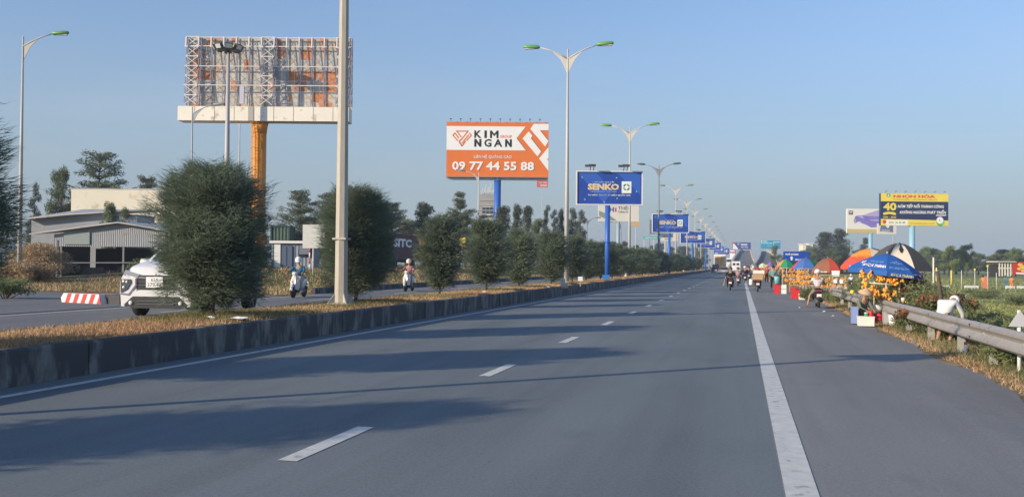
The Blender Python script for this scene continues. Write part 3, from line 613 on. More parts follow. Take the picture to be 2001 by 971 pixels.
def lampy(px, zc): return (zc+LM*math.sin(YAW))/math.cos(YAW)
l1 = make_lamp('thick concrete lamp pole at the front of the median, its top out of the picture', 14.5, pm=polec, r0=.185, r1=.085, concrete=True); l1.location = (LM+.1, median_y(25.9), .5)
l2 = make_lamp('tall double-arm lamp post with bright green heads, nearest one seen whole', 14.3); l2.location = (LM, median_y(59.8), .5)
dup(l2, (LM, median_y(93.4), .5), 0, 'double-arm green-headed lamp post rising behind the front blue fan banner')
l4 = make_lamp('dark grey double-arm lamp post beside the second blue fan banner', 14.0, pm=poledk, gm_=mat('dark_green_housing', (.05, .10, .06), .4)); l4.location = (LM, median_y(126.5), .5)
l5 = make_lamp('pale thin double-arm lamp post, first beyond the dark grey one', 14.0, pm=polem, gm_=mat('grey_green_housing', (.20, .26, .20), .5)); l5.location = (LM, median_y(160), .5)
for i in range(11):
    zc = 193+33.4*i
    dup(l5, (LM, median_y(zc), .5), 0, 'pale double-arm lamp post, %s beyond the dark grey one' % ORD[i+1] if i < 5 else 'tiny pale lamp post among the last ones of the row near the vanishing point')
def side_lamp(px, top, zc, sides, label, z0=None, gm_=greenp, rz=0, r0=.16, pm=polem):
    p = on(px, zc); z0 = ground_z(p.x, p.y) if z0 is None else z0; H = zat(px, top, zc)-z0
    t = make_lamp(label, H, sides, gm_=gm_, group='street lamps on the far side', r0=r0, pm=pm); t.location = (p.x, p.y, z0); t.rotation_euler = (0, 0, rz); return t
side_lamp(38, 73, 60, (1,), 'green-headed single-arm street lamp beyond the opposite road at far left', rz=YAW)
side_lamp(372, 210, 84, (1,), 'thin grey single-arm lamp in front of the rusty billboard ledge', rz=YAW, gm_=P('grey_lamp_housing', (.3, .3, .3), .5), pm=P('pale_grey_pole', (.42, .42, .42), .5), r0=.13)
side_lamp(465, 226, 118, (-1,), 'pale lamp pole just left of the orange billboard column, arm hidden behind the ledge', rz=YAW, gm_=MATS['grey_lamp_housing'])
side_lamp(934, 338, 130, (-1,), 'pale lamp pole under the orange and white billboard left of its blue column', rz=YAW, gm_=MATS['grey_lamp_housing'], r0=.2)
side_lamp(1137, 398, 190, (), 'thin pole under the left end of the front blue fan banner', gm_=poledk, r0=.14)
side_lamp(1147, 428, 200, (1,), 'small single-arm lamp left of the white steel advertisement', rz=YAW, gm_=poledk, pm=poledk)
side_lamp(1213, 436, 215, (-1,), 'dark single-arm lamp hidden below the white steel advertisement', rz=YAW, gm_=poledk, pm=poledk)
side_lamp(1269, 428, 240, (), 'dark thin pole between the two front blue fan banners', pm=poledk, r0=.13)
t = thing('road_sign', 'made-up post sign out of view in the median, added to cast a road shadow', 'road sign', (-10.6, 5.6, .45), R(-40), None)  # invented, unseen post and plate, added for the long shadow across the road
mb = MB(); mb.tube([(0, 0, 0), (0, 0, 6.9)], .095, 10); mb.build('post', steel, t); mb = MB(); mb.prism([(-.62, 5.5), (.62, 5.5), (0, 6.85)], -.14, -.10, 0, 'y'); mb.build('plate', white, t)
# ================================================================ BILLBOARDS
class Board:
    """panel parallel to the view's cross direction; local x to the right, z up, front towards -y"""
    def __init__(s, name, label, cat, x0, y0, x1, y1, zc, colx=None, colw=None, colm=None, face=whiteb, frame=white, thick=.5, fw=None, base=None, group=None, yaw=YAW, z0=None, tilt=0):
        s.zc = zc; s.k = zc/FPX; cx = (x0+x1)/2; s.w = (x1-x0)*s.k; s.z0 = zat(cx, y1, zc); s.z1 = zat(cx, y0, zc); s.h = s.z1-s.z0
        p = at(cx, 500, zc); gz = ground_z(p.x, p.y) if base is None else base
        s.t = thing(name, label, cat, (p.x, p.y, gz), yaw, group); s.z0 -= gz; s.z1 -= gz; s.px = (x0, y0, x1, y1); s.thick = thick
        mb = MB(); mb.box((0, thick/2, (s.z0+s.z1)/2), (s.w, thick, s.h)); s.face = mb.build('panel', face, s.t)
        if fw:
            f = MB(); a = s.w/2; 
            f.box((0, -.03+thick/2, s.z1+fw/2), (s.w+2*fw, thick+.1, fw)); f.box((0, -.03+thick/2, s.z0-fw/2), (s.w+2*fw, thick+.1, fw))
            for q in (-1, 1): f.box((q*(a+fw/2), -.03+thick/2, (s.z0+s.z1)/2), (fw, thick+.1, s.h))
            f.build('frame', frame, s.t)
        if colx is not None:
            c = MB(); xx = (colx-cx)*s.k; r = colw*s.k/2; c.tube([(xx, thick/2, -.3), (xx, thick/2, s.z0-(fw or 0)-.02)], r, 18); c.lathe([(r*1.25, s.z0*.5-.06), (r*1.25, s.z0*.5+.06)], 18, (xx, thick/2, 0)); s.col = c.build('column', colm, s.t); s.colx = xx; s.colr = r
    def X(s, px): return (px-(s.px[0]+s.px[2])/2)*s.k
    def Z(s, py): return s.z0+(s.px[3]-py)/(s.px[3]-s.px[1])*s.h
    def P(s, pts): return [(s.X(a), s.Z(b)) for a, b in pts]
    def print_(s, name, items, mats, lift=.03):
        mb = MB()
        for it in items:
            y = -lift-it.get('l', 0)
            if 't' in it: put_text(mb, it['t'], s.X(it['x']), s.Z(it['y']), it['w']*s.k, it['h']*s.k, y, it.get('m', 0), it.get('b', .02), it.get('s', 0))
            else: poly(mb, s.P(it['p']), y, it.get('m', 0))
        o = mb.build(name, mats, s.face, fix=False); return o
def off(fx, fy, x0, y0): return lambda pts: [(x0+a/fx, y0+b/fy) for a, b in pts]
# --- orange and white banner
B = Board('billboard', 'large orange and white billboard with a phone number on a blue column', 'billboard', 870.6, 238.5, 1070.4, 345, 161, 971, 13.5, blue, orangeb, thick=1.0)
q = off(4.854, 4.855, 850, 220)
K = lambda pts: q(pts)
it = [dict(p=K([(100, 130), (850, 130), (765, 243), (853, 357), (100, 357)]), m=0),
      dict(p=K([(765, 243), (772, 243), (858, 357), (853, 357)]), m=3),
      dict(p=K([(895, 152), (928, 103), (1069, 103), (1069, 163), (985, 163), (1069, 266), (1037, 318)]), m=0),
      dict(p=K([(822, 243), (880, 175), (915, 215), (900, 240), (999, 365), (965, 412)]), m=0), dict(p=K([(900, 240), (908, 240), (1003, 360), (999, 365)]), m=3), dict(p=K([(985, 163), (993, 163), (1069, 258), (1069, 266)]), m=3),
      dict(p=K([(980, 432), (1069, 325), (1069, 430), (1055, 436), (1069, 455), (1069, 548)]), m=0)]
LP_ = dict(M=[(0, 0), (.24, 0), (.24, .60), (.5, .24), (.76, .60), (.76, 0), (1, 0), (1, 1), (.80, 1), (.5, .56), (.20, 1), (0, 1)], N=[(0, 0), (.30, 0), (.30, .55), (.74, 0), (1, 0), (1, 1), (.70, 1), (.70, .45), (.26, 1), (0, 1)], I=[(0, 0), (1, 0), (1, 1), (0, 1)])
def tx(s, x0, y0, x1, y1, m_, b=.02, sh=0, l=.02): a = K([(x0, y1), (x1, y0)]); return dict(t=s, x=a[0][0], y=a[0][1], w=a[1][0]-a[0][0], h=a[0][1]-a[1][1], m=m_, b=b, s=sh, l=l)
it += [*[(dict(p=K([(x0_+u_*(x1_-x0_), y1_-v_*(y1_-y0_)) for u_, v_ in LP_[ch_]]), m=2, l=.02) if ch_ in LP_ else tx(ch_, x0_, y0_, x1_, y1_, 2, .03)) for ch_, x0_, y0_, x1_, y1_ in (('K', 363, 170, 432, 242), ('I', 459, 170, 482, 242), ('M', 512, 170, 593, 242), ('N', 363, 252, 431, 325), ('G', 458, 251, 527, 326), ('A', 549, 252, 630, 325), ('N', 656, 252, 720, 325))], tx('GROUP', 607, 213, 720, 240, 1, .02), tx('LIÊN HỆ QUẢNG CÁO', 362, 398, 720, 440, 0, .012), tx('09 77 44 55 88', 158, 468, 937, 553, 3, .03, l=.01), tx('09 77 44 55 88', 155, 465, 933, 549, 0, .03)]
def stroke(a, b, w):   # one bar of the emblem
    (x0, y0), (x1, y1) = a, b; d = math.hypot(x1-x0, y1-y0); nx, ny = -(y1-y0)/d*w/2, (x1-x0)/d*w/2
    return K([(x0+nx, y0+ny), (x1+nx, y1+ny), (x1-nx, y1-ny), (x0-nx, y0-ny)])
for a, b in [((188, 178), (306, 178)), ((306, 175), (238, 262)), ((200, 182), (240, 236)), ((178, 195), (160, 218)), ((158, 215), (206, 270)), ((178, 195), (218, 248)), ((316, 195), (336, 220)), ((336, 216), (288, 268)), ((310, 212), (262, 272)), ((218, 268), (248, 322)), ((222, 286), (248, 320)), ((246, 322), (282, 272)), ((246, 296), (268, 268)), ((218, 280), (240, 252))]:
    it.append(dict(p=stroke(a, b, 11), m=1, l=.02))
B.print_('lettering', it, [whiteb, orangeb, blackb, P('print_brown', (.35, .12, .03), .5)])
mb = MB(); mb.box((0, .2, B.z0-.14), (B.w, 1.5, .08))
for i in range(11): mb.bar((-B.w/2+.3+i*(B.w-.6)/10, -.4, B.z0-.5), (-B.w/2+.3+i*(B.w-.6)/10, -.4, B.z0-.1), .05); 
for i in range(10): x = -B.w/2+.3+i*(B.w-.6)/10; mb.bar((x, -.4, B.z0-.5), (x+(B.w-.6)/10, -.4, B.z0-.5), .05)
mb.box((0, .4, B.z0-.38), (B.w*.99, .12, .4)); mb.build('catwalk', P('catwalk_grey', (.42, .43, .44), .6), B.t)
fl = MB(); fl.bar((0, .3, 0), (0, -.55, .45), .05); fl.box((0, -.6, .42), (.3, .22, .12)); flm = fl.mesh('floodlight', dark)
for i in range(10): obj('floodlight', flm, B.t, (-B.w/2+.7+i*(B.w-1.2)/9.6, 0, B.z1))
# --- blue fan banners in the median
def fan_board(x0, y0, x1, y1, zc, colx, label, detail=1):
    b = Board('banner_sign', label, 'banner sign', x0, y0, x1, y1, zc, colx, 10 if detail > 1 else 8.5*72.6/zc*1.1, blue, blued, thick=.22, fw=.08, base=.5, group='blue fan banners on posts along the median')
    w = x1-x0; h = y1-y0; fx = lambda u: x0+u*w; fy = lambda v: y0+v*h
    U = lambda s_, u0, v0, u1, v1, m_, bo=.03, l=.0: dict(t=s_, x=fx(u0), y=fy(v1), w=(u1-u0)*w, h=(v1-v0)*h, m=m_, b=bo, l=l)
    R_ = lambda u0, v0, u1, v1, m_, l=0: dict(p=[(fx(u0), fy(v0)), (fx(u1), fy(v0)), (fx(u1), fy(v1)), (fx(u0), fy(v1))], m=m_, l=l)
    it = [dict(p=[(fx(0.02), fy(.05)), (fx(.3), fy(.03)), (fx(.55), fy(.6)), (fx(.42), fy(.98))], m=4), dict(p=[(fx(.62), fy(.03)), (fx(.98), fy(.03)), (fx(.98), fy(.7))], m=4),
          U('QUẠT ĐIỆN CAO CẤP', .225, .28, .575, .345, 0, .015), U('SENKO', .165, .37, .65, .56, 0, .045, .005), U('SENKO', .172, .385, .645, .55, 1, .02, .01), U('Hàng Việt Nam chất lượng', .21, .59, .61, .625, 0, .01),
          U('TỰ HÀO THƯƠNG HIỆU QUỐC GIA', .165, .675, .83, .75, 0, .018), R_(.69, .29, .84, .655, 0, .005)]
    for k in range(4):
        a = k*PI/2+PI/4; cx, cy, r = .765, .47, .055; pts = []
        for q_ in range(5): aa = a-.62+q_*.31; pts.append((fx(cx)+r*w*math.cos(aa), fy(cy)+r*w*math.sin(aa)))
        for q_ in range(5): aa = a+.62-q_*.31; pts.append((fx(cx)+r*.55*w*math.cos(aa), fy(cy)+r*.55*w*math.sin(aa)))
        it.append(dict(p=pts, m=2 if k % 2 else 3, l=.01))
    for (u, v) in [(.075, .17), (.61, .18), (.92, .6), (.12, .86), (.62, .82), (.42, .94)]: it.append(dict(p=[(fx(u)+.012*w*math.cos(i*PI/4), fy(v)+.012*w*math.sin(i*PI/4)) for i in range(8)], m=5, l=.003))
    b.print_('lettering', it, [whiteb, gold, green, P('print_teal', (.03, .2, .22), .5), P('print_mid_blue', (.035, .12, .5), .5), P('print_pale_blue', (.25, .5, .75), .5)], .015)
    for u in (.2, .72):
        f = MB(); x = b.X(fx(u)); z = b.z1+.1; f.bar((x, .1, z), (x, -.55, z+.35), .05); f.box((x+.1, -.62, z+.32), (.52, .34, .16)); f.bar((x+.25, .1, z), (x+.25, -.3, z+.25), .05); f.box((x-.15, .25, z+.38), (.42, .36, .14)); f.build('floodlight', dark, b.t)
    return b
fan_board(1127, 336, 1253, 399, 72.6, 1187, 'front blue fan banner with gold lettering on a blue post in the median', 2)
fan_board(1275, 419, 1345, 454, 136, 1308, 'second blue fan banner along the median, half behind the dark grey lamp post')
fan_board(1330, 453, 1378, 475, 200, 1353, 'third blue fan banner, overlapped by the second one')
fan_board(1362, 466, 1397, 484, 270, 1379, 'fourth blue fan banner, just above the median shrubs')
fan_board(1384, 474, 1409, 488, 345, 1396, 'fifth small blue fan banner left of the orange truck')
fan_board(1394, 482, 1415, 493, 420, 1404, 'sixth tiny blue fan banner just over the orange truck')
fan_board(1402, 485, 1425, 497, 480, 1412, 'last tiny blue fan banner, nearest to the vanishing point')
# --- white steel advertisement behind
b = Board('billboard', 'white steel advertisement on a grey column behind the front blue banner', 'billboard', 1169, 398, 1248, 433, 210, 1208, 7, P('pale_blue_column', (.33, .42, .48), .5), P('old_white_banner', (.72, .70, .62), .6, var=.05, vscale=.5), thick=.8)
b.print_('lettering', [dict(t='THÉP', x=1207, y=410, w=24, h=8, m=0, b=.01), dict(t='TUNG HO', x=1207, y=416, w=22, h=3.5, m=0), dict(t='H', x=1190, y=414, w=9, h=9, m=1, b=.05), dict(t='1', x=1201, y=414, w=3, h=8, m=2, b=.06), dict(p=[(1170, 412), (1186, 418), (1205, 431), (1190, 431), (1170, 422)], m=3)], [P('print_grey', (.12, .12, .14), .5), P('print_blue', (.05, .1, .4), .5), redb, P('print_grey_green', (.25, .3, .27), .5)])
b = Board('billboard', 'white banner mostly hidden behind the second blue fan banner', 'billboard', 1270.5, 430, 1302, 457, 180, 1288, 5, polem, offwhite, thick=.4)
b = Board('name_sign', 'small white sign board just under the second blue fan banner', 'sign', 1287, 456, 1324, 471, 215, 1300, 3, polem, offwhite, thick=.3)
b.print_('lettering', [dict(t='CÔNG TY', x=1295, y=463, w=18, h=3.5, m=0), dict(t='TNHH', x=1298, y=469, w=14, h=3.5, m=0)], [P('print_faded_red', (.45, .15, .12), .5)])
b = Board('name_sign', 'small orange-yellow sign under the white steel advertisement', 'sign', 1235, 434, 1249, 441, 230, 1242, 1.5, polem, P('faded_orange', (.7, .4, .12), .5), thick=.3)
b = Board('gantry_sign', 'narrow turquoise direction sign on two thin posts beyond the shrubs', 'road sign', 1256, 462, 1292, 467.5, 170, 1259, 2, polem, P('sign_turquoise', (.15, .5, .5), .5), thick=.15)
mb = MB(); mb.tube([(b.X(1278), .1, -.3), (b.X(1278), .1, b.z0)], .09); mb.build('post', polem, b.t)
mb = MB(); put_text(mb, 'BẾN LỨC', b.X(1261), b.Z(466), 22*b.k, 2.6*b.k, -.03, 0, .03); mb.build('lettering', whiteb, b.face, fix=False)
b = Board('billboard', 'small red sign board hanging right under the orange and white billboard', 'sign', 1048, 352.5, 1070, 366, 290, 1059, 1.3, P('haze_grey', (.45, .48, .52), .6), P('faded_red', (.62, .12, .12), .5), thick=.3)
b.print_('lettering', [dict(t='VAY TIỀN', x=1052, y=358, w=16, h=3.6, m=0), dict(t='NHANH', x=1055, y=364, w=13, h=3.6, m=0)], [whiteb])
# --- right side billboards
b = Board('billboard', 'yellow and navy anniversary billboard with a big 40 on a light blue column', 'billboard', 1721, 378, 1853, 441, 216, 1784, 11, lblue, navy, thick=1.0)
X_ = lambda a: 1715+a/12.14; Y_ = lambda v: 370+v/12.14
T = lambda s_, x0, y0, x1, y1, m_, bo=.03, sh=0, l=.02: dict(t=s_, x=X_(x0), y=Y_(y1), w=(x1-x0)/12.14, h=(y1-y0)/12.14, m=m_, b=bo, s=sh, l=l)
Q = lambda pts, m_, l=0: dict(p=[(X_(a), Y_(v)) for a, v in pts], m=m_, l=l)
sl = lambda x, v: v-(x-80)*.0
it = [Q([(73, 98), (1675, 98), (1675, 290), (73, 290)], 0), Q([(73, 705), (1675, 735), (1675, 862), (73, 862)], 0), Q([(200, 730), (720, 735), (700, 858), (180, 850)], 1, .01),
      T('NHƠN HÒA', 370, 120, 1360, 205, 2, .04), T('THƯƠNG HIỆU · LÂN VƯƠNG · BỀN BỈ', 350, 220, 1400, 265, 3, .01), T('40', 130, 320, 445, 510, 0, .04), T('NĂM TIẾP NỐI THÀNH CÔNG', 470, 335, 1560, 440, 1, .03, .2), T('KHÔNG NGỪNG PHÁT TRIỂN', 520, 475, 1610, 580, 1, .03, .2),
      Q([(120, 570), (180, 545), (280, 535), (380, 545), (440, 570), (420, 615), (280, 590), (140, 615)], 0, .01), T('1983 - 2023', 125, 645, 435, 685, 0, .03), Q([(1380, 605), (1630, 600), (1620, 622), (1380, 625)], 1, .01),
      T('0251 36 85 88', 260, 765, 650, 815, 3, .02), T('www.canphoanhonhoa.com.vn', 745, 790, 1340, 830, 3, .01), Q([(210, 110), (298, 110), (298, 185), (210, 185)], 4, .01), Q([(230, 170), (254, 120), (280, 170)], 1, .02)]
cir = lambda cx, cy, r, m_, l: Q([(cx+r*math.cos(i*PI/10), cy+r*math.sin(i*PI/10)) for i in range(20)], m_, l)
it += [cir(1485, 770, 95, 4, .01), cir(1475, 730, 82, 1, .02), cir(1470, 730, 18, 4, .03), Q([(1510, 820), (1560, 775), (1600, 790), (1540, 845)], 5, .03), cir(160, 775, 45, 2, .02)]
b.print_('lettering', it, [yellow, whiteb, redb, P('print_olive', (.25, .2, .05), .5), green, P('print_light_green', (.2, .65, .15), .5)])
for i in range(7): obj('floodlight', flm, b.t, (-b.w/2+1+i*(b.w-2)/6, 0, b.z1))
b = Board('billboard', 'white billboard with a purple car seen from the front, behind the anniversary billboard', 'billboard', 1655, 408, 1740, 455.5, 262, 1702, 7.5, lblue, P('pale_banner', (.80, .78, .72), .5), thick=.8)
X2 = lambda a: 1640+a/13.87; Y2 = lambda v: 400+v/13.87; Q2 = lambda pts, m_, l=0: dict(p=[(X2(a), Y2(v)) for a, v in pts], m=m_, l=l)
b.print_('lettering', [Q2([(205, 660), (1380, 670), (1380, 765), (205, 765)], 0), Q2([(620, 290), (1100, 130), (1100, 290)], 1), Q2([(430, 320), (480, 300), (700, 290), (1380, 300), (1380, 600), (850, 612), (760, 560), (560, 480), (440, 490), (385, 440)], 2, .01), Q2([(400, 400), (440, 380), (455, 470), (430, 520), (390, 470)], 3, .02), Q2([(440, 510), (500, 465), (590, 465), (520, 500)], 4, .03), Q2([(480, 330), (600, 320), (650, 350), (655, 372), (600, 338)], 4, .03),
      Q2([(252, 165), (368, 165), (368, 270), (252, 270)], 5, .01), dict(t='VF', x=X2(272), y=Y2(232), w=5.5, h=3.4, m=4, b=.03, l=.03), Q2([(680, 285), (1090, 285), (1090, 302), (680, 302)], 6, .03), Q2([(840, 408), (1090, 408), (1090, 432), (840, 432)], 6, .03)],
    [P('print_sand', (.60, .47, .2), .5), P('print_lilac', (.42, .38, .62), .5), P('print_violet', (.22, .18, .55), .5, var=.25, vscale=.8), P('print_grille', (.35, .38, .42), .5), whiteb, P('print_dark', (.12, .12, .14), .5), P('print_pale_pink', (.6, .5, .7), .5)])
b = Board('billboard', 'smaller pale banner with a dark photo hanging below the anniversary billboard', 'billboard', 1714.5, 437, 1751.5, 457.3, 250, 1745, .8, polem, P('pale_banner2', (.74, .70, .62), .5), thick=.4)
b.print_('lettering', [dict(p=[(1721, 441), (1745, 441), (1745, 454), (1719, 452)], m=0), dict(p=[(1723, 448), (1739, 449), (1739, 453), (1722, 452)], m=1, l=.01), dict(p=[(1730, 441), (1735, 446), (1739, 441)], m=2, l=.01)], [P('print_slate', (.15, .17, .3), .5), P('print_steel_blue', (.3, .38, .5), .5), whiteb])
b = Board('name_sign', 'small pale blue sign floating left of the light blue billboard column', 'sign', 1657, 460.5, 1669, 465.5, 280, 1663, 1, lblue, P('pale_blue_sign', (.35, .5, .62), .5), thick=.2)
# --- far centre
b = Board('billboard', 'distant navy billboard with a red and white left corner over the bridge', 'billboard', 1432, 473.5, 1467, 487, 470, 1451, 2, P('far_grey', (.4, .4, .42), .6), P('print_indigo', (.05, .08, .28), .5), thick=1)
X4 = lambda a: 1425+a/16.18; Y4 = lambda v: 460+v/16.18; Q4 = lambda pts, m_, l=0: dict(p=[(X4(a), Y4(v)) for a, v in pts], m=m_, l=l)
b.print_('lettering', [Q4([(113, 265), (170, 280), (280, 420), (260, 436), (113, 436)], 0), Q4([(113, 218), (200, 218), (205, 270), (113, 262)], 1), Q4([(250, 240), (330, 230), (300, 310), (250, 305)], 2, .02), dict(t='VINGAS', x=X4(355), y=Y4(325), w=13.5, h=4, m=0, b=.04), dict(t='0900 9999', x=X4(365), y=Y4(395), w=14, h=2, m=0, b=.02)], [whiteb, redb, P('print_sky', (.3, .4, .6), .5)], .06)
b = Board('billboard', 'distant turquoise billboard with white stripes beside the rounded tree', 'billboard', 1487, 470, 1525, 486, 400, 1507, 2, P('far_grey', (.4, .4, .42), .6), teal, thick=1)
b.print_('lettering', [Q4([(1000, 235), (1365, 235), (1365, 262), (1000, 262)], 0), Q4([(1070, 172), (1205, 178), (1200, 210), (1070, 210)], 0), Q4([(1180, 318), (1350, 318), (1350, 345), (1180, 345)], 1), Q4([(1390, 200), (1595, 195), (1595, 222), (1410, 232), (1410, 310), (1392, 310)], 0), dict(p=[(X4(1025)+1.6*math.cos(i*PI/5), Y4(190)+1.6*math.sin(i*PI/5)) for i in range(10)], m=2)], [P('print_aqua', (.45, .75, .8), .5), P('print_aqua_dim', (.2, .55, .7), .5), whiteb], .06)
b = Board('direction_sign', 'blue road direction sign with white letters and an up arrow behind the parasols', 'road sign', 1531, 491.5, 1581, 511, 150, None, None, None, P('sign_blue', (.01, .07, .42), .45), thick=.12)
b.print_('lettering', [dict(t='TP.HỒ CHÍ MINH', x=1534, y=498.8, w=26, h=5, m=0, b=.045), dict(t='BÌNH CHÁNH', x=1554, y=509, w=22, h=4, m=0, b=.03), dict(p=[(1545, 508.5), (1545, 504), (1543.3, 504), (1546.8, 500.4), (1550.3, 504), (1548.6, 504), (1548.6, 508.5)], m=0)], [whiteb], .03)
mb = MB(); mb.tube([(b.X(1538), .1, -.2), (b.X(1538), .1, b.z0)], .09, 8); mb.tube([(b.X(1574), .1, -.2), (b.X(1574), .1, b.z0)], .09, 8); mb.build('post', steel, b.t)

# --- the rusty billboard seen from behind
zc = 100.0; k = zc/FPX; p = at(515, 500, zc); RB = thing('rusty_billboard', 'huge billboard seen from behind with rust-stained metal sheets on an orange column', 'billboard', (p.x, p.y, .2), YAW)
bx = lambda px: (px-520)*k
ztop = zat(520, 73, zc)-.2; zbot = zat(520, 208, zc)-.2; zl = zat(520, 236, 98.2)-.2; zlt = zat(520, 208, 98.2)-.2; xL, xR = bx(364), bx(687)
sh_mats = [mat('zinc_sheet', (.52, .49, .43), .7, var=.08, vscale=.5, stain=(.55, .25, .10), stain_amt=.06, sscale=.9, stretch=(1, 1, .6), rand=.10, world=True),
           mat('zinc_sheet_warm', (.54, .47, .37), .7, var=.10, vscale=.6, stain=(.60, .25, .08), stain_amt=.36, sscale=.9, stretch=(1.2, 1, .5), rand=.12, world=True),
           mat('rust_sheet', (.58, .22, .08), .85, var=.2, vscale=1.5, stain=(.50, .44, .36), stain_amt=.30, sscale=2.2, rand=.12, world=True)]
nc, nr = 26, 7; cw = (xR-xL)/nc; rh = (ztop-zbot+.6)/nr
shm = [MB().box((0, 0, 0), (cw-.03, .05, rh-.03)).mesh('metal_sheet', q) for q in sh_mats]
rusty = {(r_, c) for r_, c in [(6, 3), (6, 5), (6, 7), (6, 14), (6, 19), (6, 21), (5, 18), (5, 19), (5, 14), (4, 9), (4, 2), (3, 2), (3, 3), (3, 7), (3, 16), (3, 17), (3, 18), (3, 19), (3, 20), (3, 21), (3, 22), (3, 23), (2, 7), (2, 17), (2, 18), (2, 22), (2, 23), (1, 20), (1, 21), (1, 22), (1, 23), (0, 22), (0, 4), (0, 1), (5, 1), (4, 1), (3, 1), (2, 1)]}
rr = random.Random(5)
for r_ in range(nr):
    for c in range(nc):
        mi = 2 if (r_, c) in rusty and rr.random() < .85 else (1 if (rr.random() < .42) else 0)
        obj('metal_sheet', shm[mi], RB, (xL+cw*(c+.5), .25+rr.uniform(-.012, .012), ztop-(nr-1-r_+.5)*rh))
wst = P('white_steel', (.72, .70, .68), .5, var=.08); bst = P('blue_grey_steel', (.26, .27, .36), .55, var=.1)
def depth(z): return .18+.65*((ztop-z)/(ztop-zbot))**1.1
nb = 13
def truss(x):
    mb = MB(); n = 8; zs = [zbot+(ztop-zbot)*i/n for i in range(n+1)]
    for i in range(n):
        a, c = zs[i], zs[i+1]; mb.bar((x, -depth(a), a), (x, -depth(c), c), .065); mb.bar((x, .1, a), (x, .1, c), .08)
        mb.bar((x, -depth(a), a), (x, .1, c), .024); mb.bar((x, .1, a), (x, -depth(c), c), .024)
    return mb
for i in range(nb+1):
    x = xL+.1+(xR-xL-.2)*i/nb; truss(x).build('truss', bst, RB)
    if i in (0, 1, 6, 7, 12, 13): truss(x+.22).build('truss', bst, RB)
for z in [ztop-.04, ztop-.135*(ztop-zbot), ztop-.43*(ztop-zbot), ztop-.71*(ztop-zbot)]:
    mb = MB(); mb.bar((xL, -depth(z)-.06, z), (xR, -depth(z)-.06, z), .10, .08); mb.build('rail', wst, RB)
for i in (0, 6, 12):
    x0 = xL+.1+(xR-xL-.2)*i/nb; x1 = xL+.1+(xR-xL-.2)*(i+1)/nb; n = 7
    mb = MB()
    for j in range(n):
        a = zbot+(ztop-zbot)*j/n; c = zbot+(ztop-zbot)*(j+1)/n; mb.bar((x0, -depth(a)-.1, a), (x1, -depth(c)-.1, c), .10, .06); mb.bar((x1, -depth(a)-.14, a), (x0, -depth(c)-.14, c), .07, .05); mb.bar((x0, -depth(c)-.1, c), (x1, -depth(c)-.1, c), .09)
    mb.build('cross_brace', wst, RB)
for i in range(nb):
    x0 = xL+.1+(xR-xL-.2)*i/nb
    mb = MB(); mb.bar((x0, -.4, ztop), (x0, -.62, ztop-1.15), .12, .08); mb.build('bracket', wst, RB)
mb = MB(); mb.box((.245, -.85, (zl+zlt)/2), (17.33, 1.9, zlt-zl)); mb.build('ledge', mat('ledge_cream', (.88, .83, .72), .6, var=.06, vscale=.6, stain=(.55, .45, .33), stain_amt=.12, sscale=1.2, world=True), RB)
for i in range(1, 9): x = xL-.5+i*(xR-xL+1)/9; mb = MB(); mb.box((x, -1.81, (zl+zlt)/2), (.03, .03, zlt-zl-.06)); mb.build('seam_strip', P('seam_grey', (.45, .42, .38), .6), RB)
mb = MB(); mb.box((bx(501), -1.82, (zl+zlt)/2), (.55, .05, zlt-zl-.02)); mb.build('access_panel', P('seam_grey', (.45, .42, .38), .6), RB)
mb = MB(); mb.box((bx(481), -1.3, zbot+.95), (.45, .3, 1.8)); mb.build('cabinet', P('lilac_cabinet', (.55, .55, .68), .5), RB)
mb = MB(); cx = bx(513); mb.tube([(cx, -.6, -.5), (cx, -.6, zl-.9)], .66, 20); mb.lathe([(.66, zl-1.2), (.74, zl-.6), (.84, zl-.05)], 20, (cx, -.6, 0)); mb.lathe([(.75, zl*.55), (.75, zl*.55+.25)], 20, (cx, -.6, 0)); mb.build('column', orange, RB)
mb = MB()
for z in np.arange(0, zl, .32): mb.bar((cx-.62, -1.36, z), (cx-.12, -1.36, z), .045)
for q_ in (-.62, -.12): mb.bar((cx+q_, -1.36, 0), (cx+q_, -1.36, zl), .06)
for z in np.arange(2, zl, 1.1): mb.tube([(cx-.62, -1.36, z), (cx-.66, -1.8, z), (cx-.37, -2.02, z), (cx-.08, -1.8, z), (cx-.12, -1.36, z)], .025, 5)
for q_ in (-.62, -.37, -.1): mb.bar((cx+q_, -1.95 if q_ == -.37 else -1.75, 2), (cx+q_, -1.95 if q_ == -.37 else -1.75, zl), .03)
mb.build('ladder', P('orange_ladder', (.8, .42, .07), .5), RB)
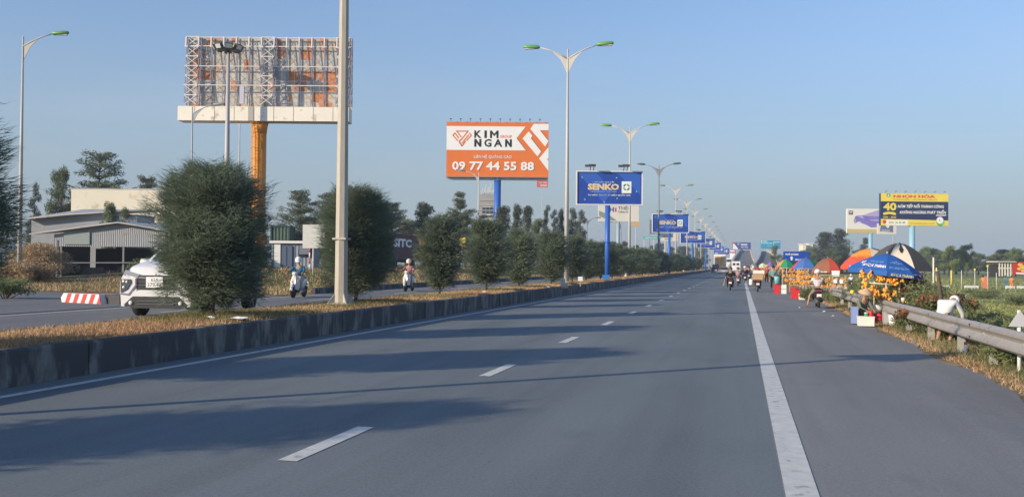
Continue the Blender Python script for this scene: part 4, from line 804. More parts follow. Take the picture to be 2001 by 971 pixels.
# --- high mast with floodlights, casting its shadow on the rusty sheets
p = on(441, 96.3); zt = zat(441, 96, 96.3)-.2
HM = thing('floodlight_mast', 'tall grey mast with a ring of floodlights in front of the rusty billboard', 'floodlight mast', (p.x, p.y, .2), YAW)
mb = MB(); mb.tube([(0, 0, 0), (0, 0, zt*.5), (0, 0, zt)], [.34, .25, .15], 12); mb.build('mast', P('mast_grey', (.42, .42, .42), .5), HM)
mb = MB(); mb.lathe([(.9, zt-.05), (.95, zt), (.9, zt+.05)], 16); 
for i in range(4): a = i*PI/4; mb.bar((.9*math.cos(a), .9*math.sin(a), zt), (-.9*math.cos(a), -.9*math.sin(a), zt), .07)
mb.lathe([(.25, zt-.3), (.2, zt+.5)], 10); mb.build('ring', dark, HM)
for i in range(8):
    a = i*PI/4+.3; f = MB(); d = Vector((math.cos(a), math.sin(a), 0)); c = d*1.25+Vector((0, 0, zt+.18)); M_ = Euler((R(-28), 0, a-PI/2)).to_matrix()
    f.box(c, (.72, .34, .5), 0, M_); f.box(c+M_ @ Vector((0, .19, 0)), (.62, .03, .42), 1, M_); f.bar(d*.9+Vector((0, 0, zt)), c, .06); f.build('floodlight', [dark, glassl], HM)

# ================================================================ BUILDINGS ON THE LEFT
def frame_at(px, zc, z0, name, label, cat, rz=YAW, group=None):
    p = on(px, zc, z0); return thing(name, label, cat, (p.x, p.y, z0), rz, group)
corr = mat('corrugated_grey', (.27, .29, .32), .6, metal=.1, var=.08, vscale=1.2, stain=(.25, .22, .19), stain_amt=.05, sscale=1.2, world=True); roofm = mat('weathered_roof_sheet', (.46, .46, .46), .6, metal=.15, var=.15, vscale=.6, stain=(.28, .24, .2), stain_amt=.3, sscale=.8, world=True)
creamw = mat('cream_wall', (.78, .73, .60), .8, var=.05, vscale=.3, stain=(.52, .45, .32), stain_amt=.16, sscale=.5, world=True)
def corrugated(mb, x0, x1, z0, z1, y, pitch=.3, dep=.05, mi=0, axis='x'):
    n = max(2, int(abs(x1-x0)/pitch)); vs = []
    for i in range(n*2+1):
        x = x0+(x1-x0)*i/(2*n); yy = y+(dep if i % 2 else 0)
        for z in (z0, z1): vs.append((x, yy, z) if axis == 'x' else (yy, x, z))
    mb.add(vs, [(2*i, 2*i+2, 2*i+3, 2*i+1) for i in range(2*n)], mi)
# long cream warehouse
zc = 108; k = zc/FPX; W = frame_at(137, zc, .2, 'warehouse', 'long cream-walled warehouse with green door behind the grey sheds', 'warehouse')
h = zat(240, 370, zc)-.2; L = 215*k
mb = MB(); mb.box((L/2, 6, h/2+.9), (L, 12, h-1.8)); mb.build('wall', creamw, W)
mb = MB(); mb.box((L/2, 6.1, h+.05), (L+.3, 12.3, .1)); mb.build('roof', roofm, W)
mb = MB(); corrugated(mb, .05, L-.05, .0, h*.53, -.06, .35); mb.build('lower_cladding', mat('pale_corrugated', (.58, .60, .56), .6, var=.05, world=True), W)
mb = MB(); mb.box((8.3, -.12, zat(282, 440, 108)-.2), (1.2, .08, .85)); mb.build('door', P('green_door', (.05, .22, .10), .5), W)
# grey sheds
zc = 72; k = zc/FPX; S = frame_at(120, zc, .2, 'shed', 'grey corrugated shed with an open dark bay beside the heap of brush', 'shed')
X5 = lambda px: (px-120)*k; Z5 = lambda py: zat(200, py, zc)-.2
wl, wr = X5(105), X5(330)
mb = MB(); corrugated(mb, wl, wr, Z5(482), Z5(458), .0, .16, .02); 
# gable wall: two faces following the roof slope
def gab(mb, pts, y, pitch=.16):
    x = pts[0][0]
    while x < pts[-1][0]-1e-3:
        xe = min(x+pitch, pts[-1][0]); zt_ = np.interp([x, xe], [q[0] for q in pts], [q[1] for q in pts])
        xm = (x+xe)/2; zm = float(np.interp(xm, [q[0] for q in pts], [q[1] for q in pts])); b0 = Z5(458)
        mb.add([(x, y, b0), (xm, y+.02, b0), (xe, y, b0), (x, y, zt_[0]), (xm, y+.02, zm), (xe, y, zt_[1])], [(0, 1, 4, 3), (1, 2, 5, 4)]); x = xe
gab(mb, [(wl, Z5(459)), (X5(232), Z5(437)), (wr, Z5(452))], 0)
mb.build('wall', corr, S)
mb = MB(); 
for (xa, za, xb, zb) in [(X5(62), Z5(460), X5(234), Z5(436)), (X5(234), Z5(436), X5(336), Z5(452))]:
    bz = zat(150, 439 if xa < 4.5*0+X5(230) else 449, 86)-.2; bz2 = zat(200, 437, 86)-.2 if xa < X5(230) else zat(300, 449, 86)-.2; bz = bz if xa < X5(230) else zat(200, 437, 86)-.2
    mb.add([(xa, -.5, za), (xb, -.5, zb), (xb*1.19, 14, bz2), (xa*1.19-1, 14, bz), (xa, -.5, za+.08), (xb, -.5, zb+.08), (xb*1.19, 14, bz2+.08), (xa*1.19-1, 14, bz+.08)], [(0, 1, 2, 3), (7, 6, 5, 4), (0, 4, 5, 1), (1, 5, 6, 2), (2, 6, 7, 3), (3, 7, 4, 0)])
mb.build('roof', roofm, S)
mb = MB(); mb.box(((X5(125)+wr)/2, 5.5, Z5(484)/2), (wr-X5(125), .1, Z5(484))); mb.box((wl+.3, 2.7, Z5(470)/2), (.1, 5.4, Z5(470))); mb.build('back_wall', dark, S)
for px in (118, 240, 328): mb = MB(); mb.box((X5(px), .1, Z5(458)/2), (.12, .12, Z5(458))); mb.build('post', P('post_grey', (.20, .21, .22), .6), S)
mb = MB(); mb.bar((X5(118), -.05, Z5(514)), (X5(330), -.05, Z5(512)), .07); mb.build('rail', P('post_grey', (.20, .21, .22), .6), S)
mb = MB(); mb.box((X5(150), -.06, Z5(466)), (1.9, .05, .9)); mb.build('patch_panel', P('faded_green_sheet', (.26, .32, .31), .6), S)
mb = MB()
for i, (a, w_, h_) in enumerate([(160, 1.6, .9), (190, 1.2, .7), (222, 1.5, 1.0), (262, 1.1, 1.1), (300, 1.4, .8)]): mb.box((X5(a), 2.4+.3*i, h_/2), (w_, 1.0, h_), 0, Matrix.Rotation(i*.4, 3, 'Z'))
mb.build('stored_goods', P('dark_clutter', (.08, .08, .085), .7, var=.4, vscale=3), S)
S2 = frame_at(70, 84, .2, 'shed', 'rear grey shed with low-pitched sheet roof between the front shed and the cream warehouse', 'shed'); k = 84/FPX; X6 = lambda px: (px-70)*k; Z6 = lambda py: zat(150, py, 84)-.2
mb = MB(); mb.add([(X6(60), 0, Z6(430)), (X6(139), 0, Z6(421)), (X6(225), 0, Z6(415)), (X6(225), 0, 0), (X6(60), 0, 0), (X6(60), 6, Z6(429)), (X6(139), 6, Z6(420)), (X6(225), 6, Z6(414)), (X6(225), 6, 0), (X6(60), 6, 0)], [(0, 1, 2, 3, 4), (9, 8, 7, 6, 5), (2, 7, 8, 3)]); mb.build('wall', corr, S2)
mb = MB(); zb_ = zat(150, 408.5, 98)-.2
mb.add([(X6(56), -.8, Z6(428)), (X6(139), -.8, Z6(419)), (X6(227), -.8, Z6(413)), (X6(222)*1.16, 14, zb_), (X6(44)*1.16-.8, 14, zb_), (X6(56), -.8, Z6(430)), (X6(139), -.8, Z6(421)), (X6(227), -.8, Z6(415)), (X6(222)*1.16, 14, zb_-.1), (X6(44)*1.16-.8, 14, zb_-.1)], [(0, 1, 2, 3, 4), (9, 8, 7, 6, 5), (0, 5, 6, 1), (1, 6, 7, 2), (2, 7, 8, 3)]); mb.build('roof', roofm, S2)
S3 = frame_at(232, 80, .2, 'shed', 'small box-shaped grey outbuilding at the right of the sheet roofs', 'shed'); k = 80/FPX
mb = MB(); mb.box((17*k, 2, (zat(240, 421, 80)-.2)/2), (34*k, 4, zat(240, 421, 80)-.2)); mb.build('wall', corr, S3); mb = MB(); mb.box((17*k, 2, zat(240, 421, 80)-.16), (36*k, 4.3, .08)); mb.build('roof', dark, S3)
# container office + containers
def container(px0, px1, y0, y1, zc, name, label, m_, cat='container', rz=YAW, depth_=2.4, rows=True, L=None):
    zb = zat((px0+px1)/2, y1, zc); t = frame_at(px0, zc, zb, name, label, cat, rz); L = L or (px1-px0)*zc/FPX; h = zat((px0+px1)/2, y0, zc)-zb
    mb = MB(); corrugated(mb, .08, L-.08, .12, h-.1, 0, .28, .045); corrugated(mb, .08, depth_-.08, .12, h-.1, L-.05, .28, .04, 0, 'y'); corrugated(mb, .08, depth_-.08, .12, h-.1, .0, .28, .04, 0, 'y'); mb.box((L/2, depth_/2+.1, h/2), (L-.12, depth_-.16, h-.1)); mb.build('cladding', m_, t)
    mb = MB()
    for x in (.05, L-.05):
        for y in (.0, depth_): mb.box((x, y, h/2), (.13, .13, h))
    for z in (.06, h-.05):
        for y in (0, depth_): mb.box((L/2, y, z), (L, .12, .12))
        for x in (.05, L-.05): mb.box((x, depth_/2, z), (.12, depth_, .12))
    mb.box((L/2, depth_/2, h), (L-.05, depth_, .04)); mb.build('frame', m_, t); return t, L, h
bluegrey = P('blue_grey_cladding', (.20, .24, .30), .6, var=.08)
co, L, h = container(531, 612, 476, 524, 78, 'site_office', 'blue-grey site office cabin with a white roof edge behind the roadside grass', bluegrey, 'cabin')
mb = MB(); mb.box((L/2, 1.2, h+.12), (L+.3, 2.9, .2)); mb.build('roof', white, co)
mb = MB(); mb.box((.45, -.05, h/2+.05), (.5, .06, h)); mb.build('white_panel', white, co)
for x in (1.0, 1.45): mb = MB(); mb.box((x, -.06, h*.48), (.38, .06, 1.7)); mb.build('door', P('cabin_door', (.10, .13, .2), .4), co)
mb = MB(); mb.box((2.45, -.05, h*.62), (.6, .06, .6)); mb.build('window', glassd, co)
mb = MB(); mb.box((L-.6, -.3, h*.72), (.85, .4, .6)); mb.build('air_conditioner', P('ac_grey', (.18, .2, .24), .5), co)
container(528, 565, 441, 475, 92, 'container', 'dark green container stacked above the site office', P('dark_green_steel', (.03, .075, .055), .6, var=.1))
maroon = P('maroon_steel', (.13, .055, .06), .6, var=.12, vscale=1)
CT, L, h = container(752, 806, 453, 505, 90, 'container', 'maroon shipping container with big white letters on a trailer', maroon, rz=YAW+R(-14), L=12.0, depth_=2.4)
CT.rotation_euler = (0, 0, R(94)); p = on(752, 90); CT.location = (p.x, p.y, CT.location.z)
mb = MB(); put_text(mb, 'SITC', 2.6, h*.46, 6.6, h*.34, -.03, 0, .05, .12); mb.build('lettering', whiteb, CT, fix=False)
mb = MB(); mb.box((.0, 1.2, h/2), (.06, 2.3, h-.2)); mb.build('end_door', P('faded_orange_door', (.5, .22, .08), .6), CT)
TR = thing('trailer', 'dark flatbed trailer carrying the maroon shipping container', 'trailer', (p.x, p.y, ground_z(p.x, p.y)), R(94))
zb = CT.location.z-TR.location.z
mb = MB(); mb.box((6, 1.2, zb-.2), (12.2, 1.0, .3)); mb.box((6, 1.2, zb-.06), (12.2, 2.4, .1)); mb.build('chassis', black, TR)
wh = MB(); wh.lathe([(.42, -.12), (.5, -.1), (.5, .1), (.42, .12), (.2, .1)], 18, M=Matrix.Rotation(PI/2, 3, 'X')); whm = wh.mesh('wheel', rubber)
for x in (1.2, 2.5, 3.8, 9.5, 10.8):
    for y in (.25, 2.15): obj('wheel', whm, TR, (x, y, .5))
C2, _, _ = container(806, 822, 458, 505, 112, 'container', 'rust-orange container partly hidden behind the cone-shaped shrub', P('rust_orange_steel', (.42, .17, .07), .65, var=.1), L=6)
C3, _, _ = container(818, 850, 478, 510, 130, 'container', 'dull brown container behind the loose feathery shrub', P('brown_steel', (.2, .12, .09), .65, var=.1))
# yellow panel glimpsed between shrubs
b = Board('signboard', 'small yellow board glimpsed between two median shrubs', 'sign', 898, 464, 909, 482, 100, 903, 2, polem, yellow, thick=.06)
# white board seen from behind on a post + striped pole
b = Board('road_sign', 'large blank white road sign board on a post behind the striped pole', 'road sign', 591, 439, 634, 485, 66, 612, 3.5, polem, P('sign_back_white', (.66, .66, .62), .6, var=.06), thick=.05)
zc = 70; p = on(605, zc); H = zat(605, 449, zc)-.28; t = thing('barrier_pole', 'upright red and white striped pole in front of the blank white sign', 'striped pole', (p.x, p.y, .28), YAW)
for i in range(9):
    mb = MB(); mb.tube([(0, 0, H*i/9), (0, 0, H*(i+1)/9)], .055, 10); mb.build('stripe', redb if i % 2 else white, t)
# grey tower
zc = 330; k = zc/FPX; p = on(951, zc); H = zat(951, 380, zc); TW = thing('tower_building', 'grey concrete tower with antennas behind the blue billboard column', 'tower', (p.x, p.y, .2), YAW)
tw = P('tower_grey', (.34, .33, .31), .7, var=.08, vscale=.3)
mb = MB(); mb.box((0, 3, H/2), (29*k, 6, H)); mb.build('wall', tw, TW)
for i in range(13):
    mb = MB(); mb.box((0, -.1, H-2.2-i*1.7), (29*k+.3, .3, .25)); mb.build('floor_band', P('band_pale', (.42, .41, .38), .7), TW)
for i in range(4):
    mb = MB(); mb.box((-1.2+i*1.3, -.12, H-5.6), (.9, .12, 2.0)); mb.build('window', glassd, TW)
mb = MB(); mb.box((-.2, -.5, H-7.2), (16*k, 1.0, .3)); mb.box((-.2, -.9, H-4.4), (16*k, .1, .2)); mb.build('balcony', P('band_white', (.62, .6, .55), .6), TW)
for x, l in [(-2.0, 1.9), (-1.0, 3.2), (-.1, 2.4), (.7, 3.6), (1.6, 1.6)]: mb = MB(); mb.bar((x, 1, H), (x+.5, 1, H+l), .3); mb.build('antenna', P('band_white', (.62, .6, .55), .6), TW)
mb = MB()
for x in np.arange(-2.4, 2.5, .6): mb.bar((x, 0, H), (x, 0, H+.9), .12)
mb.bar((-2.5, 0, H+.9), (2.5, 0, H+.9), .14); mb.build('railing', P('band_white', (.62, .6, .55), .6), TW)

# striped island block and dark bin by the junction
p0 = gnd(119, 590, .26); p1 = gnd(196, 594, .26); dv = (p1-p0); Lb = dv.length; rz = math.atan2(dv.y, dv.x); t = thing('traffic_island_kerb', 'low red and white striped kerb block at the junction', 'striped kerb', (p0.x, p0.y, .26), rz)
H = 20/78*1.15; mb = MB(); mb.prism([(0.05, 0), (0, H*.5), (.15, H), (Lb-.1, H*1.02), (Lb+.02, 0)], 0, .8, 0, 'y'); mb.build('block', white, t)
sw = Lb/9.5
for i in range(5):
    x0 = .25+i*2*sw*.95; mb = MB(); pts = [(x0, .0), (min(x0+sw*.9, Lb), .0), (min(x0+sw*1.6, Lb-.02), H*.99), (x0+sw*.7, H*.99)]; mb.prism(pts, -.012, 0, 0, 'y'); mb.add([(pts[3][0], -.0, H*1.03), (pts[2][0], 0, H*1.03), (pts[2][0]+.1, .8, H*1.03), (pts[3][0]+.1, .8, H*1.03)], [(0, 1, 2, 3)]); mb.build('stripe', redb, t)
p = gnd(216, 594, .26); t = thing('dark_block', 'low dark concrete kerb end beside the striped block, next to the white car', 'concrete block', (p.x, p.y, .26), rz); mb = MB(); mb.box((0, .4, H/2), (.95, .8, H)); mb.build('block', mat('dark_block_conc', (.06, .06, .06), .8, var=.2), t)

# ---- bridge ramps rising ahead
def ramp(name, label, pts, wpx, m_, par=True):
    """pts: (px, py, zc) centre line; width in px at each"""
    Lf, Rt = [], []
    for (px, py, zc), w in zip(pts, wpx): Lf.append(at(px-w/2, py, zc)); Rt.append(at(px+w/2, py, zc))
    t = thing(name, label, 'bridge ramp')
    mb = MB(); n = len(Lf)
    for i in range(n-1):
        a, b_, c, d = Lf[i], Rt[i], Rt[i+1], Lf[i+1]; bot = [Vector((v.x, v.y, -1)) for v in (a, b_, c, d)]
        mb.add([a, b_, c, d]+bot, [(0, 1, 2, 3), (0, 4, 5, 1), (1, 5, 6, 2), (3, 7, 4, 0)])
    mb.build('deck', m_, t)
    for S_ in (Lf, Rt):
        mb = MB()
        for i in range(n-1):
            a, b_ = S_[i], S_[i+1]; o = Vector((0, 0, .9)); w = Vector((.35, 0, 0)); mb.add([a-w, a+w, b_+w, b_-w, a-w+o, a+w+o, b_+w+o, b_-w+o], [(4, 5, 6, 7), (0, 1, 5, 4), (2, 3, 7, 6), (0, 4, 7, 3), (1, 2, 6, 5)])
        mb.build('parapet', P('parapet_pale', (.55, .50, .42), .7), t)
    return t
ramp('bridge_ramp', 'main road rising to a bridge crest below the navy billboard', [(1455, 527, 300), (1454, 520, 330), (1453, 507, 380), (1455, 496, 430), (1457, 489.5, 480)], [62, 52, 38, 27, 19], asph3)
ramp('bridge_ramp', 'second ramp with pale parapets curving up right of the main one', [(1497, 527, 270), (1499, 516, 300), (1500, 505, 335), (1497, 496, 370), (1493, 491, 400)], [56, 44, 34, 22, 12], asph3)
sheet('road', asph3, [-60, -8.9], [300, 420, 700], lambda x, y: .1)
sheet('road', asph, [-8.9, 40], [295, 300, 420, 700], lambda x, y: -.02)
# ================================================================ PEOPLE
def skin_mesh(name, V, Eg, Rr, mat_, sub=1):
    me = bpy.data.meshes.new(name); me.from_pydata([tuple(v) for v in V], Eg, []); o = bpy.data.objects.new('tmp', me); COL.objects.link(o)
    o.modifiers.new('s', 'SKIN'); sv = me.skin_vertices[0].data
    for i, r in enumerate(Rr): sv[i].radius = (r, r) if not isinstance(r, tuple) else r
    sv[0].use_root = True
    if sub: md = o.modifiers.new('u', 'SUBSURF'); md.levels = sub; md.render_levels = sub
    dg = bpy.context.evaluated_depsgraph_get(); out = bpy.data.meshes.new_from_object(o.evaluated_get(dg)); out.name = name
    bpy.data.objects.remove(o); bpy.data.meshes.remove(me)
    out.materials.clear(); out.materials.append(mat_)
    for p in out.polygons: p.use_smooth = True
    return out
POSES = {
 # x right, y forward; hips, chest, neck, head, shoulders, elbows, wrists, hips, knees, ankles, toes
 'ride': dict(pel=(0, -.14, .80), ch=(0, -.03, 1.13), nk=(0, .0, 1.30), hd=(0, .05, 1.44), sh=.19, el=[(.29, .20, 1.02)]*2, wr=[(.31, .46, .98)]*2, kn=[(.19, .30, .66)]*2, an=[(.17, .16, .27)]*2, to=[(.18, .36, .22)]*2),
 'ridestop': dict(pel=(0, -.14, .80), ch=(0, -.06, 1.14), nk=(0, -.02, 1.31), hd=(0, .03, 1.45), sh=.20, el=[(.30, .16, 1.0)]*2, wr=[(.32, .42, .98)]*2, kn=[(-.30, .24, .50), (.19, .30, .66)], an=[(-.40, .08, .07), (.17, .16, .27)], to=[(-.42, .28, .03), (.18, .36, .22)]),
 'stand': dict(pel=(0, 0, .90), ch=(0, .02, 1.25), nk=(0, .03, 1.43), hd=(0, .06, 1.57), sh=.19, el=[(.25, .05, 1.05)]*2, wr=[(.22, .28, .95)]*2, kn=[(.11, .02, .48)]*2, an=[(.12, -.02, .08)]*2, to=[(.13, .18, .03)]*2),
 'bend': dict(pel=(0, -.05, .82), ch=(0, .28, .98), nk=(0, .42, .92), hd=(0, .52, .84), sh=.19, el=[(.22, .45, .68)]*2, wr=[(.18, .5, .45)]*2, kn=[(.12, .06, .45)]*2, an=[(.13, -.04, .08)]*2, to=[(.13, .16, .03)]*2),
 'lean': dict(pel=(0, -.06, .62), ch=(0, .16, .86), nk=(0, .29, .93), hd=(0, .39, .95), sh=.18, el=[(.24, .34, .66)]*2, wr=[(.18, .46, .44)]*2, kn=[(.15, .14, .36)]*2, an=[(.14, -.04, .08)]*2, to=[(.15, .16, .03)]*2),
 'squat': dict(pel=(0, -.05, .34), ch=(0, .12, .68), nk=(0, .18, .84), hd=(0, .23, .97), sh=.19, el=[(.24, .30, .50)]*2, wr=[(.15, .50, .42)]*2, kn=[(.2, .36, .50)]*2, an=[(.17, .14, .09)]*2, to=[(.18, .34, .04)]*2),
}
def mir(p, s): return Vector((abs(p[0])*s if p[0] > 0 else p[0]*(1 if s < 0 else -1), p[1], p[2]))
def person(label, pose, loc, rz, top, legs, hat=None, hatm=None, sc=1.0, mask=None, bare=False, sleeves=True, shoes=None, group=None, hair=True, fac=True):
    J = POSES[pose]; t = thing('person', label, 'person', loc, rz, group); t.scale = (sc,)*3
    V = []; E_ = []; Rr = []
    def vt(p, r, par=None):
        V.append(Vector(p)); Rr.append(r)
        if par is not None: E_.append((par, len(V)-1))
        return len(V)-1
    pel = vt(J['pel'], .115); ch = vt(J['ch'], (.15, .11), pel); nb = vt(Vector(J['nk']), .055, ch); nk = vt(Vector(J['nk'])*.6+Vector(J['hd'])*.4, .05, nb)
    hd = Vector(J['hd']); up = (hd-Vector(J['nk'])).normalized(); a = vt(hd-up*.03, .078, nk); vt(hd+up*.07, .085, a)
    for k, s in ((0, -1), (1, 1)):
        c = Vector(J['ch']); sh = vt(c+Vector((s*J['sh'], 0, .06)), .052, ch)
        el = vt(mir(J['el'][k], s), .04, sh); wr_ = mir(J['wr'][k], s); w = vt(wr_, .027, el)
        d = (wr_-V[el]).normalized(); pal = vt(wr_+d*.05, (.034, .018), w); sd = Vector((s, 0, 0)); tip = wr_+d*.085
        for q in range(4):
            fb = vt(tip+sd*(.026-.017*q)*-1, .0095, pal); vt(V[fb]+d*.035+Vector((0, 0, -.022-.004*q)), .008, fb)
        th = vt(wr_+d*.04-sd*.035, .011, pal); vt(V[th]+d*.035+Vector((0, 0, -.012)), .009, th)
        hp = vt(Vector(J['pel'])+Vector((s*.09, .02, -.03)), .088, pel); kn = vt(mir(J['kn'][k], s), .056, hp); an = vt(mir(J['an'][k], s), .036, kn); vt(mir(J['to'][k], s), .032, an)
    obj('body', skin_mesh('body', V, E_, Rr, skin, 1), t)
    if fac:
        f = MB(); fw = (Vector((0, 1, 0))-up*up.y).normalized(); c = hd+up*.02; f.ball(c+fw*.088-up*.01, (.012, .018, .02), 0, 6, 4)
        for s in (-1, 1): f.ball(c+fw*.07+Vector((s*.032, 0, 0))+up*.015, .012, 1, 6, 4); f.ball(c+Vector((s*.084, 0, 0)), (.012, .02, .03), 0, 6, 4)
        f.box(c+fw*.076-up*.05, (.04, .01, .008), 2); f.build('face', [skin, blackb, P('lips', (.4, .15, .12), .5)], t)
    # shirt
    V, E_, Rr = [], [], []
    pel = vt(Vector(J['pel'])+(Vector((0, -.05, -.04)) if pose in ('bend', 'lean') else Vector((0, 0, .02))), .155 if pose in ('bend', 'lean') else .135); ch = vt(J['ch'], (.185, .165) if pose == 'lean' else (.165, .13), pel); vt(Vector(J['nk'])-Vector((0, 0, .02)), .075, ch)
    for k, s in ((0, -1), (1, 1)):
        sh = vt(Vector(J['ch'])+Vector((s*J['sh'], 0, .06)), .068, ch); el = mir(J['el'][k], s)
        if sleeves: e = vt(el, .052, sh); vt(V[e]*.15+mir(J['wr'][k], s)*.85, .036, e)
        else: vt(V[sh]*.35+el*.65, .062, sh)
    obj('shirt', skin_mesh('shirt', V, E_, Rr, top, 1), t)
    V, E_, Rr = [], [], []; pel = vt(Vector(J['pel']), .125)
    for k, s in ((0, -1), (1, 1)):
        hp = vt(Vector(J['pel'])+Vector((s*.09, .02, -.03)), .085 if pose in ('bend', 'lean') else .1, pel); kn = mir(J['kn'][k], s); an = mir(J['an'][k], s)
        if bare: vt(V[hp]*.15+kn*.85, .078, hp)
        else: e = vt(kn, .07, hp); vt(V[e]*.1+an*.9, .05, e)
    obj('trousers', skin_mesh('trousers', V, E_, Rr, legs, 1), t)
    for k, s in ((0, -1), (1, 1)): a, b_ = mir(J['an'][k], s), mir(J['to'][k], s); sm = MB(); sm.tube([a+(a-b_)*.15+Vector((0, 0, -.02)), (a+b_)/2+Vector((0, 0, -.005)), b_+(b_-a)*.12], [.042, .046, .03], 8); sm.build('shoe', shoes or dark, t)
    q = Vector((0, 0, 1)).rotation_difference(up).to_matrix(); c = hd+up*.035
    if hat == 'helmet':
        mb = MB(); mb.lathe([(.128, -.05), (.134, .0), (.128, .05), (.10, .10), (.055, .135), (.01, .147)], 14, c, M=q, sc=(1, 1.12)); mb.box(c+q @ Vector((0, .15, -.01)), (.16, .09, .012), 0, q); mb.build('helmet', hatm, t)
    elif hat == 'cone':
        mb = MB(); mb.lathe([(.27, 0), (.18, .075), (.09, .14), (.008, .195), (.0, .19), (.262, -.006)], 18, c+up*.02, M=q); mb.build('conical_hat', hatm, t)
    elif hat == 'cap':
        mb = MB(); mb.lathe([(.105, -.02), (.112, .02), (.1, .07), (.05, .105), (.005, .11)], 12, c, M=q); mb.box(c+q @ Vector((0, .14, .0)), (.15, .12, .012), 0, q); mb.build('cap', hatm, t)
    else:
        mb = MB(); mb.lathe([(.09, -.09), (.10, -.03), (.104, .02), (.09, .07), (.05, .1), (.005, .105)], 12, c-q @ Vector((0, .018, 0)), M=q); mb.build('hair', P('black_hair', (.012, .01, .01), .5), t)
    if mask: mb = MB(); fw = Vector((0, 1, 0)); mb.ball(hd+fw*.045-up*.03, (.07, .052, .05), 0, 10, 6); mb.build('face_mask', mask, t)
    return t
# ================================================================ MOTORBIKES
def motorbike(label, loc, rz, body, sc=1.0, plate=True, scooter=True, group='motorbikes'):
    t = thing('motorbike', label, 'motorbike', loc, rz, group); t.scale = (sc,)*3
    def part(mb, n, m_): return mb.build(n, m_, t)
    RX = Matrix.Rotation(PI/2, 3, 'Y'); wr = .27 if scooter else .29
    for y in (-.62, .62):
        mb = MB(); mb.lathe([(wr-.075, -.035), (wr-.02, -.045), (wr, -.02), (wr, .02), (wr-.02, .045), (wr-.075, .035)], 20, (0, 0, 0), M=RX); w = obj('wheel', mb.mesh('wheel', rubber), t, (0, y, wr))
        r_ = MB(); r_.lathe([(.03, -.04), (.04, -.02), (.04, .02), (.03, .04)], 10, M=RX)
        for i in range(5): a = i*2*PI/5; r_.bar((0, 0, 0), (0, (wr-.06)*math.cos(a), (wr-.06)*math.sin(a)), .022, .03)
        obj('rim', r_.mesh('rim', P('alloy', (.35, .35, .37), .35, metal=.8)), w)
    mb = MB()   # rear body shell
    S = lambda y, w, z0, z1: [(-w, y, z0+.04), (-w*.9, y, z1-.05), (-w*.5, y, z1), (w*.5, y, z1), (w*.9, y, z1-.05), (w, y, z0+.04), (w*.6, y, z0), (-w*.6, y, z0)]
    mb.loft([S(-.78, .05, .66, .74), S(-.66, .12, .56, .78), S(-.40, .155, .44, .77), S(-.12, .13, .30, .70), S(.04, .10, .26, .50)]); part(mb, 'rear_body', body)
    mb = MB(); mb.loft([S(-.66, .1, .755, .80), S(-.35, .135, .75, .84), S(.0, .115, .72, .79), S(.12, .06, .70, .74)]); part(mb, 'seat', P('seat_black', (.02, .02, .02), .6))
    mb = MB(); mb.box((0, .16, .27), (.24, .42, .07)); part(mb, 'floorboard', dark)
    mb = MB(); mb.add([(-.17, .44, .30), (.17, .44, .30), (.2, .40, .62), (.10, .40, .92), (-.10, .40, .92), (-.2, .40, .62), (-.05, .56, .34), (.05, .56, .34), (.07, .55, .62), (.04, .47, .90), (-.04, .47, .90), (-.07, .55, .62)], [(5, 4, 3, 2, 1, 0), (0, 1, 7, 6), (1, 2, 8, 7), (2, 3, 9, 8), (3, 4, 10, 9), (4, 5, 11, 10), (5, 0, 6, 11), (6, 7, 8, 9, 10, 11)]); part(mb, 'leg_shield', body)
    mb = MB(); mb.tube([(0, .62, wr), (0, .56, .42), (0, .44, .95)], [.03, .03, .025], 8); part(mb, 'fork', dark)
    mb = MB(); mb.loft([[(x, y, z) for x, z in ((-.055, wr+.06+o), (0, wr+.10+o), (.055, wr+.06+o), (.05, wr+.02+o), (-.05, wr+.02+o))] for y, o in ((.36, .02), (.5, .15), (.64, .19), (.80, .12), (.88, .0))]); part(mb, 'front_fender', body)
    mb = MB(); mb.loft([[(x*w, y, z) for x, z in ((-1, z0), (-.8, z1), (.8, z1), (1, z0), (.6, z0-.05), (-.6, z0-.05))] for y, w, z0, z1 in ((.36, .07, .93, .98), (.42, .13, .92, 1.02), (.50, .10, .92, 1.0), (.54, .05, .93, .96))]); part(mb, 'handlebar_cowl', body)
    mb = MB(); mb.tube([(-.33, .36, 1.0), (-.14, .42, .97), (.14, .42, .97), (.33, .36, 1.0)], .015, 6); part(mb, 'handlebar', dark)
    for s in (-1, 1):
        mb = MB(); mb.bar((s*.17, .43, .98), (s*.26, .46, 1.16), .01); mb.ball((s*.28, .46, 1.19), (.06, .012, .045), 0, 10, 6); part(mb, 'mirror', black)
        mb = MB(); mb.ball((s*.17, .52, .66), (.03, .02, .035), 0, 8, 5); part(mb, 'indicator', P('amber_lens', (.7, .25, .02), .3))
    mb = MB(); mb.ball((0, .53, .955), (.075, .03, .045), 0, 12, 6); part(mb, 'headlight', P('headlamp_glass', (.75, .75, .72), .1))
    mb = MB(); mb.box((0, -.785, .71), (.17, .05, .055)); part(mb, 'tail_light', P('tail_red', (.5, .02, .01), .25))
    mb = MB(); mb.loft([[(x, y, z) for x, z in ((-.06, z0), (.06, z0), (.05, z0-.03), (-.05, z0-.03))] for y, z0 in ((-.60, .62), (-.80, .60), (-.90, .44), (-.88, .34))]); part(mb, 'rear_fender', black)
    mb = MB(); mb.box((0, -.885, .52), (.19, .012, .14), 0, Matrix.Rotation(R(15), 3, 'X')); part(mb, 'number_plate', whiteb)
    mb = MB(); mb.tube([(.12, .0, .24), (.14, -.4, .26), (.15, -.78, .36)], [.025, .04, .045], 8); part(mb, 'exhaust', P('exhaust_grey', (.12, .12, .12), .4, metal=.6))
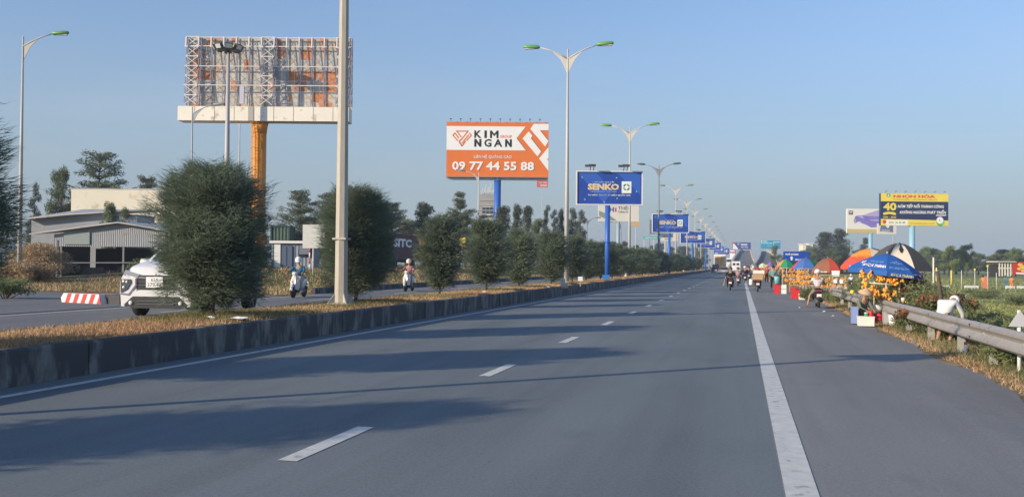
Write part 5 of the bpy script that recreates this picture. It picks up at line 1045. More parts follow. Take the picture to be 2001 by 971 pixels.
    mb = MB(); mb.box((-.03, -.15, .29), (.2, .4, .2)); mb.bar((0, -.2, .26), (-.06, -.62, wr), .06); part(mb, 'engine', P('engine_grey', (.16, .16, .17), .5, metal=.4))
    return t
def ride(px, py, label_b, label_p, body, top, legs, hatm, rz=0, sc=.95, z=0.0, pose='ride', **k):
    p = gnd(px, py, z); motorbike(label_b, (p.x, p.y, z), rz, body, sc); person(label_p, pose, (p.x, p.y, z), rz, top, legs, 'helmet', hatm, sc, **k); return p
def cloth(n, c, **k): return mat('cloth_'+n, c, .85, var=.12, vscale=9, spec=.15, **k)
plaid = bpy.data.materials.new('plaid_cloth'); plaid.use_nodes = True
def _pl():
    nt = plaid.node_tree; b = nt.nodes['Principled BSDF']; b.inputs['Roughness'].default_value = .85; N = nt.nodes.new; L = nt.links.new; tc = N('ShaderNodeTexCoord'); sep = N('ShaderNodeSeparateXYZ'); L(tc.outputs['Object'], sep.inputs[0]); cur = None
    for i, ax in enumerate((0, 2)):
        w = N('ShaderNodeMath'); w.operation = 'PINGPONG'; w.inputs[1].default_value = .045; L(sep.outputs[ax], w.inputs[0]); g = N('ShaderNodeMath'); g.operation = 'LESS_THAN'; g.inputs[1].default_value = .008; L(w.outputs[0], g.inputs[0])
        x = N('ShaderNodeMix'); x.data_type = 'RGBA'; L(g.outputs[0], x.inputs[0]); x.inputs[7].default_value = (.35, .22, .24, 1)
        if cur is None: x.inputs[6].default_value = (.74, .70, .68, 1)
        else: L(cur, x.inputs[6])
        cur = x.outputs[2]
    L(cur, b.inputs['Base Color'])
_pl()
whh = P('helmet_white', (.78, .78, .76), .3); darkh = P('helmet_dark', (.08, .07, .08), .35); redh = P('helmet_red', (.5, .03, .03), .3)
bb = P('scooter_black', (.02, .02, .024), .25, coat=.5); bw = P('scooter_white', (.72, .71, .68), .25, coat=.5); br = P('scooter_red', (.3, .03, .03), .25, coat=.5); bsil = P('scooter_silver', (.4, .4, .42), .3, metal=.3); bbl = P('scooter_blue', (.05, .1, .22), .3)
ride(1597.5, 600, 'black scooter stopped on the shoulder beside the guardrail', 'rider in a white plaid shirt and white helmet stopped by the guardrail, one foot down', bb, plaid, cloth('khaki_shorts', (.30, .24, .17)), whh, sc=.93, pose='ridestop', bare=True, sleeves=False, shoes=cloth('sandal', (.2, .12, .08)))
p = ride(1427, 567, 'motorbike with a tan cloth on its side, nearest of the group ahead', 'rider in a black jacket seen from behind with a tan raincoat hanging down', bb, cloth('black', (.018, .018, .022)), cloth('charcoal', (.04, .04, .05)), darkh, sc=.97)
ta = MB(); ta.add([(-.30, -.35, .9), (-.22, .12, .95), (-.42, .15, .40), (-.48, -.4, .30), (-.27, -.35, .9), (-.19, .12, .95), (-.38, .15, .42), (-.42, -.4, .32)], [(0, 1, 2, 3), (7, 6, 5, 4), (0, 4, 5, 1), (1, 5, 6, 2), (2, 6, 7, 3), (3, 7, 4, 0)]); tag(ta.build('raincoat', cloth('tan', (.50, .33, .18)), None, (p.x, p.y, 0)), 'tan raincoat hanging beside the black-jacketed rider', 'raincoat')
ride(1442, 559, 'light grey scooter just right of the black-jacketed rider', 'rider in a dusty pink shirt just right of the black-jacketed rider', bsil, cloth('dusty_pink', (.38, .25, .24)), cloth('brown', (.12, .09, .08)), darkh, sc=.95)
ride(1455.5, 553, 'dark motorbike at the head of the white edge line', 'rider in a dark jacket and white helmet at the head of the edge line', bb, cloth('dark_navy', (.02, .025, .045)), cloth('black2', (.02, .02, .02)), whh, sc=1.0)
ride(1463, 548, 'dark blue motorbike, farthest of the group on the shoulder line', 'rider in a navy jacket and dark helmet behind the white-helmeted one', bbl, cloth('navy', (.025, .04, .08)), cloth('navy2', (.03, .04, .07)), darkh, sc=1.0)
p = ride(1480.5, 570, 'motorbike loaded with a cardboard box on the shoulder', 'rider in a dark violet jacket and red helmet carrying boxes behind', bb, cloth('violet', (.07, .04, .10)), cloth('brown3', (.10, .07, .06)), redh, sc=.95)
mb = MB(); mb.box((0, 0, .19), (.60, .42, .38)); mb.box((0, 0, .384), (.05, .43, .006), 1); b_ = mb.build('cardboard_box', [cardb, P('tape', (.35, .2, .08), .4)], None, (p.x, p.y-.55, .76)); tag(b_, 'brown cardboard box strapped behind the red-helmeted rider', 'box')
mb = MB(); mb.box((0, 0, .10), (.66, .38, .20)); tag(mb.build('foam_box', foam, None, (p.x+.05, p.y-.50, 1.15), R(4)), 'white foam box on top of the cardboard box', 'foam box')
mb = MB(); mb.lathe([(.10, 0), (.13, .04), (.13, .34), (.1, .38)], 12); tag(mb.build('white_bag', foam, None, (p.x-.40, p.y-.35, .42)), 'white sack hanging on the left of the loaded motorbike', 'bag')
ride(1472, 552, 'white scooter ahead of the rider with the cardboard box', 'small far rider in a grey jacket ahead of the loaded motorbike', bw, cloth('grey_jacket', (.15, .15, .17)), cloth('black2', (.02, .02, .02)), whh, sc=1.0)
ride(583.5, 581, 'white scooter coming towards the camera on the opposite road', 'rider in a blue jacket, white helmet and face mask coming towards the camera', bw, cloth('blue_jacket', (.03, .16, .28)), cloth('pale_trousers', (.5, .46, .42)), whh, rz=PI+R(6), sc=.98, z=.25, mask=whiteb, shoes=foam)
ride(799, 569, 'white and black motorbike coming towards the camera, half behind the shrub', 'rider in a dusty red top coming towards the camera, half behind the shrub', bw, cloth('dusty_red', (.42, .20, .20)), cloth('grey_trousers', (.35, .34, .33)), P('helmet_cream', (.7, .62, .5), .3), rz=PI+R(4), sc=.98, z=.25, mask=whiteb)
pp = on(1663, 60); ride(1663, 562, 'small scooter on the field lane beyond the guardrail', 'tiny rider in a white shirt on the field lane beyond the guardrail', bb, whiteb, cloth('black2', (.02, .02, .02)), whh, sc=1.0, z=-.85)

# ================================================================ WHITE CAR (opposite road)
def wheel_mesh(r, w, nm='wheel'):
    RX = Matrix.Rotation(PI/2, 3, 'Y'); a = MB(); a.lathe([(r*.66, -w/2), (r*.93, -w/2), (r, -w*.38), (r, w*.38), (r*.93, w/2), (r*.66, w/2)], 28, M=RX)
    b_ = MB(); b_.lathe([(r*.67, -w*.3), (r*.67, w*.3)], 20, M=RX)
    for i in range(5):
        an = i*2*PI/5
        for s in (-1, 1): b_.bar((s*w*.36, 0, 0), (s*w*.4, r*.64*math.cos(an), r*.64*math.sin(an)), .07, .04)
    b_.lathe([(.06, -w*.42), (.06, w*.42)], 12, M=RX); return a.mesh('wheel', rubber), b_.mesh('rim', P('alloy', (.35, .35, .37), .35, metal=.8))
carw = P('car_white', (.80, .79, .77), .22, coat=.6, spec=.5)
def white_car():
    p = gnd(258, 616, .25); t = thing('car', 'white family car with chrome shield front on the opposite road, half behind the biggest shrub', 'car', (0, 0, 0), 0)
    # local: front at y=0 facing -y, length to +y, centre x=0, half width .88
    S = lambda y, w, zl, zm, zt, wt: [(-w*.94, y, zl), (-w, y, zl+.14), (-w, y, zm), (-w*.97, y, zm+.06), (-wt, y, zt), (-wt*.5, y, zt+.02), (wt*.5, y, zt+.02), (wt, y, zt), (w*.97, y, zm+.06), (w, y, zm), (w, y, zl+.14), (w*.94, y, zl)]
    mb = MB(); mb.loft([S(0.0, .70, .30, .62, .80, .58), S(.06, .80, .24, .72, .93, .68), S(.22, .87, .22, .85, 1.02, .70), S(.8, .885, .22, .93, 1.12, .74), S(1.25, .885, .22, .97, 1.17, .76), S(2.4, .885, .22, .97, 1.08, .84), S(3.8, .885, .22, .98, 1.10, .84), S(4.3, .86, .25, .95, 1.12, .80), S(4.45, .78, .34, .80, 1.0, .7)]); mb.build('body', carw, t)
    G = lambda y, wb, wt, z0, z1: [(-wb, y, z0), (-wt, y, z1-.03), (-wt*.8, y, z1), (wt*.8, y, z1), (wt, y, z1-.03), (wb, y, z0)]
    mb = MB(); mb.loft([G(1.12, .78, .74, 1.06, 1.10), G(1.75, .80, .66, 1.05, 1.50), G(2.1, .80, .63, 1.05, 1.64), G(3.6, .79, .62, 1.05, 1.66), G(4.15, .77, .60, 1.05, 1.52), G(4.35, .74, .66, 1.04, 1.12)]); mb.build('cabin_glass', P('car_glass', (.05, .075, .09), .06, spec=.9), t)
    mb = MB(); mb.loft([[(x, y, z) for x, z in ((-w, z0), (-w*.8, z0+.05), (w*.8, z0+.05), (w, z0), (w*.8, z0-.02), (-w*.8, z0-.02))] for y, w, z0 in ((1.95, .62, 1.61), (2.4, .645, 1.645), (3.6, .64, 1.66), (4.25, .60, 1.58))]); mb.build('roof', carw, t)
    for s in (-1, 1):
        mb = MB(); mb.bar((s*.80, 1.14, 1.09), (s*.64, 2.0, 1.62), .07, .05); mb.build('pillar', carw, t)
        mb = MB(); mb.bar((s*.80, 2.6, 1.05), (s*.645, 2.6, 1.62), .07); mb.bar((s*.79, 3.6, 1.05), (s*.64, 3.6, 1.62), .08); mb.build('pillar', black, t)
        mb = MB(); mb.loft([[(s*(x0), y, z) for x0, z in ((.90, z0), (.92, z1), (1.08, z1-.01), (1.09, z0+.02))] for y, z0, z1 in ((1.30, 1.08, 1.16), (1.36, 1.03, 1.2), (1.48, 1.04, 1.2))]); mb.build('mirror', carw, t)
        # slim upper lamp, big lower lamp cluster, fog lamp
        mb = MB(); mb.add([(s*.78, .03, .94), (s*.40, -.045, .84), (s*.44, -.05, .77), (s*.82, .0, .84), (s*.84, .2, 1.0), (s*.875, .22, .90)], [(0, 1, 2, 3), (0, 3, 5, 4)] if s > 0 else [(3, 2, 1, 0), (4, 5, 3, 0)]); mb.build('daylight_lamp', P('lens_grey', (.25, .27, .3), .12), t)
        mb = MB(); mb.prism([(s*.85, .73), (s*.62, .73), (s*.60, .66), (s*.70, .50), (s*.85, .43)], -.062, .1, 0, 'y'); hl = mb.build('headlight', P('lamp_dark', (.10, .11, .12), .15), t)
        for x, z in ((.78, .68), (.70, .67), (.77, .55)): mb = MB(); mb.ball((s*x, -.065, z), (.034, .02, .034), 0, 10, 6); mb.build('headlight_bulb', P('headlamp_glass', (.75, .75, .72), .1), hl)
        mb = MB(); mb.add([(s*.86, -.05, .42), (s*.66, -.055, .40), (s*.50, -.06, .60), (s*.50, -.06, .74), (s*.47, -.06, .74), (s*.47, -.06, .58), (s*.64, -.055, .36), (s*.86, -.05, .385)], [tuple(range(8))]); mb.build('chrome_shield', P('chrome_dark', (.30, .26, .42), .25, metal=.6), t)
        mb = MB(); mb.prism([(s*.88, .40), (s*.66, .42), (s*.48, .60), (s*.50, .76), (s*.62, .76), (s*.80, .83), (s*.87, .70)], -.035, .0, 0, 'y'); mb.build('shield_bumper', carw, t)
        mb = MB(); mb.ball((s*.60, -.06, .20+.0), (.052, .03, .052), 0, 12, 6); mb.build('fog_lamp', P('headlamp_glass', (.75, .75, .72), .1), t)
        for y, n in ((.82, 0), (3.6, 1)):
            w, r = wheel_mesh(.33, .2); o = obj('wheel', w, t, (s*.80, y, .33)); obj('rim', r, o)
    mb = MB(); mb.prism([(-.46, .82), (-.48, .50), (.48, .50), (.46, .82)], -.03, .05, 0, 'y'); mb.build('grille', P('grille_black', (.025, .025, .03), .4), t)
    for z in (.60, .68, .76): mb = MB(); mb.box((0, -.035, z), (.92, .012, .016)); mb.build('grille_bar', P('bar_grey', (.16, .16, .17), .3, metal=.5), t)
    mb = MB(); mb.prism([(-.40, .80), (-.10, .76), (-.12, .73), (-.44, .75)], -.045, -.03, 0, 'y'); mb.prism([(.40, .80), (.10, .76), (.12, .73), (.44, .75)], -.045, -.03, 0, 'y'); mb.build('chrome_trim', chrome, t)
    mb = MB()   # three-pointed emblem
    for a in (PI/2, PI/2+2*PI/3, PI/2+4*PI/3): c, s_ = math.cos(a), math.sin(a); mb.prism([(0, .80), (.035*c-.02*s_, .80+.035*s_+.02*c), (.07*c, .80+.07*s_), (.035*c+.02*s_, .80+.035*s_-.02*c)], -.055, -.04, 0, 'y')
    mb.build('emblem', chrome, t)
    mb = MB(); mb.box((-.02, -.075, .665), (.40, .02, .24)); pl = mb.build('number_plate', whiteb, t)
    mb = MB(); put_text(mb, '62A', -.10, .68, .18, .08, -.088, 0, .01); put_text(mb, '279.43', -.19, .57, .33, .085, -.088, 0, .01); mb.build('lettering', P('plate_grey', (.2, .2, .2), .5), pl, fix=False)
    mb = MB(); mb.prism([(-.78, .15), (-.58, .33), (.58, .33), (.78, .15), (.55, .08), (-.55, .08)], -.05, .1, 0, 'y'); mb.build('lower_grille', black, t)
    for z in (.17, .24): mb = MB(); mb.box((0, -.06, z), (.9, .02, .02)); mb.build('grille_bar', P('bar_grey', (.16, .16, .17), .3, metal=.5), t)
    mb = MB(); mb.prism([(-.86, .40), (-.60, .42), (-.50, .47), (.50, .47), (.60, .42), (.86, .40), (.84, .12), (.76, .12), (.56, .345), (-.56, .345), (-.76, .12), (-.84, .12)], -.045, .12, 0, 'y'); mb.build('front_bumper', carw, t)
    p = on(307, 23.4); t.location = (p.x, p.y, .25); t.rotation_euler = (0, 0, R(7)); t.scale = (1.04, 1.04, 1.07); return t
CAR = white_car()
# raise everything but the wheels so the car has its clearance
for c in CH[CAR.name]:
    if not c.name.startswith('wheel'): c.location.z += .13
# ================================================================ TRAFFIC AHEAD
def boxcar(kind, label, px, py, wpx, body, hh=None, z=0):
    p = gnd(px, py, z); zc = (p-Vector((0, 0, CAM_H))).dot(_f); W_ = wpx*zc/FPX; nm = kind
    L_, H_ = dict(car=(4.4, 1.45), suv=(4.6, 1.65), minibus=(5.2, 2.1), truck=(7.5, 3.0), bus=(11, 3.2))[kind]
    H_ = hh*zc/FPX if hh else H_
    t = thing({'suv': 'car'}.get(nm, nm), label, {'suv': 'car', 'minibus': 'van'}.get(nm, nm), (p.x, p.y, z), 0, None); w = W_/2
    if kind in ('car', 'suv'):
        S = lambda y, a, z0, z1: [(-a, y, z0), (-a, y, z1-.1), (-a*.9, y, z1), (a*.9, y, z1), (a, y, z1-.1), (a, y, z0)]
        hb = H_*.60; mb = MB(); mb.loft([S(0, w*.9, .35, hb*.9), S(.15, w, .25, hb), S(L_*.5, w, .22, hb), S(L_-.3, w*.97, .25, hb*.85), S(L_, w*.85, .35, hb*.7)]); mb.build('body', body, t)
        mb = MB(); mb.loft([S(.15, w*.85, hb-.02, hb+.1), S(.75, w*.74, hb-.02, H_-.03), S(2.2, w*.74, hb-.02, H_-.03), S(3.1, w*.85, hb-.02, hb+.1)]); mb.build('cabin_glass', glassd, t)
        mb = MB(); mb.box((0, 1.5, H_-.02), (w*1.4, 1.5, .06)); mb.build('roof', body, t)
        tz = hb*.78
    else:
        mb = MB(); mb.box((0, L_/2, (H_+.45)/2), (W_, L_, H_-.45)); mb.build('body', body, t); tz = .8
    for s in (-1, 1):
        mb = MB(); mb.box((s*w*.82, -.02, tz), (w*.26, .06, .16 if kind != 'truck' else .12)); mb.build('tail_light', P('tail_red', (.5, .02, .01), .25), t)
        wm, rm = wheel_mesh(.33 if L_ < 6 else .46, .22)
        for y in (.8, L_-1.0): o = obj('wheel', wm, t, (s*(w-.13), y, .33 if L_ < 6 else .46)); obj('rim', rm, o)
    mb = MB(); mb.box((0, -.035, hb*.55 if kind in ('car', 'suv') else .62), (.5, .03, .16)); mb.build('number_plate', whiteb, t)
    mb = MB(); mb.box((0, .0, .36), (W_*.96, .12, .2)); mb.build('rear_bumper', P('bumper_grey', (.2, .2, .21), .5), t)
    return t, W_, H_
boxcar('suv', 'dark car with a bright white plate under the orange truck', 1398.5, 533.5, 17, P('car_dark', (.03, .025, .04), .25, coat=.5), 17)
boxcar('car', 'silver saloon car beside the dark car', 1414, 534.5, 21, P('car_silver', (.42, .42, .42), .3, metal=.3, coat=.4), 13)
t, w, h = boxcar('truck', 'white box truck with bright orange rear doors', 1406.5, 533, 23, white, 36)
for s in (-1, 1):
    mb = MB(); mb.box((s*w*.23, -.03, h*.60), (w*.40, .05, h*.56)); d = mb.build('rear_door', mat('truck_orange', (.72, .36, .10), .55, var=.25, vscale=1.2, stain=(.75, .6, .35), stain_amt=.3, sscale=1.5), t)
    mb = MB(); mb.tube([(s*w*.08, -.08, h*.33), (s*w*.08, -.08, h*.87)], .03, 6); mb.build('lock_rod', steel, d)
mb = MB(); mb.box((0, -.03, h*.93), (w*.9, .05, h*.07)); mb.build('header', offwhite, t)
t, w, h = boxcar('minibus', 'white minibus with two rear windows beside the silver car', 1438, 531, 16.5, P('van_white', (.78, .77, .74), .3), 20.5)
for s in (-1, 1):
    mb = MB(); mb.box((s*w*.22, -.03, h*.72), (w*.32, .04, h*.22)); mb.build('window', glassd, t)
    mb = MB(); mb.box((s*w*.22, -.02, h*.45), (w*.40, .03, h*.75)); mb.build('rear_door', MATS['van_white'], t)
t, w, h = boxcar('minibus', 'white van further ahead, left of the two-window minibus', 1424.5, 526.5, 13.5, MATS['van_white'], 22)
mb = MB(); mb.box((0, -.03, h*.78), (w*.72, .04, h*.22)); mb.build('window', glassd, t)
t, w, h = boxcar('bus', 'far red and white coach rising above the white van', 1431, 523.5, 12, P('coach_red', (.35, .06, .06), .4), 36)
mb = MB(); mb.box((0, -.03, h*.66), (w*.85, .05, h*.28)); mb.build('rear_panel', whiteb, t); mb = MB(); mb.box((0, -.03, h*.92), (w*.7, .05, h*.08)); mb.build('top_sign', whiteb, t)
t, w, h = boxcar('car', 'white car just starting up the main bridge ramp', 1443.5, 521.5, 7, carw, 7)
# ================================================================ GUARDRAILS
GX = 4.05
wprof = [(0, .155), (-.02, .15), (-.07, .115), (-.07, .075), (-.02, .03), (-.0, 0), (-.02, -.03), (-.07, -.075), (-.07, -.115), (-.02, -.15), (0, -.155)]
def guardrail(label, ya, yb, posts, xa=GX, xb=GX, endz=0):
    t = thing('guardrail', label, 'guardrail', (xa, ya, -.05), 0, 'steel guardrails along the shoulder'); L = yb-ya; zt = .53
    X = lambda y: (xb-xa)*(y/L)
    n = max(1, round(L/4.3)); seg = L/n
    for i in range(n):
        y0, y1 = i*seg, (i+1)*seg; mb = MB(); pr = wprof+[(a+.006, b) for a, b in reversed(wprof)]
        mb.loft([[(X(y)+a-.0, y+(.02 if k else -.06), zt+b*1.14+.004*(i % 2)) for a, b in pr] for k, y in ((0, y0), (1, y1))], 0, False); mb.build('beam', steel, t)
    for y in posts:
        y -= ya; mb = MB(); mb.box((X(y)+.14, y, .28), (.13, .10, .70)); mb.build('post', mat('post_concrete_steel', (.42, .41, .38), .6, metal=.15, var=.15, vscale=4, stain=(.25, .22, .17), stain_amt=.25, sscale=4), t)
        mb = MB(); mb.box((X(y)+.03, y, zt), (.09, .09, .26)); mb.ball((X(y)-.008, y, zt), .022, 0, 6, 4); mb.build('blockout', steel, t)
    return t
py_ = lambda px, y: gnd(px, y, -.05).y
P1 = [13.0, 15.6, 18.05, 20.5, 23.6, 26.6, 29.3]
guardrail('near steel guardrail running out of the picture at the right edge', 11.0, 30.6, P1+[10.9])
guardrail('middle steel guardrail segment between the blue parasol stall and the parked scooter', 33.6, 46.5, [34.4, 37.4, 40.5, 43.6, 46.2])
guardrail('far steel guardrail segment beyond the white foam boxes', 60, 100, [60.5, 64.5, 68.5, 72.5, 76.5, 80.5, 84.5, 88.5], 4.3, 4.6)
# rounded end piece of the near rail
mb = MB(); mb.tube([(0, 0, -.155), (0, 0, .155)], .085, 12); o = mb.build('rail_end', steel, None, (GX+.04, 30.6, .61)); r_ = [x for x in COL.objects if x.name == 'guardrail'][0]; o.parent = r_; o.location = (.04, 19.6, .53); _reg(o, r_)

# ================================================================ PARASOLS
def parasol(label, px, ztop_px, y_edge, wpx, zc, cols, n=8, rz=0.0, pole=True, z0=None, text=None, sag=.0, band=None, tear=None, valance=True, curve=1.6, tilt=(0, 0)):
    p = on(px, zc); z0 = (ground_z(p.x, p.y) if z0 is None else z0); Rr = m(wpx, zc)/2; zt = zat(px, ztop_px, zc); ze = zat(px, y_edge, zc); H = zt-ze
    t = thing('parasol', label, 'parasol', (p.x, p.y, z0), 0, 'market parasols at the roadside stalls'); zt -= z0; ze -= z0
    K_ = 6
    def surf(r, th):
        # flat between ribs
        a = 2*PI/n; tt = ((th-rz) % a)-a/2; rr_ = r*math.cos(a/2)/math.cos(tt); u = r/Rr
        return Vector((rr_*math.cos(th), rr_*math.sin(th), zt-H*(u**curve)*(.94+.06*math.cos(tt)/1)))+Vector((0, 0, 0))
    TM = Matrix.Translation((0, 0, zt)) @ Euler((tilt[0], tilt[1], 0)).to_matrix().to_4x4() @ Matrix.Translation((0, 0, -zt))
    for i in range(n):
        mb = MB(); c = cols[i % len(cols)]; th0 = rz+2*PI*i/n; S_ = 4; g = []
        for k in range(K_+1):
            for j in range(S_+1): g.append(TM @ surf(Rr*k/K_, th0+2*PI/n*j/S_))
        fs = [(k*(S_+1)+j, k*(S_+1)+j+1, (k+1)*(S_+1)+j+1, (k+1)*(S_+1)+j) for k in range(K_) for j in range(S_)]
        mb.add(g, fs, 0, False)
        if band: mb.mi[-2*S_:] = [1]*(2*S_)
        if valance:
            ed = g[-(S_+1):]; mb.add([*ed, *[e-Vector((0, 0, .13)) for e in ed]], [(j, j+1, S_+2+j, S_+1+j) for j in range(S_)])
        if band and valance: mb.mi[-S_:] = [1]*S_
        q = mb.build('canopy_panel', [c, band] if band else c, t, fix=False)
    if tear:
        th, dth, ra, rb_ = tear; mb = MB(); pts = []
        for k in range(6):
            r = Rr*(ra+(rb_-ra)*k/5)
            for j in (-1, 0, 1): w_ = surf(r, th+j*dth*(.6+.4*math.sin(k*2.1))); pts.append(TM @ (w_+Vector((.01*math.cos(th), .01*math.sin(th), .03))))
        mb.add(pts, [(k*3+j, k*3+j+1, k*3+j+4, k*3+j+3) for k in range(5) for j in range(2)]); mb.build('torn_patch', P('tear_dark', (.02, .02, .02), .9), t, fix=False)
    rb = MB()
    for i in range(n): th = rz+2*PI*i/n; rb.tube([TM @ (surf(Rr*k/4, th)-Vector((0, 0, .02))) for k in range(5)], .012, 5)
    rb.ball((0, 0, zt+.03), .035); rb.build('ribs', P('rib_grey', (.4, .4, .4), .5), t)
    if pole: mb = MB(); mb.tube([(0, 0, -.1), (0, 0, zt)], .02, 8); mb.build('pole', P('pole_steel', (.5, .5, .5), .4, metal=.5), t)
    if text:
        for (s, th_c, r0, hgt, wid, m_, bo, val) in text:
            vs, fs, sz = text_arr(s, bo); mb = MB(); pts = []
            for v in vs:
                u = v[0]/sz[0]-.5; w = v[1]/sz[1]
                if val: th = th_c+u*wid/Rr; q = surf(Rr, th); q = Vector((q.x*1.012, q.y*1.012, q.z-.115+.1*w))
                else: r = r0-hgt*w; th = th_c+u*wid/r0; q = surf(r, th)+Vector((0.01*math.cos(th), .01*math.sin(th), .02))
                pts.append(TM @ q)
            mb.add(pts, fs); mb.build('lettering', m_, t, fix=False)
    return t
def fab(n, c): return mat('canopy_'+n, c, .75, var=.06, vscale=2, spec=.2)
cb, cbk, cwh, cor, crd, cbr, cgr, cpk = fab('blue', (.035, .13, .42)), fab('charcoal', (.10, .095, .09)), fab('cream', (.70, .62, .50)), fab('orange', (.80, .30, .06)), fab('red', (.62, .10, .06)), fab('brown', (.28, .12, .07)), fab('green', (.03, .28, .13)), fab('pink', (.62, .06, .10))
F_ = -PI/2
T1 = [('VÕ', F_-1.15, .86, .16, .26, whiteb, .06, 0), ('Cơ sở VÕ', F_-.52, .74, .09, .42, P('print_pale_blue', (.25, .5, .75), .5), .02, 0), ('MÓC Á THÀNH', F_-.52, .96, .15, .74, whiteb, .045, 0), ('~VÕ~', F_+.30, .74, .16, .42, P('print_faint_blue', (.3, .45, .7), .5), .03, 0), ('ĐT: 0908 555 777', F_+.32, .96, .10, .66, P('print_pale_blue', (.25, .5, .75), .5), .02, 0), ('MÓC Á THÀNH', F_+.36, 1, 1, .70, P('print_cream', (.8, .74, .5), .5), .045, 1)]
parasol('blue parasol with white and cream lettering over the nearest stall', 1734, 495.5, 530, 138, 29.2, [cb], 8, F_-.10, text=T1, curve=1.45, tilt=(R(1), R(6.5)))
parasol('large charcoal and cream parasol with a torn top panel behind the blue one', 1757, 475, 527, 136, 38, [cwh, cbk, cbk, cbk], 8, F_-.46, curve=1.9, valance=False, tilt=(0, R(3)), tear=(F_-.02, .13, .10, .62))
parasol('orange and red parasol with a white wedge left of the charcoal one', 1699, 486, 521, 108, 45, [cwh, cor, cor, cor], 8, F_+.0, text=[('NUTIFOOD', F_-.45, .96, .2, .75, cor, .02, 0), ('VIỆT NAM', F_-.5, 1, 1, .8, whiteb, .05, 1)], curve=2.0, tilt=(0, 0), band=crd)
parasol('brown and red parasol above the white notice board', 1617.5, 504, 529, 59, 60, [crd, crd, cbr, cbr], 8, F_+.03, text=[('ĐẶC SẢN', F_-.4, 1, 1, .5, whiteb, .04, 1)], curve=2.0)
parasol('pink, blue and green parasol left of the rider in the plaid shirt', 1575, 504.5, 523, 56, 66, [fab('blue2', (.07, .16, .42)), cgr, cgr, cpk, cpk, cpk, cpk, fab('blue2', (.07, .16, .42))], 8, F_-.25, curve=1.8)
parasol('small orange and green parasol beyond the teal water can', 1536, 507, 520, 36, 88, [cgr, cgr, cor, cor, cor, cor, cor, cgr], 8, F_+.1, curve=1.7)
parasol('small purple parasol at the far stalls', 1505, 512, 524, 17, 115, [fab('purple', (.25, .14, .45))], 8, F_, curve=1.8)
parasol('pale yellow-green parasol at the far stalls beside the purple one', 1491, 514, 521, 20, 110, [fab('pale_green', (.55, .58, .35)), cwh], 8, F_, curve=1.8)
parasol('tiny white parasol among the farthest vendors', 1472, 514, 521, 14, 130, [cwh], 8, F_, curve=1.8)

# ================================================================ STALLS WITH ORANGE MESH BAGS
fruit = mat('orange_fruit', (.86, .40, .05), .55, var=.12, vscale=12, rand=.15); netm = P('net_orange', (.7, .25, .03), .7)
def bag_mesh(seed, n=16):
    g = random.Random(seed); mb = MB()
    for i in range(n):
        z = -.08-.27*g.random()**.8; r = .085*min(1, .25+(-z)*2.8); a = g.random()*6.28; mb.ball((r*math.cos(a), r*math.sin(a), z), .040+.012*g.random(), 0, 7, 5)
    return mb
def bag_net(seed):
    mb = MB(); mb.lathe([(.012, .05), (.02, -.02), (.06, -.10), (.10, -.22), (.10, -.32), (.04, -.41), (.008, -.43)], 9); return mb
bags = []
for s in range(4):
    mb = bag_mesh(s); bags.append(mb.mesh('mesh_bag', fruit))
tie = MB().tube([(0, 0, .05), (0, 0, -.06)], .007, 5).mesh('tie', netm)
bagn = 0
def bag(x, y, z, label, group, sc=1.0):
    sc *= .76; o = obj('orange_bag', bags[random.randrange(4)], None, (x, y, z), random.uniform(0, 6)); o.scale = (sc*random.uniform(.85, 1.1), sc*random.uniform(.85, 1.1), sc*random.uniform(.85, 1.15)); o['label'] = label; o['category'] = 'bag of oranges'; o['group'] = group
    t_ = obj('tie', tie, o); return o
# nearest stall rack (white bars)
pb = on(1740, 28.5); ST = thing('stall_rack', 'white pole rack hung with orange bags under the blue parasol', 'stall rack', (pb.x, pb.y, -.1), 0)
Lx = lambda px, zc=28.5: on(px, zc).x-pb.x
Lz = lambda py, zc=28.5: zat(1740, py, zc)+.1
for px, y0, y1 in ((1709, 528, 596), (1731, 528, 634), (1756, 550, 597)): mb = MB(); mb.tube([(Lx(px), 0, Lz(y1)), (Lx(px)+.02, 0, Lz(y0))], .024, 7); mb.build('pole', P('pole_cream', (.66, .62, .48), .6), ST)
for (xa, ya, xb, yb) in ((1700, 553, 1752, 557), (1698, 530, 1790, 537), (1696, 575, 1768, 580)): mb = MB(); mb.tube([(Lx(xa), -.03, Lz(ya)), (Lx(xb), -.03, Lz(yb))], .02, 6); mb.build('crossbar', P('pole_cream', (.66, .62, .48), .6), ST)
near_bags = [(1685, 531, 'bag of oranges at the far left under the blue parasol, above the conical hat', 1.1), (1700.5, 532, 'bag of oranges second from left in the top row under the blue parasol', .95), (1690, 547, 'bag of oranges hanging right above the conical hat', 1.15), (1717, 540, None, 1.05), (1724, 540, None, 1.0), (1731, 541, None, .9), (1738, 541, None, 1.1), (1744, 540, None, 1.05), (1750, 543, None, 1.1), (1763, 545, 'smallest bag of oranges at the right end of the top row', .8), (1757, 543, None, .9),
             (1703, 561, 'bag of oranges beside the conical hat, left end of the second row', 1.2), (1708, 565, None, 1.15), (1713, 568, None, 1.1), (1730, 566, None, 1.1), (1735, 568, None, .9), (1721, 576, 'bag of oranges hanging low near the left white pole', 1.0), (1738, 578, 'bag of oranges hanging low in the middle of the white rack', 1.05), (1749, 572, None, .8), (1762, 582, 'bag of oranges lowest at the right by the white foam ball', 1.05), (1770, 583, None, .9)]
def _row(py): return 'top row' if py < 550 else ('second row' if py < 570 else 'lowest row')
for px, py, lb, sc in near_bags:
    if not lb: lb = '%s orange bag in the %s of the white rack under the blue parasol' % (ORD[sorted(q[0] for q in near_bags if _row(q[1]) == _row(py)).index(px)], _row(py))
    p = at(px, py-7, 28.5+random.uniform(-.15, .15)); bag(p.x, p.y, p.z, lb, 'bags of oranges on the nearest stall', sc)
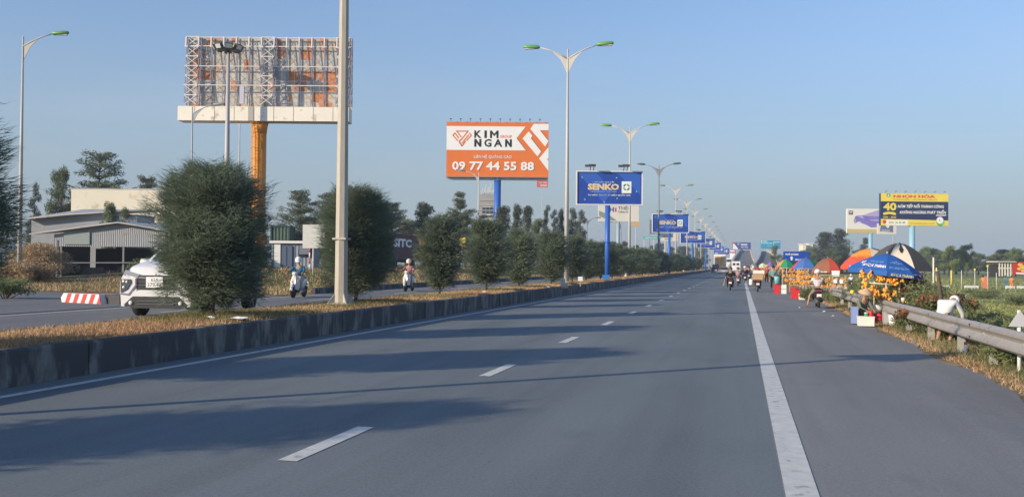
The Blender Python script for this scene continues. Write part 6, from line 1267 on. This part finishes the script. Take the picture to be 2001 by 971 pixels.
# far racks: wooden frames with bags in rows
def rack(px0, px1, ytop, rows, zc, label, seed, dz=.27, per=8, z0=-.1, glabel=''):
    p = on((px0+px1)/2, zc); w = m(px1-px0, zc); zt = zat((px0+px1)/2, ytop, zc)
    t = thing('stall_rack', label, 'stall rack', (p.x, p.y, z0), 0); H = zt-z0
    for x in (-w/2, w/2, 0):
        for y in (0, .5): mb = MB(); mb.tube([(x, y, 0), (x, y, H)], .022, 6); mb.build('pole', wood, t)
    for i in range(rows): mb = MB(); mb.tube([(-w/2, 0, H-i*dz*1.15), (w/2, 0, H-i*dz*1.15)], .018, 6); mb.build('crossbar', wood, t)
    g = random.Random(seed)
    for i in range(rows):
        for k in range(per):
            if g.random() < .12: continue
            bag(p.x-w/2+w*(k+.5)/per+g.uniform(-.05, .05), p.y-.05+g.uniform(-.03, .03), zt-.05-i*dz*1.15+g.uniform(-.05, .02), glabel.replace('one orange bag', '%s orange bag in the %s row' % (ORD[k], (['top', 'bottom'] if rows == 2 else ['top', 'middle', 'bottom'])[i])), glabel.replace('one orange bag', 'orange bags'), g.uniform(.85, 1.05))
    return t
rack(1604, 1652, 538, 2, 50, 'wooden rack of orange bags under the brown and red parasol', 1, per=9, glabel='one orange bag on the rack under the brown and red parasol')
rack(1560, 1600, 525, 3, 62, 'wooden rack of orange bags under the pink, blue and green parasol', 2, per=9, glabel='one orange bag on the rack left of the plaid-shirt rider')
rack(1530, 1562, 524, 3, 72, 'wooden rack of orange bags right of the teal water can', 3, per=8, glabel='one orange bag on the rack beside the white foam box stack')
rack(1508, 1530, 521, 2, 96, 'small rack of orange bags beyond the teal water can', 4, per=5, glabel='one orange bag on the small far rack beyond the water can')
rack(1482, 1506, 520, 3, 104, 'rack of orange bags at the farthest visible stall', 5, per=5, glabel='one orange bag on the farthest rack')
# tables under the racks
def table(px, zc, wpx, label, h=.5, mt=wood):
    p = on(px, zc); w = m(wpx, zc); t = thing('stall_table', label, 'table', (p.x, p.y, -.08), 0)
    mb = MB(); mb.box((0, .3, h), (w, .7, .04)); mb.build('table_top', mt, t)
    for x in (-w/2+.04, w/2-.04):
        for y in (0, .6): mb = MB(); mb.box((x, y, h/2), (.04, .04, h)); mb.build('leg', mt, t)
    return t
table(1565, 61, 46, 'low wooden table piled with oranges behind the red crates'); table(1493, 103, 22, 'low wooden table piled with oranges at the farthest stall')
for px, zc, wpx, lb in ((1565, 61, 42, 'heap of loose oranges on the low table behind the red crates'), (1493, 103, 20, 'heap of loose oranges at the farthest stall')):
    p = on(px, zc); w = m(wpx, zc); mb = MB(); g = random.Random(3)
    for i in range(90): mb.ball((g.uniform(-w/2, w/2), .3+g.uniform(-.28, .28), .04+.16*g.random()), .045, 0, 6, 4)
    o = mb.build('loose_oranges', fruit, None, (p.x, p.y, .44)); tag(o, lb, 'oranges', None, 'stuff')
# small goods
def boxthing(name, label, cat, px, py, wpx, hpx, m_, z=0.0, dep=None, lid=None, zc=None, rz=0, group=None):
    if zc is None: p = gnd(px, py, z); zc = (p-Vector((0, 0, CAM_H))).dot(_f)
    else: p = on(px, zc); 
    w, h = m(wpx, zc), m(hpx, zc); dep = dep or w*.7; t = thing(name, label, cat, (p.x, p.y+dep/2, z), rz, group)
    mb = MB(); b_ = .012; mb.box((0, 0, h/2), (w, dep, h), 0, None, (1.04, 1.04)); mb.build('box', m_, t)
    mb = MB(); mb.box((0, 0, h+.01), (w*1.08, dep*1.08, h*.12)); mb.build('lid', lid or m_, t); return t
def canthing(name, label, cat, px, py, wpx, hpx, m_, z=0.0, top=None, zc=None, taper=.85):
    if zc is None: p = gnd(px, py, z); zc = (p-Vector((0, 0, CAM_H))).dot(_f)
    else: p = on(px, zc)
    w, h = m(wpx, zc), m(hpx, zc); t = thing(name, label, cat, (p.x, p.y, z)); mb = MB(); mb.lathe([(w/2*taper, 0), (w/2, h*.7), (w/2, h*.9), (w/2*.9, h*.93)], 16); mb.build('body', m_, t)
    mb = MB(); mb.lathe([(w/2*1.04, h*.9), (w/2*1.04, h*.97), (w/2*.7, h)], 16); mb.build('lid', top or m_, t); return t
pl_ = P('pale_blue_plastic', (.26, .34, .62), .45); grn = P('green_plastic', (.04, .35, .12), .45); tl = P('teal_plastic', (.20, .50, .50), .45)
boxthing('cool_box', 'tall pale blue plastic box left of the white foam box', 'plastic box', 1671, 632, 11, 30, pl_, dep=.35)
boxthing('foam_box', 'white foam box on the shoulder in front of the seated vendor', 'foam box', 1693, 637, 29, 17, foam, dep=.32)
boxthing('plastic_crate', 'dark blue crate between the pale blue box and the green can', 'crate', 1683.5, 628, 10, 17, P('dark_blue_plastic', (.05, .08, .2), .5), dep=.25)
canthing('plastic_can', 'small green can standing behind the white foam box', 'can', 1693, 618.5, 8, 12, grn, z=0.2, top=whiteb, zc=26.6)
canthing('plastic_can', 'small red can with a handle behind the white foam box', 'can', 1702, 620, 9, 15, red, z=0.2, zc=26.6)
boxthing('grey_cabinet', 'grey metal box standing under the white rack', 'box', 1733, 641, 11, 26, P('metal_grey', (.4, .4, .42), .5), zc=27.6, z=-.07, dep=.3)
canthing('white_bucket', 'white plastic bucket under the rack behind the rail', 'bucket', 1745, 645, 16, 25, whiteb, zc=27.4, z=-.09)
canthing('plastic_bag', 'black bag next to the white bucket under the rack', 'bag', 1757, 642, 9, 16, black, zc=27.8, z=-.09)
canthing('plastic_bag', 'white round bag on the rail beside the lowest orange bag', 'bag', 1765, 594, 8, 8, foam, zc=27.8, z=.62)
mb = MB(); mb.ball((0, 0, 0), .075); p = at(1665.5, 570.5, 33); tag(mb.build('yellow_ball', P('yellow_plastic', (.85, .65, .03), .4), None, tuple(p)), 'bright yellow balloon floating above the end of the middle guardrail', 'balloon')
canthing('water_can', 'teal water can on the red bin at the shoulder edge', 'water can', 1518.5, 0, 11, 15, tl, zc=57, z=.58)
boxthing('plastic_bin', 'red plastic bin under the teal water can', 'bin', 1518.5, 563, 10.5, 18.5, red, zc=57, z=.0, dep=.33)
boxthing('foam_box', 'upper white foam box in the stack right of the red bin', 'foam box', 1530.5, 0, 12, 7.5, foam, zc=57, z=.29, dep=.4)
boxthing('foam_box', 'lower white foam box in the stack right of the red bin', 'foam box', 1530.5, 563, 12, 8, foam, zc=57, z=.0, dep=.4)
boxthing('plastic_crate', 'left red plastic crate on the shoulder beside the potted greens', 'crate', 1550.5, 583, 8.5, 20, red, z=0, dep=.35)
boxthing('plastic_crate', 'right red plastic crate with a dark top beside the small white box', 'crate', 1559, 584, 8, 18, red, z=0, dep=.35, lid=P('dark_red_plastic', (.25, .02, .02), .5))
boxthing('foam_box', 'small white foam box with leafy greens in front of the red crates', 'foam box', 1567, 585.5, 11, 11, foam, z=0, dep=.25)
boxthing('foam_box', 'white notice board hung below the brown and red parasol', 'notice board', 1633, 0, 14, 10, whiteb, zc=52, z=zat(1633, 540, 52), dep=.05)
for i, (px, py) in enumerate([(1690, 521), (1697, 527), (1705, 527), (1662, 520)]):
    p = at(px, py+7, 29.5); mb = MB(); mb.lathe([(.03, 0), (.05, .03), (.045, .12), (.01, .15)], 8); tag(mb.build('hanging_packet', [foam, P('yellow_packet', (.75, .65, .15), .5), foam, pl_][i], None, tuple(p)), ['yellow-white packet hanging at the left of the blue parasol edge', 'small pale yellow packet hanging next to the first orange bags', 'small white packet hanging near the left white pole', 'pale blue packet hanging below the left tip of the blue parasol'][i], 'packet')
# vendors
strawh = P('straw_hat', (.55, .38, .22), .8, var=.1, vscale=20)
p = on(1683, 28.2); person('vendor in a conical straw hat and grey-green jacket crouching behind the foam box', 'squat', (p.x, p.y, .0), R(-150), cloth('grey_green', (.15, .17, .13)), cloth('brown4', (.16, .12, .08)), 'cone', strawh, .84)
mb = MB(); mb.lathe([(.14, 0), (.16, .05), (.16, .2), (.13, .22)], 10); tag(mb.build('plastic_stool', red, None, (p.x+.5, p.y+.1, .05)), 'small red stool beside the crouching vendor', 'stool')
mb = MB(); mb.ball((0, 0, .12), (.17, .13, .13), 0, 10, 6); tag(mb.build('plastic_bag', foam, None, (p.x+.42, p.y+.12, .27)), 'shiny pale plastic bag on the small red stool', 'bag')
p = on(1845, 21.5); person('person in a white shirt bending over behind the near guardrail', 'lean', (p.x, p.y, -.08), R(-40), cloth('white', (.74, .73, .70)), cloth('brown5', (.34, .20, .13)), 'cap', cloth('white', (.74, .73, .70)), 1.0, bare=True)
vend = [(1511, 66, 0, 'teal', (.12, .32, .33), 'dark', 'vendor in a teal top standing behind the red bin'), (1461, 118, 20, 'pink', (.55, .25, .25), None, 'vendor in a pink top at the farthest stalls'), (1471, 112, 170, 'pale', (.6, .58, .5), 'cone', 'vendor in a pale top and conical hat at the farthest stalls'), (1481, 100, 10, 'slate', (.15, .18, .25), None, 'standing customer in a slate top at the far stalls'), (1498, 92, 200, 'red', (.5, .1, .08), 'cone', 'vendor in a red top beside the purple parasol'), (1522, 80, 160, 'brown', (.22, .15, .1), 'cap', 'vendor in a brown top behind the small orange and green parasol')]
for px, zc, a, cn, c, hat, lb in vend: p = on(px, zc); person(lb, 'stand', (p.x, p.y, -.02), R(a), cloth('v_'+cn, c), cloth('black2', (.02, .02, .02)), hat if hat in ('cone', 'cap') else None, strawh, 1.0, fac=False)
for px, zc, hat, c, lb in [(1634, 47, None, (.5, .2, .18), 'crouching vendor in a reddish top behind the rack under the brown and red parasol'), (1646, 46, None, (.6, .6, .55), 'crouching vendor in a white top beside the rack under the brown and red parasol')]:
    p = on(px, zc); person(lb, 'squat', (p.x, p.y, -.1), R(170), cloth('w'+str(px), c), cloth('black2', (.02, .02, .02)), 'cap', whiteb, 1.0, fac=False)
motorbike('black motorbike parked behind the rail beside the bent dark post', tuple(on(1590, 48, 0)), R(80), bb, .9) if False else None
# ================================================================ SMALL THINGS
def put(name, label, cat, mb, m_, p, rz=0, group=None): o = mb.build(name, m_, None, tuple(p), rz); return tag(o, label, cat, group)
# bent dark post, leaning
p = on(1836, 23.5, -.1); mb = MB(); mb.tube([(0, 0, -.1), (-.02, 0, .45), (.03, 0, 1.0), (-.05, .0, 1.62)], [.07, .06, .055, .04], 8); put('old_post', 'bent dark wooden post behind the rail, beside the bending person', 'post', mb, barkm, p)
for i, px in enumerate((1826, 1831)): p = on(px, 22.5, -.1); mb = MB(); mb.tube([(0, 0, 0), (.01, 0, .62+.1*i)], .035, 7); put('wooden_stake', ['left one of two short pale stakes beside the bent dark post', 'right one of two short pale stakes beside the bent dark post'][i], 'stake', mb, wood, p)
# white warning triangle seen from behind
p = on(1993, 15.4, -.1); z1, z0_ = zat(1990, 606, 15.4)+.1, zat(1990, 638, 15.4)+.1; t = thing('warning_sign', 'blank pale warning triangle on a white post at the right edge', 'road sign', (p.x, p.y, -.1), YAW*.5)
mb = MB(); mb.tube([(0, .03, -.2), (0, .03, z1)], .03, 8); mb.build('post', white, t); mb = MB(); mb.prism([(-.17, z0_), (.17, z0_), (0, z1)], -.012, .012, 0, 'y'); mb.build('plate', P('sign_back', (.55, .56, .58), .5), t)
# red-topped white marker, white scraps
p = on(1887, 18.6, -.1); t = thing('marker_stake', 'short white marker with a red top in the grass under the near rail', 'marker', (p.x, p.y, -.12)); mb = MB(); mb.tube([(0, 0, 0), (0, 0, .26)], .028, 8); mb.build('stake', white, t); mb = MB(); mb.tube([(0, 0, .26), (0, 0, .31)], .03, 8); mb.build('cap', redb, t)
def scrap(seed, s=.12):
    g = random.Random(seed); mb = MB(); n = 6; vs = [(s*math.cos(i*1.05)*g.uniform(.6, 1.3), s*.6*math.sin(i*1.05)*g.uniform(.6, 1.3), g.uniform(.005, .05)) for i in range(n)]+[(0, 0, .06)]; mb.add(vs, [(i, (i+1) % n, n) for i in range(n)]+[tuple(reversed(range(n)))]); return mb
for i, (px, py, z, s, lb) in enumerate([(1958, 697, -.1, .12, 'crumpled white litter in the grass left of the last rail post'), (1610, 611, 0, .10, 'white scrap on the shoulder just below the parked scooter'), (1562, 603, 0, .05, 'tiny white scrap on the shoulder left of the parked scooter'), (1628, 620, 0, .09, 'pale scrap near the shoulder edge beneath the middle rail'), (516, 671, 0, .10, 'white scrap in the gutter by the median kerb'), (464, 625, .5, .22, 'crumpled white litter at the foot of the biggest shrub'), (467, 626, .5, .08, 'small white lump beside the crumpled litter'), (828, 588, .5, .06, 'white pebble on the dry grass below the loose shrub'), (947, 571.5, .5, .14, 'white scrap at the bare trunk of the round shrub'), (1071, 562, .5, .13, 'white scrap at the foot of the shrub before the milestone'), (412, 624, .5, .1, 'pale crumpled wrapper left of the biggest shrub')]):
    p = gnd(px, py, z); put('litter', lb, 'litter', scrap(i, s), whiteb, (p.x, p.y, z+.01))
def stone(px, py, w, h, lb, m_=None):
    p = gnd(px, py, .5); zc = (p-Vector((0, 0, CAM_H))).dot(_f); W_, H_ = m(w, zc)/2, m(h, zc); mb = MB(); mb.lathe([(W_*1.15, -.05), (W_, H_*.3), (W_*.9, H_*.75), (W_*.5, H_*.97), (.01, H_)], 10, sc=(1, .7)); put('milestone', lb, 'milestone', mb, m_ or P('milestone_cream', (.62, .56, .46), .8, var=.1), (p.x, p.y, .48))
stone(1100, 560, 10, 18, 'stubby cream concrete milestone in the median right of the tall lamp post'); stone(1107, 560, 6, 7, 'low stone beside the stubby milestone')
stone(1266, 535, 5, 8, 'small white marker stone in the median under the shrubs'); stone(1223, 541, 5, 9, 'pale marker stone just right of the small blue board'); stone(1359, 530, 3, 6, 'tiny white marker near the far end of the median'); stone(1336, 531, 3, 5, 'tiny pale marker left of the last white one')
p = gnd(1134, 557, .5); t = thing('small_sign', 'small white board on a short stake in the median', 'sign', (p.x, p.y, .48), YAW); zc = (p-Vector((0, 0, CAM_H))).dot(_f); mb = MB(); mb.box((0, 0, m(13, zc)), (m(9, zc), .03, m(8.5, zc))); mb.build('board', whiteb, t); mb = MB(); mb.box((0, .03, m(5, zc)), (.06, .04, m(10, zc)+.1)); mb.build('stake', wood, t)
p = gnd(1184, 547, .5); t = thing('small_sign', 'small blue board low in the median between the shrubs', 'sign', (p.x, p.y, .48), YAW); zc = (p-Vector((0, 0, CAM_H))).dot(_f); mb = MB(); mb.box((0, 0, m(6, zc)), (m(14, zc), .04, m(9.5, zc))); mb.build('board', P('bright_blue', (.04, .22, .6), .5), t); mb = MB(); mb.box((m(-5, zc), .03, .1), (.05, .04, .4)); mb.box((m(5, zc), .03, .1), (.05, .04, .4)); mb.build('stake', wood, t)
# field: posts, low white rails, shelter with red board
fy_ = ground_z(60, 150)
for i, (px, y0, y1, zc, c, lb) in enumerate([(1830, 523, 535, 130, 'yellow', 'yellow post at the left end of the low white rail in the field'), (1859, 528, 534, 140, 'yellow', 'short yellow block post in the field'), (1879, 528, 551, 110, 'white', 'thin white post in the middle of the field'), (1905, 527, 550, 115, 'white', 'thin post with a yellow tip in the field'), (1930, 520, 551, 115, 'white', 'taller thin post with a yellow tip right of the orange figure'), (1947, 533, 545, 118, 'white', 'white post left of the red and yellow board')]):
    p = on(px, zc); g = ground_z(p.x, p.y); z = zat(px, y0, zc)-g; t = thing('field_post', lb, 'post', (p.x, p.y, g)); mb = MB(); mb.tube([(0, 0, -.1), (0, 0, z)], .10 if c == 'yellow' else .035, 7); mb.build('post', yellow if c == 'yellow' else offwhite, t)
    if 'tip' in lb: mb = MB(); mb.ball((0, 0, z), (.12, .08, .15), 0, 8, 5); mb.build('tip', yellow, t)
for px0, px1, py, lb in [(1829, 1856, 547, 'low white rail in the field left of the thin posts'), (1885, 1912, 540, 'low pale rail in the middle distance of the field'), (1965, 1983, 546, 'low white rail in front of the red and yellow board'), (1987, 2003, 548, 'low white rail at the right edge of the field')]:
    zc = 118; p = on((px0+px1)/2, zc); z = zat(px0, py, zc); g = ground_z(p.x, p.y); w = m(px1-px0, zc); t = thing('low_rail', lb, 'low rail', (p.x, p.y, g), YAW); mb = MB(); mb.box((0, 0, .25), (w, .2, .28)); mb.build('beam', white, t)
    for q in (-.45, 0, .45): mb = MB(); mb.box((q*w, 0, .08), (.12, .12, .2)); mb.build('post', white, t)
zc = 122; p = on(1977, zc); g = ground_z(p.x, p.y); t = thing('shelter', 'open shelter with white slats and a red and yellow board at the right edge', 'shelter', (p.x, p.y, g), YAW); k = zc/FPX; zz = lambda py: zat(1977, py, zc)-g; xx = lambda px: (px-1977)*k
mb = MB(); mb.box((xx(1966), 1.2, zz(511.5)), (36*k, 3, .15)); mb.build('roof', P('slat_grey', (.5, .48, .44), .6), t)
for px in (1953, 1958.5, 1964, 1969.5, 1975): mb = MB(); mb.bar((xx(px), 0, zz(540)), (xx(px), 0, zz(513)), .16, .06); mb.build('slat', offwhite, t)
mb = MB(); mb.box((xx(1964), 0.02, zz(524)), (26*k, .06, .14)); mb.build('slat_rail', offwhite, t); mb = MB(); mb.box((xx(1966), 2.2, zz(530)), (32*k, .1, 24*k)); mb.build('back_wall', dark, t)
mb = MB(); mb.box((xx(1994), -.1, zz(524)), (32*k, .12, 25*k)); bo = mb.build('red_board', P('board_red', (.55, .05, .03), .5), t)
it = MB()
for cx, cy, rx, ry in ((1992, 517, 5, 3), (1997, 522, 6, 4), (1990, 525, 4, 3), (1998, 529, 5, 2.5)): poly(it, [(xx(cx+rx*math.cos(i*PI/5)), zz(cy+ry*math.sin(i*PI/5))) for i in range(10)], -.18, 0)
poly(it, [(xx(1984), zz(532)), (xx(2008), zz(533)), (xx(2008), zz(536)), (xx(1984), zz(535))], -.18, 1); it.build('printed_figure', [gold, whiteb], bo, fix=False)
for i, (px, zc, c, lb) in enumerate([(1921, 120, (.8, .28, .06), 'figure in bright orange standing in the field'), (1965, 119, (.08, .25, .35), 'figure in a teal top in front of the shelter slats'), (1977, 118, (.8, .25, .08), 'figure in orange beside the red and yellow board')]):
    p = on(px, zc); person(lb, 'stand', (p.x, p.y, ground_z(p.x, p.y)), R(150), cloth('f%d' % i, c), cloth('f%d' % i, c), None, None, .95, fac=False)
mb = MB(); mb.prism([(-.3, 0), (.3, 0), (.1, 1.5), (-.1, 1.5)], -.2, .2, 0, 'y'); p = on(1926, 119); put('traffic_cone', 'orange-red cone beside the figure in bright orange', 'cone', mb, P('cone_red', (.6, .2, .12), .5), (p.x, p.y, ground_z(p.x, p.y)))
# white thin pole behind the charcoal parasol
p = on(1824, 36, -.4); mb = MB(); mb.tube([(0, 0, 0), (0, 0, zat(1824, 503, 36)+.4)], .03, 7); put('thin_pole', 'thin pale pole at the right edge of the charcoal parasol', 'pole', mb, offwhite, p)
# rooftops far right of the signs
p = on(1582, 420); t = thing('far_building', 'distant cream rooftops showing over the trees behind the blue direction sign', 'building', (p.x, p.y, 0), YAW); k = 420/FPX; z1 = zat(1578, 478, 420)
for i, (dx, w, dh) in enumerate([(-14, 6, 0), (-7, 7, -.6), (1, 8, .3), (9, 6, .0), (15, 5, -.5)]): mb = MB(); mb.box((dx*k, i, (z1+dh)/2), (w*k, 6, z1+dh)); mb.build('wall', creamw, t); mb = MB(); mb.box((dx*k, i, z1+dh+.15), (w*k+.5, 6.5, .3)); mb.build('roof', offwhite, t)
# ---- haze
hz = MB(); hz.box((0, 1350, 14), (3400, 3500, 32)); ho = hz.build('haze', None or P('haze_tmp', (1, 1, 1)))
HM_ = bpy.data.materials.new('haze_air'); HM_.use_nodes = True; n_ = HM_.node_tree; n_.nodes.remove(n_.nodes['Principled BSDF']); pv = n_.nodes.new('ShaderNodeVolumePrincipled'); pv.inputs['Color'].default_value = (.66, .80, 1, 1); pv.inputs['Density'].default_value = HAZE; pv.inputs['Anisotropy'].default_value = 0.0
n_.links.new(pv.outputs[0], n_.nodes['Material Output'].inputs['Volume']); ho.data.materials.clear(); ho.data.materials.append(HM_); ho['kind'] = 'stuff'
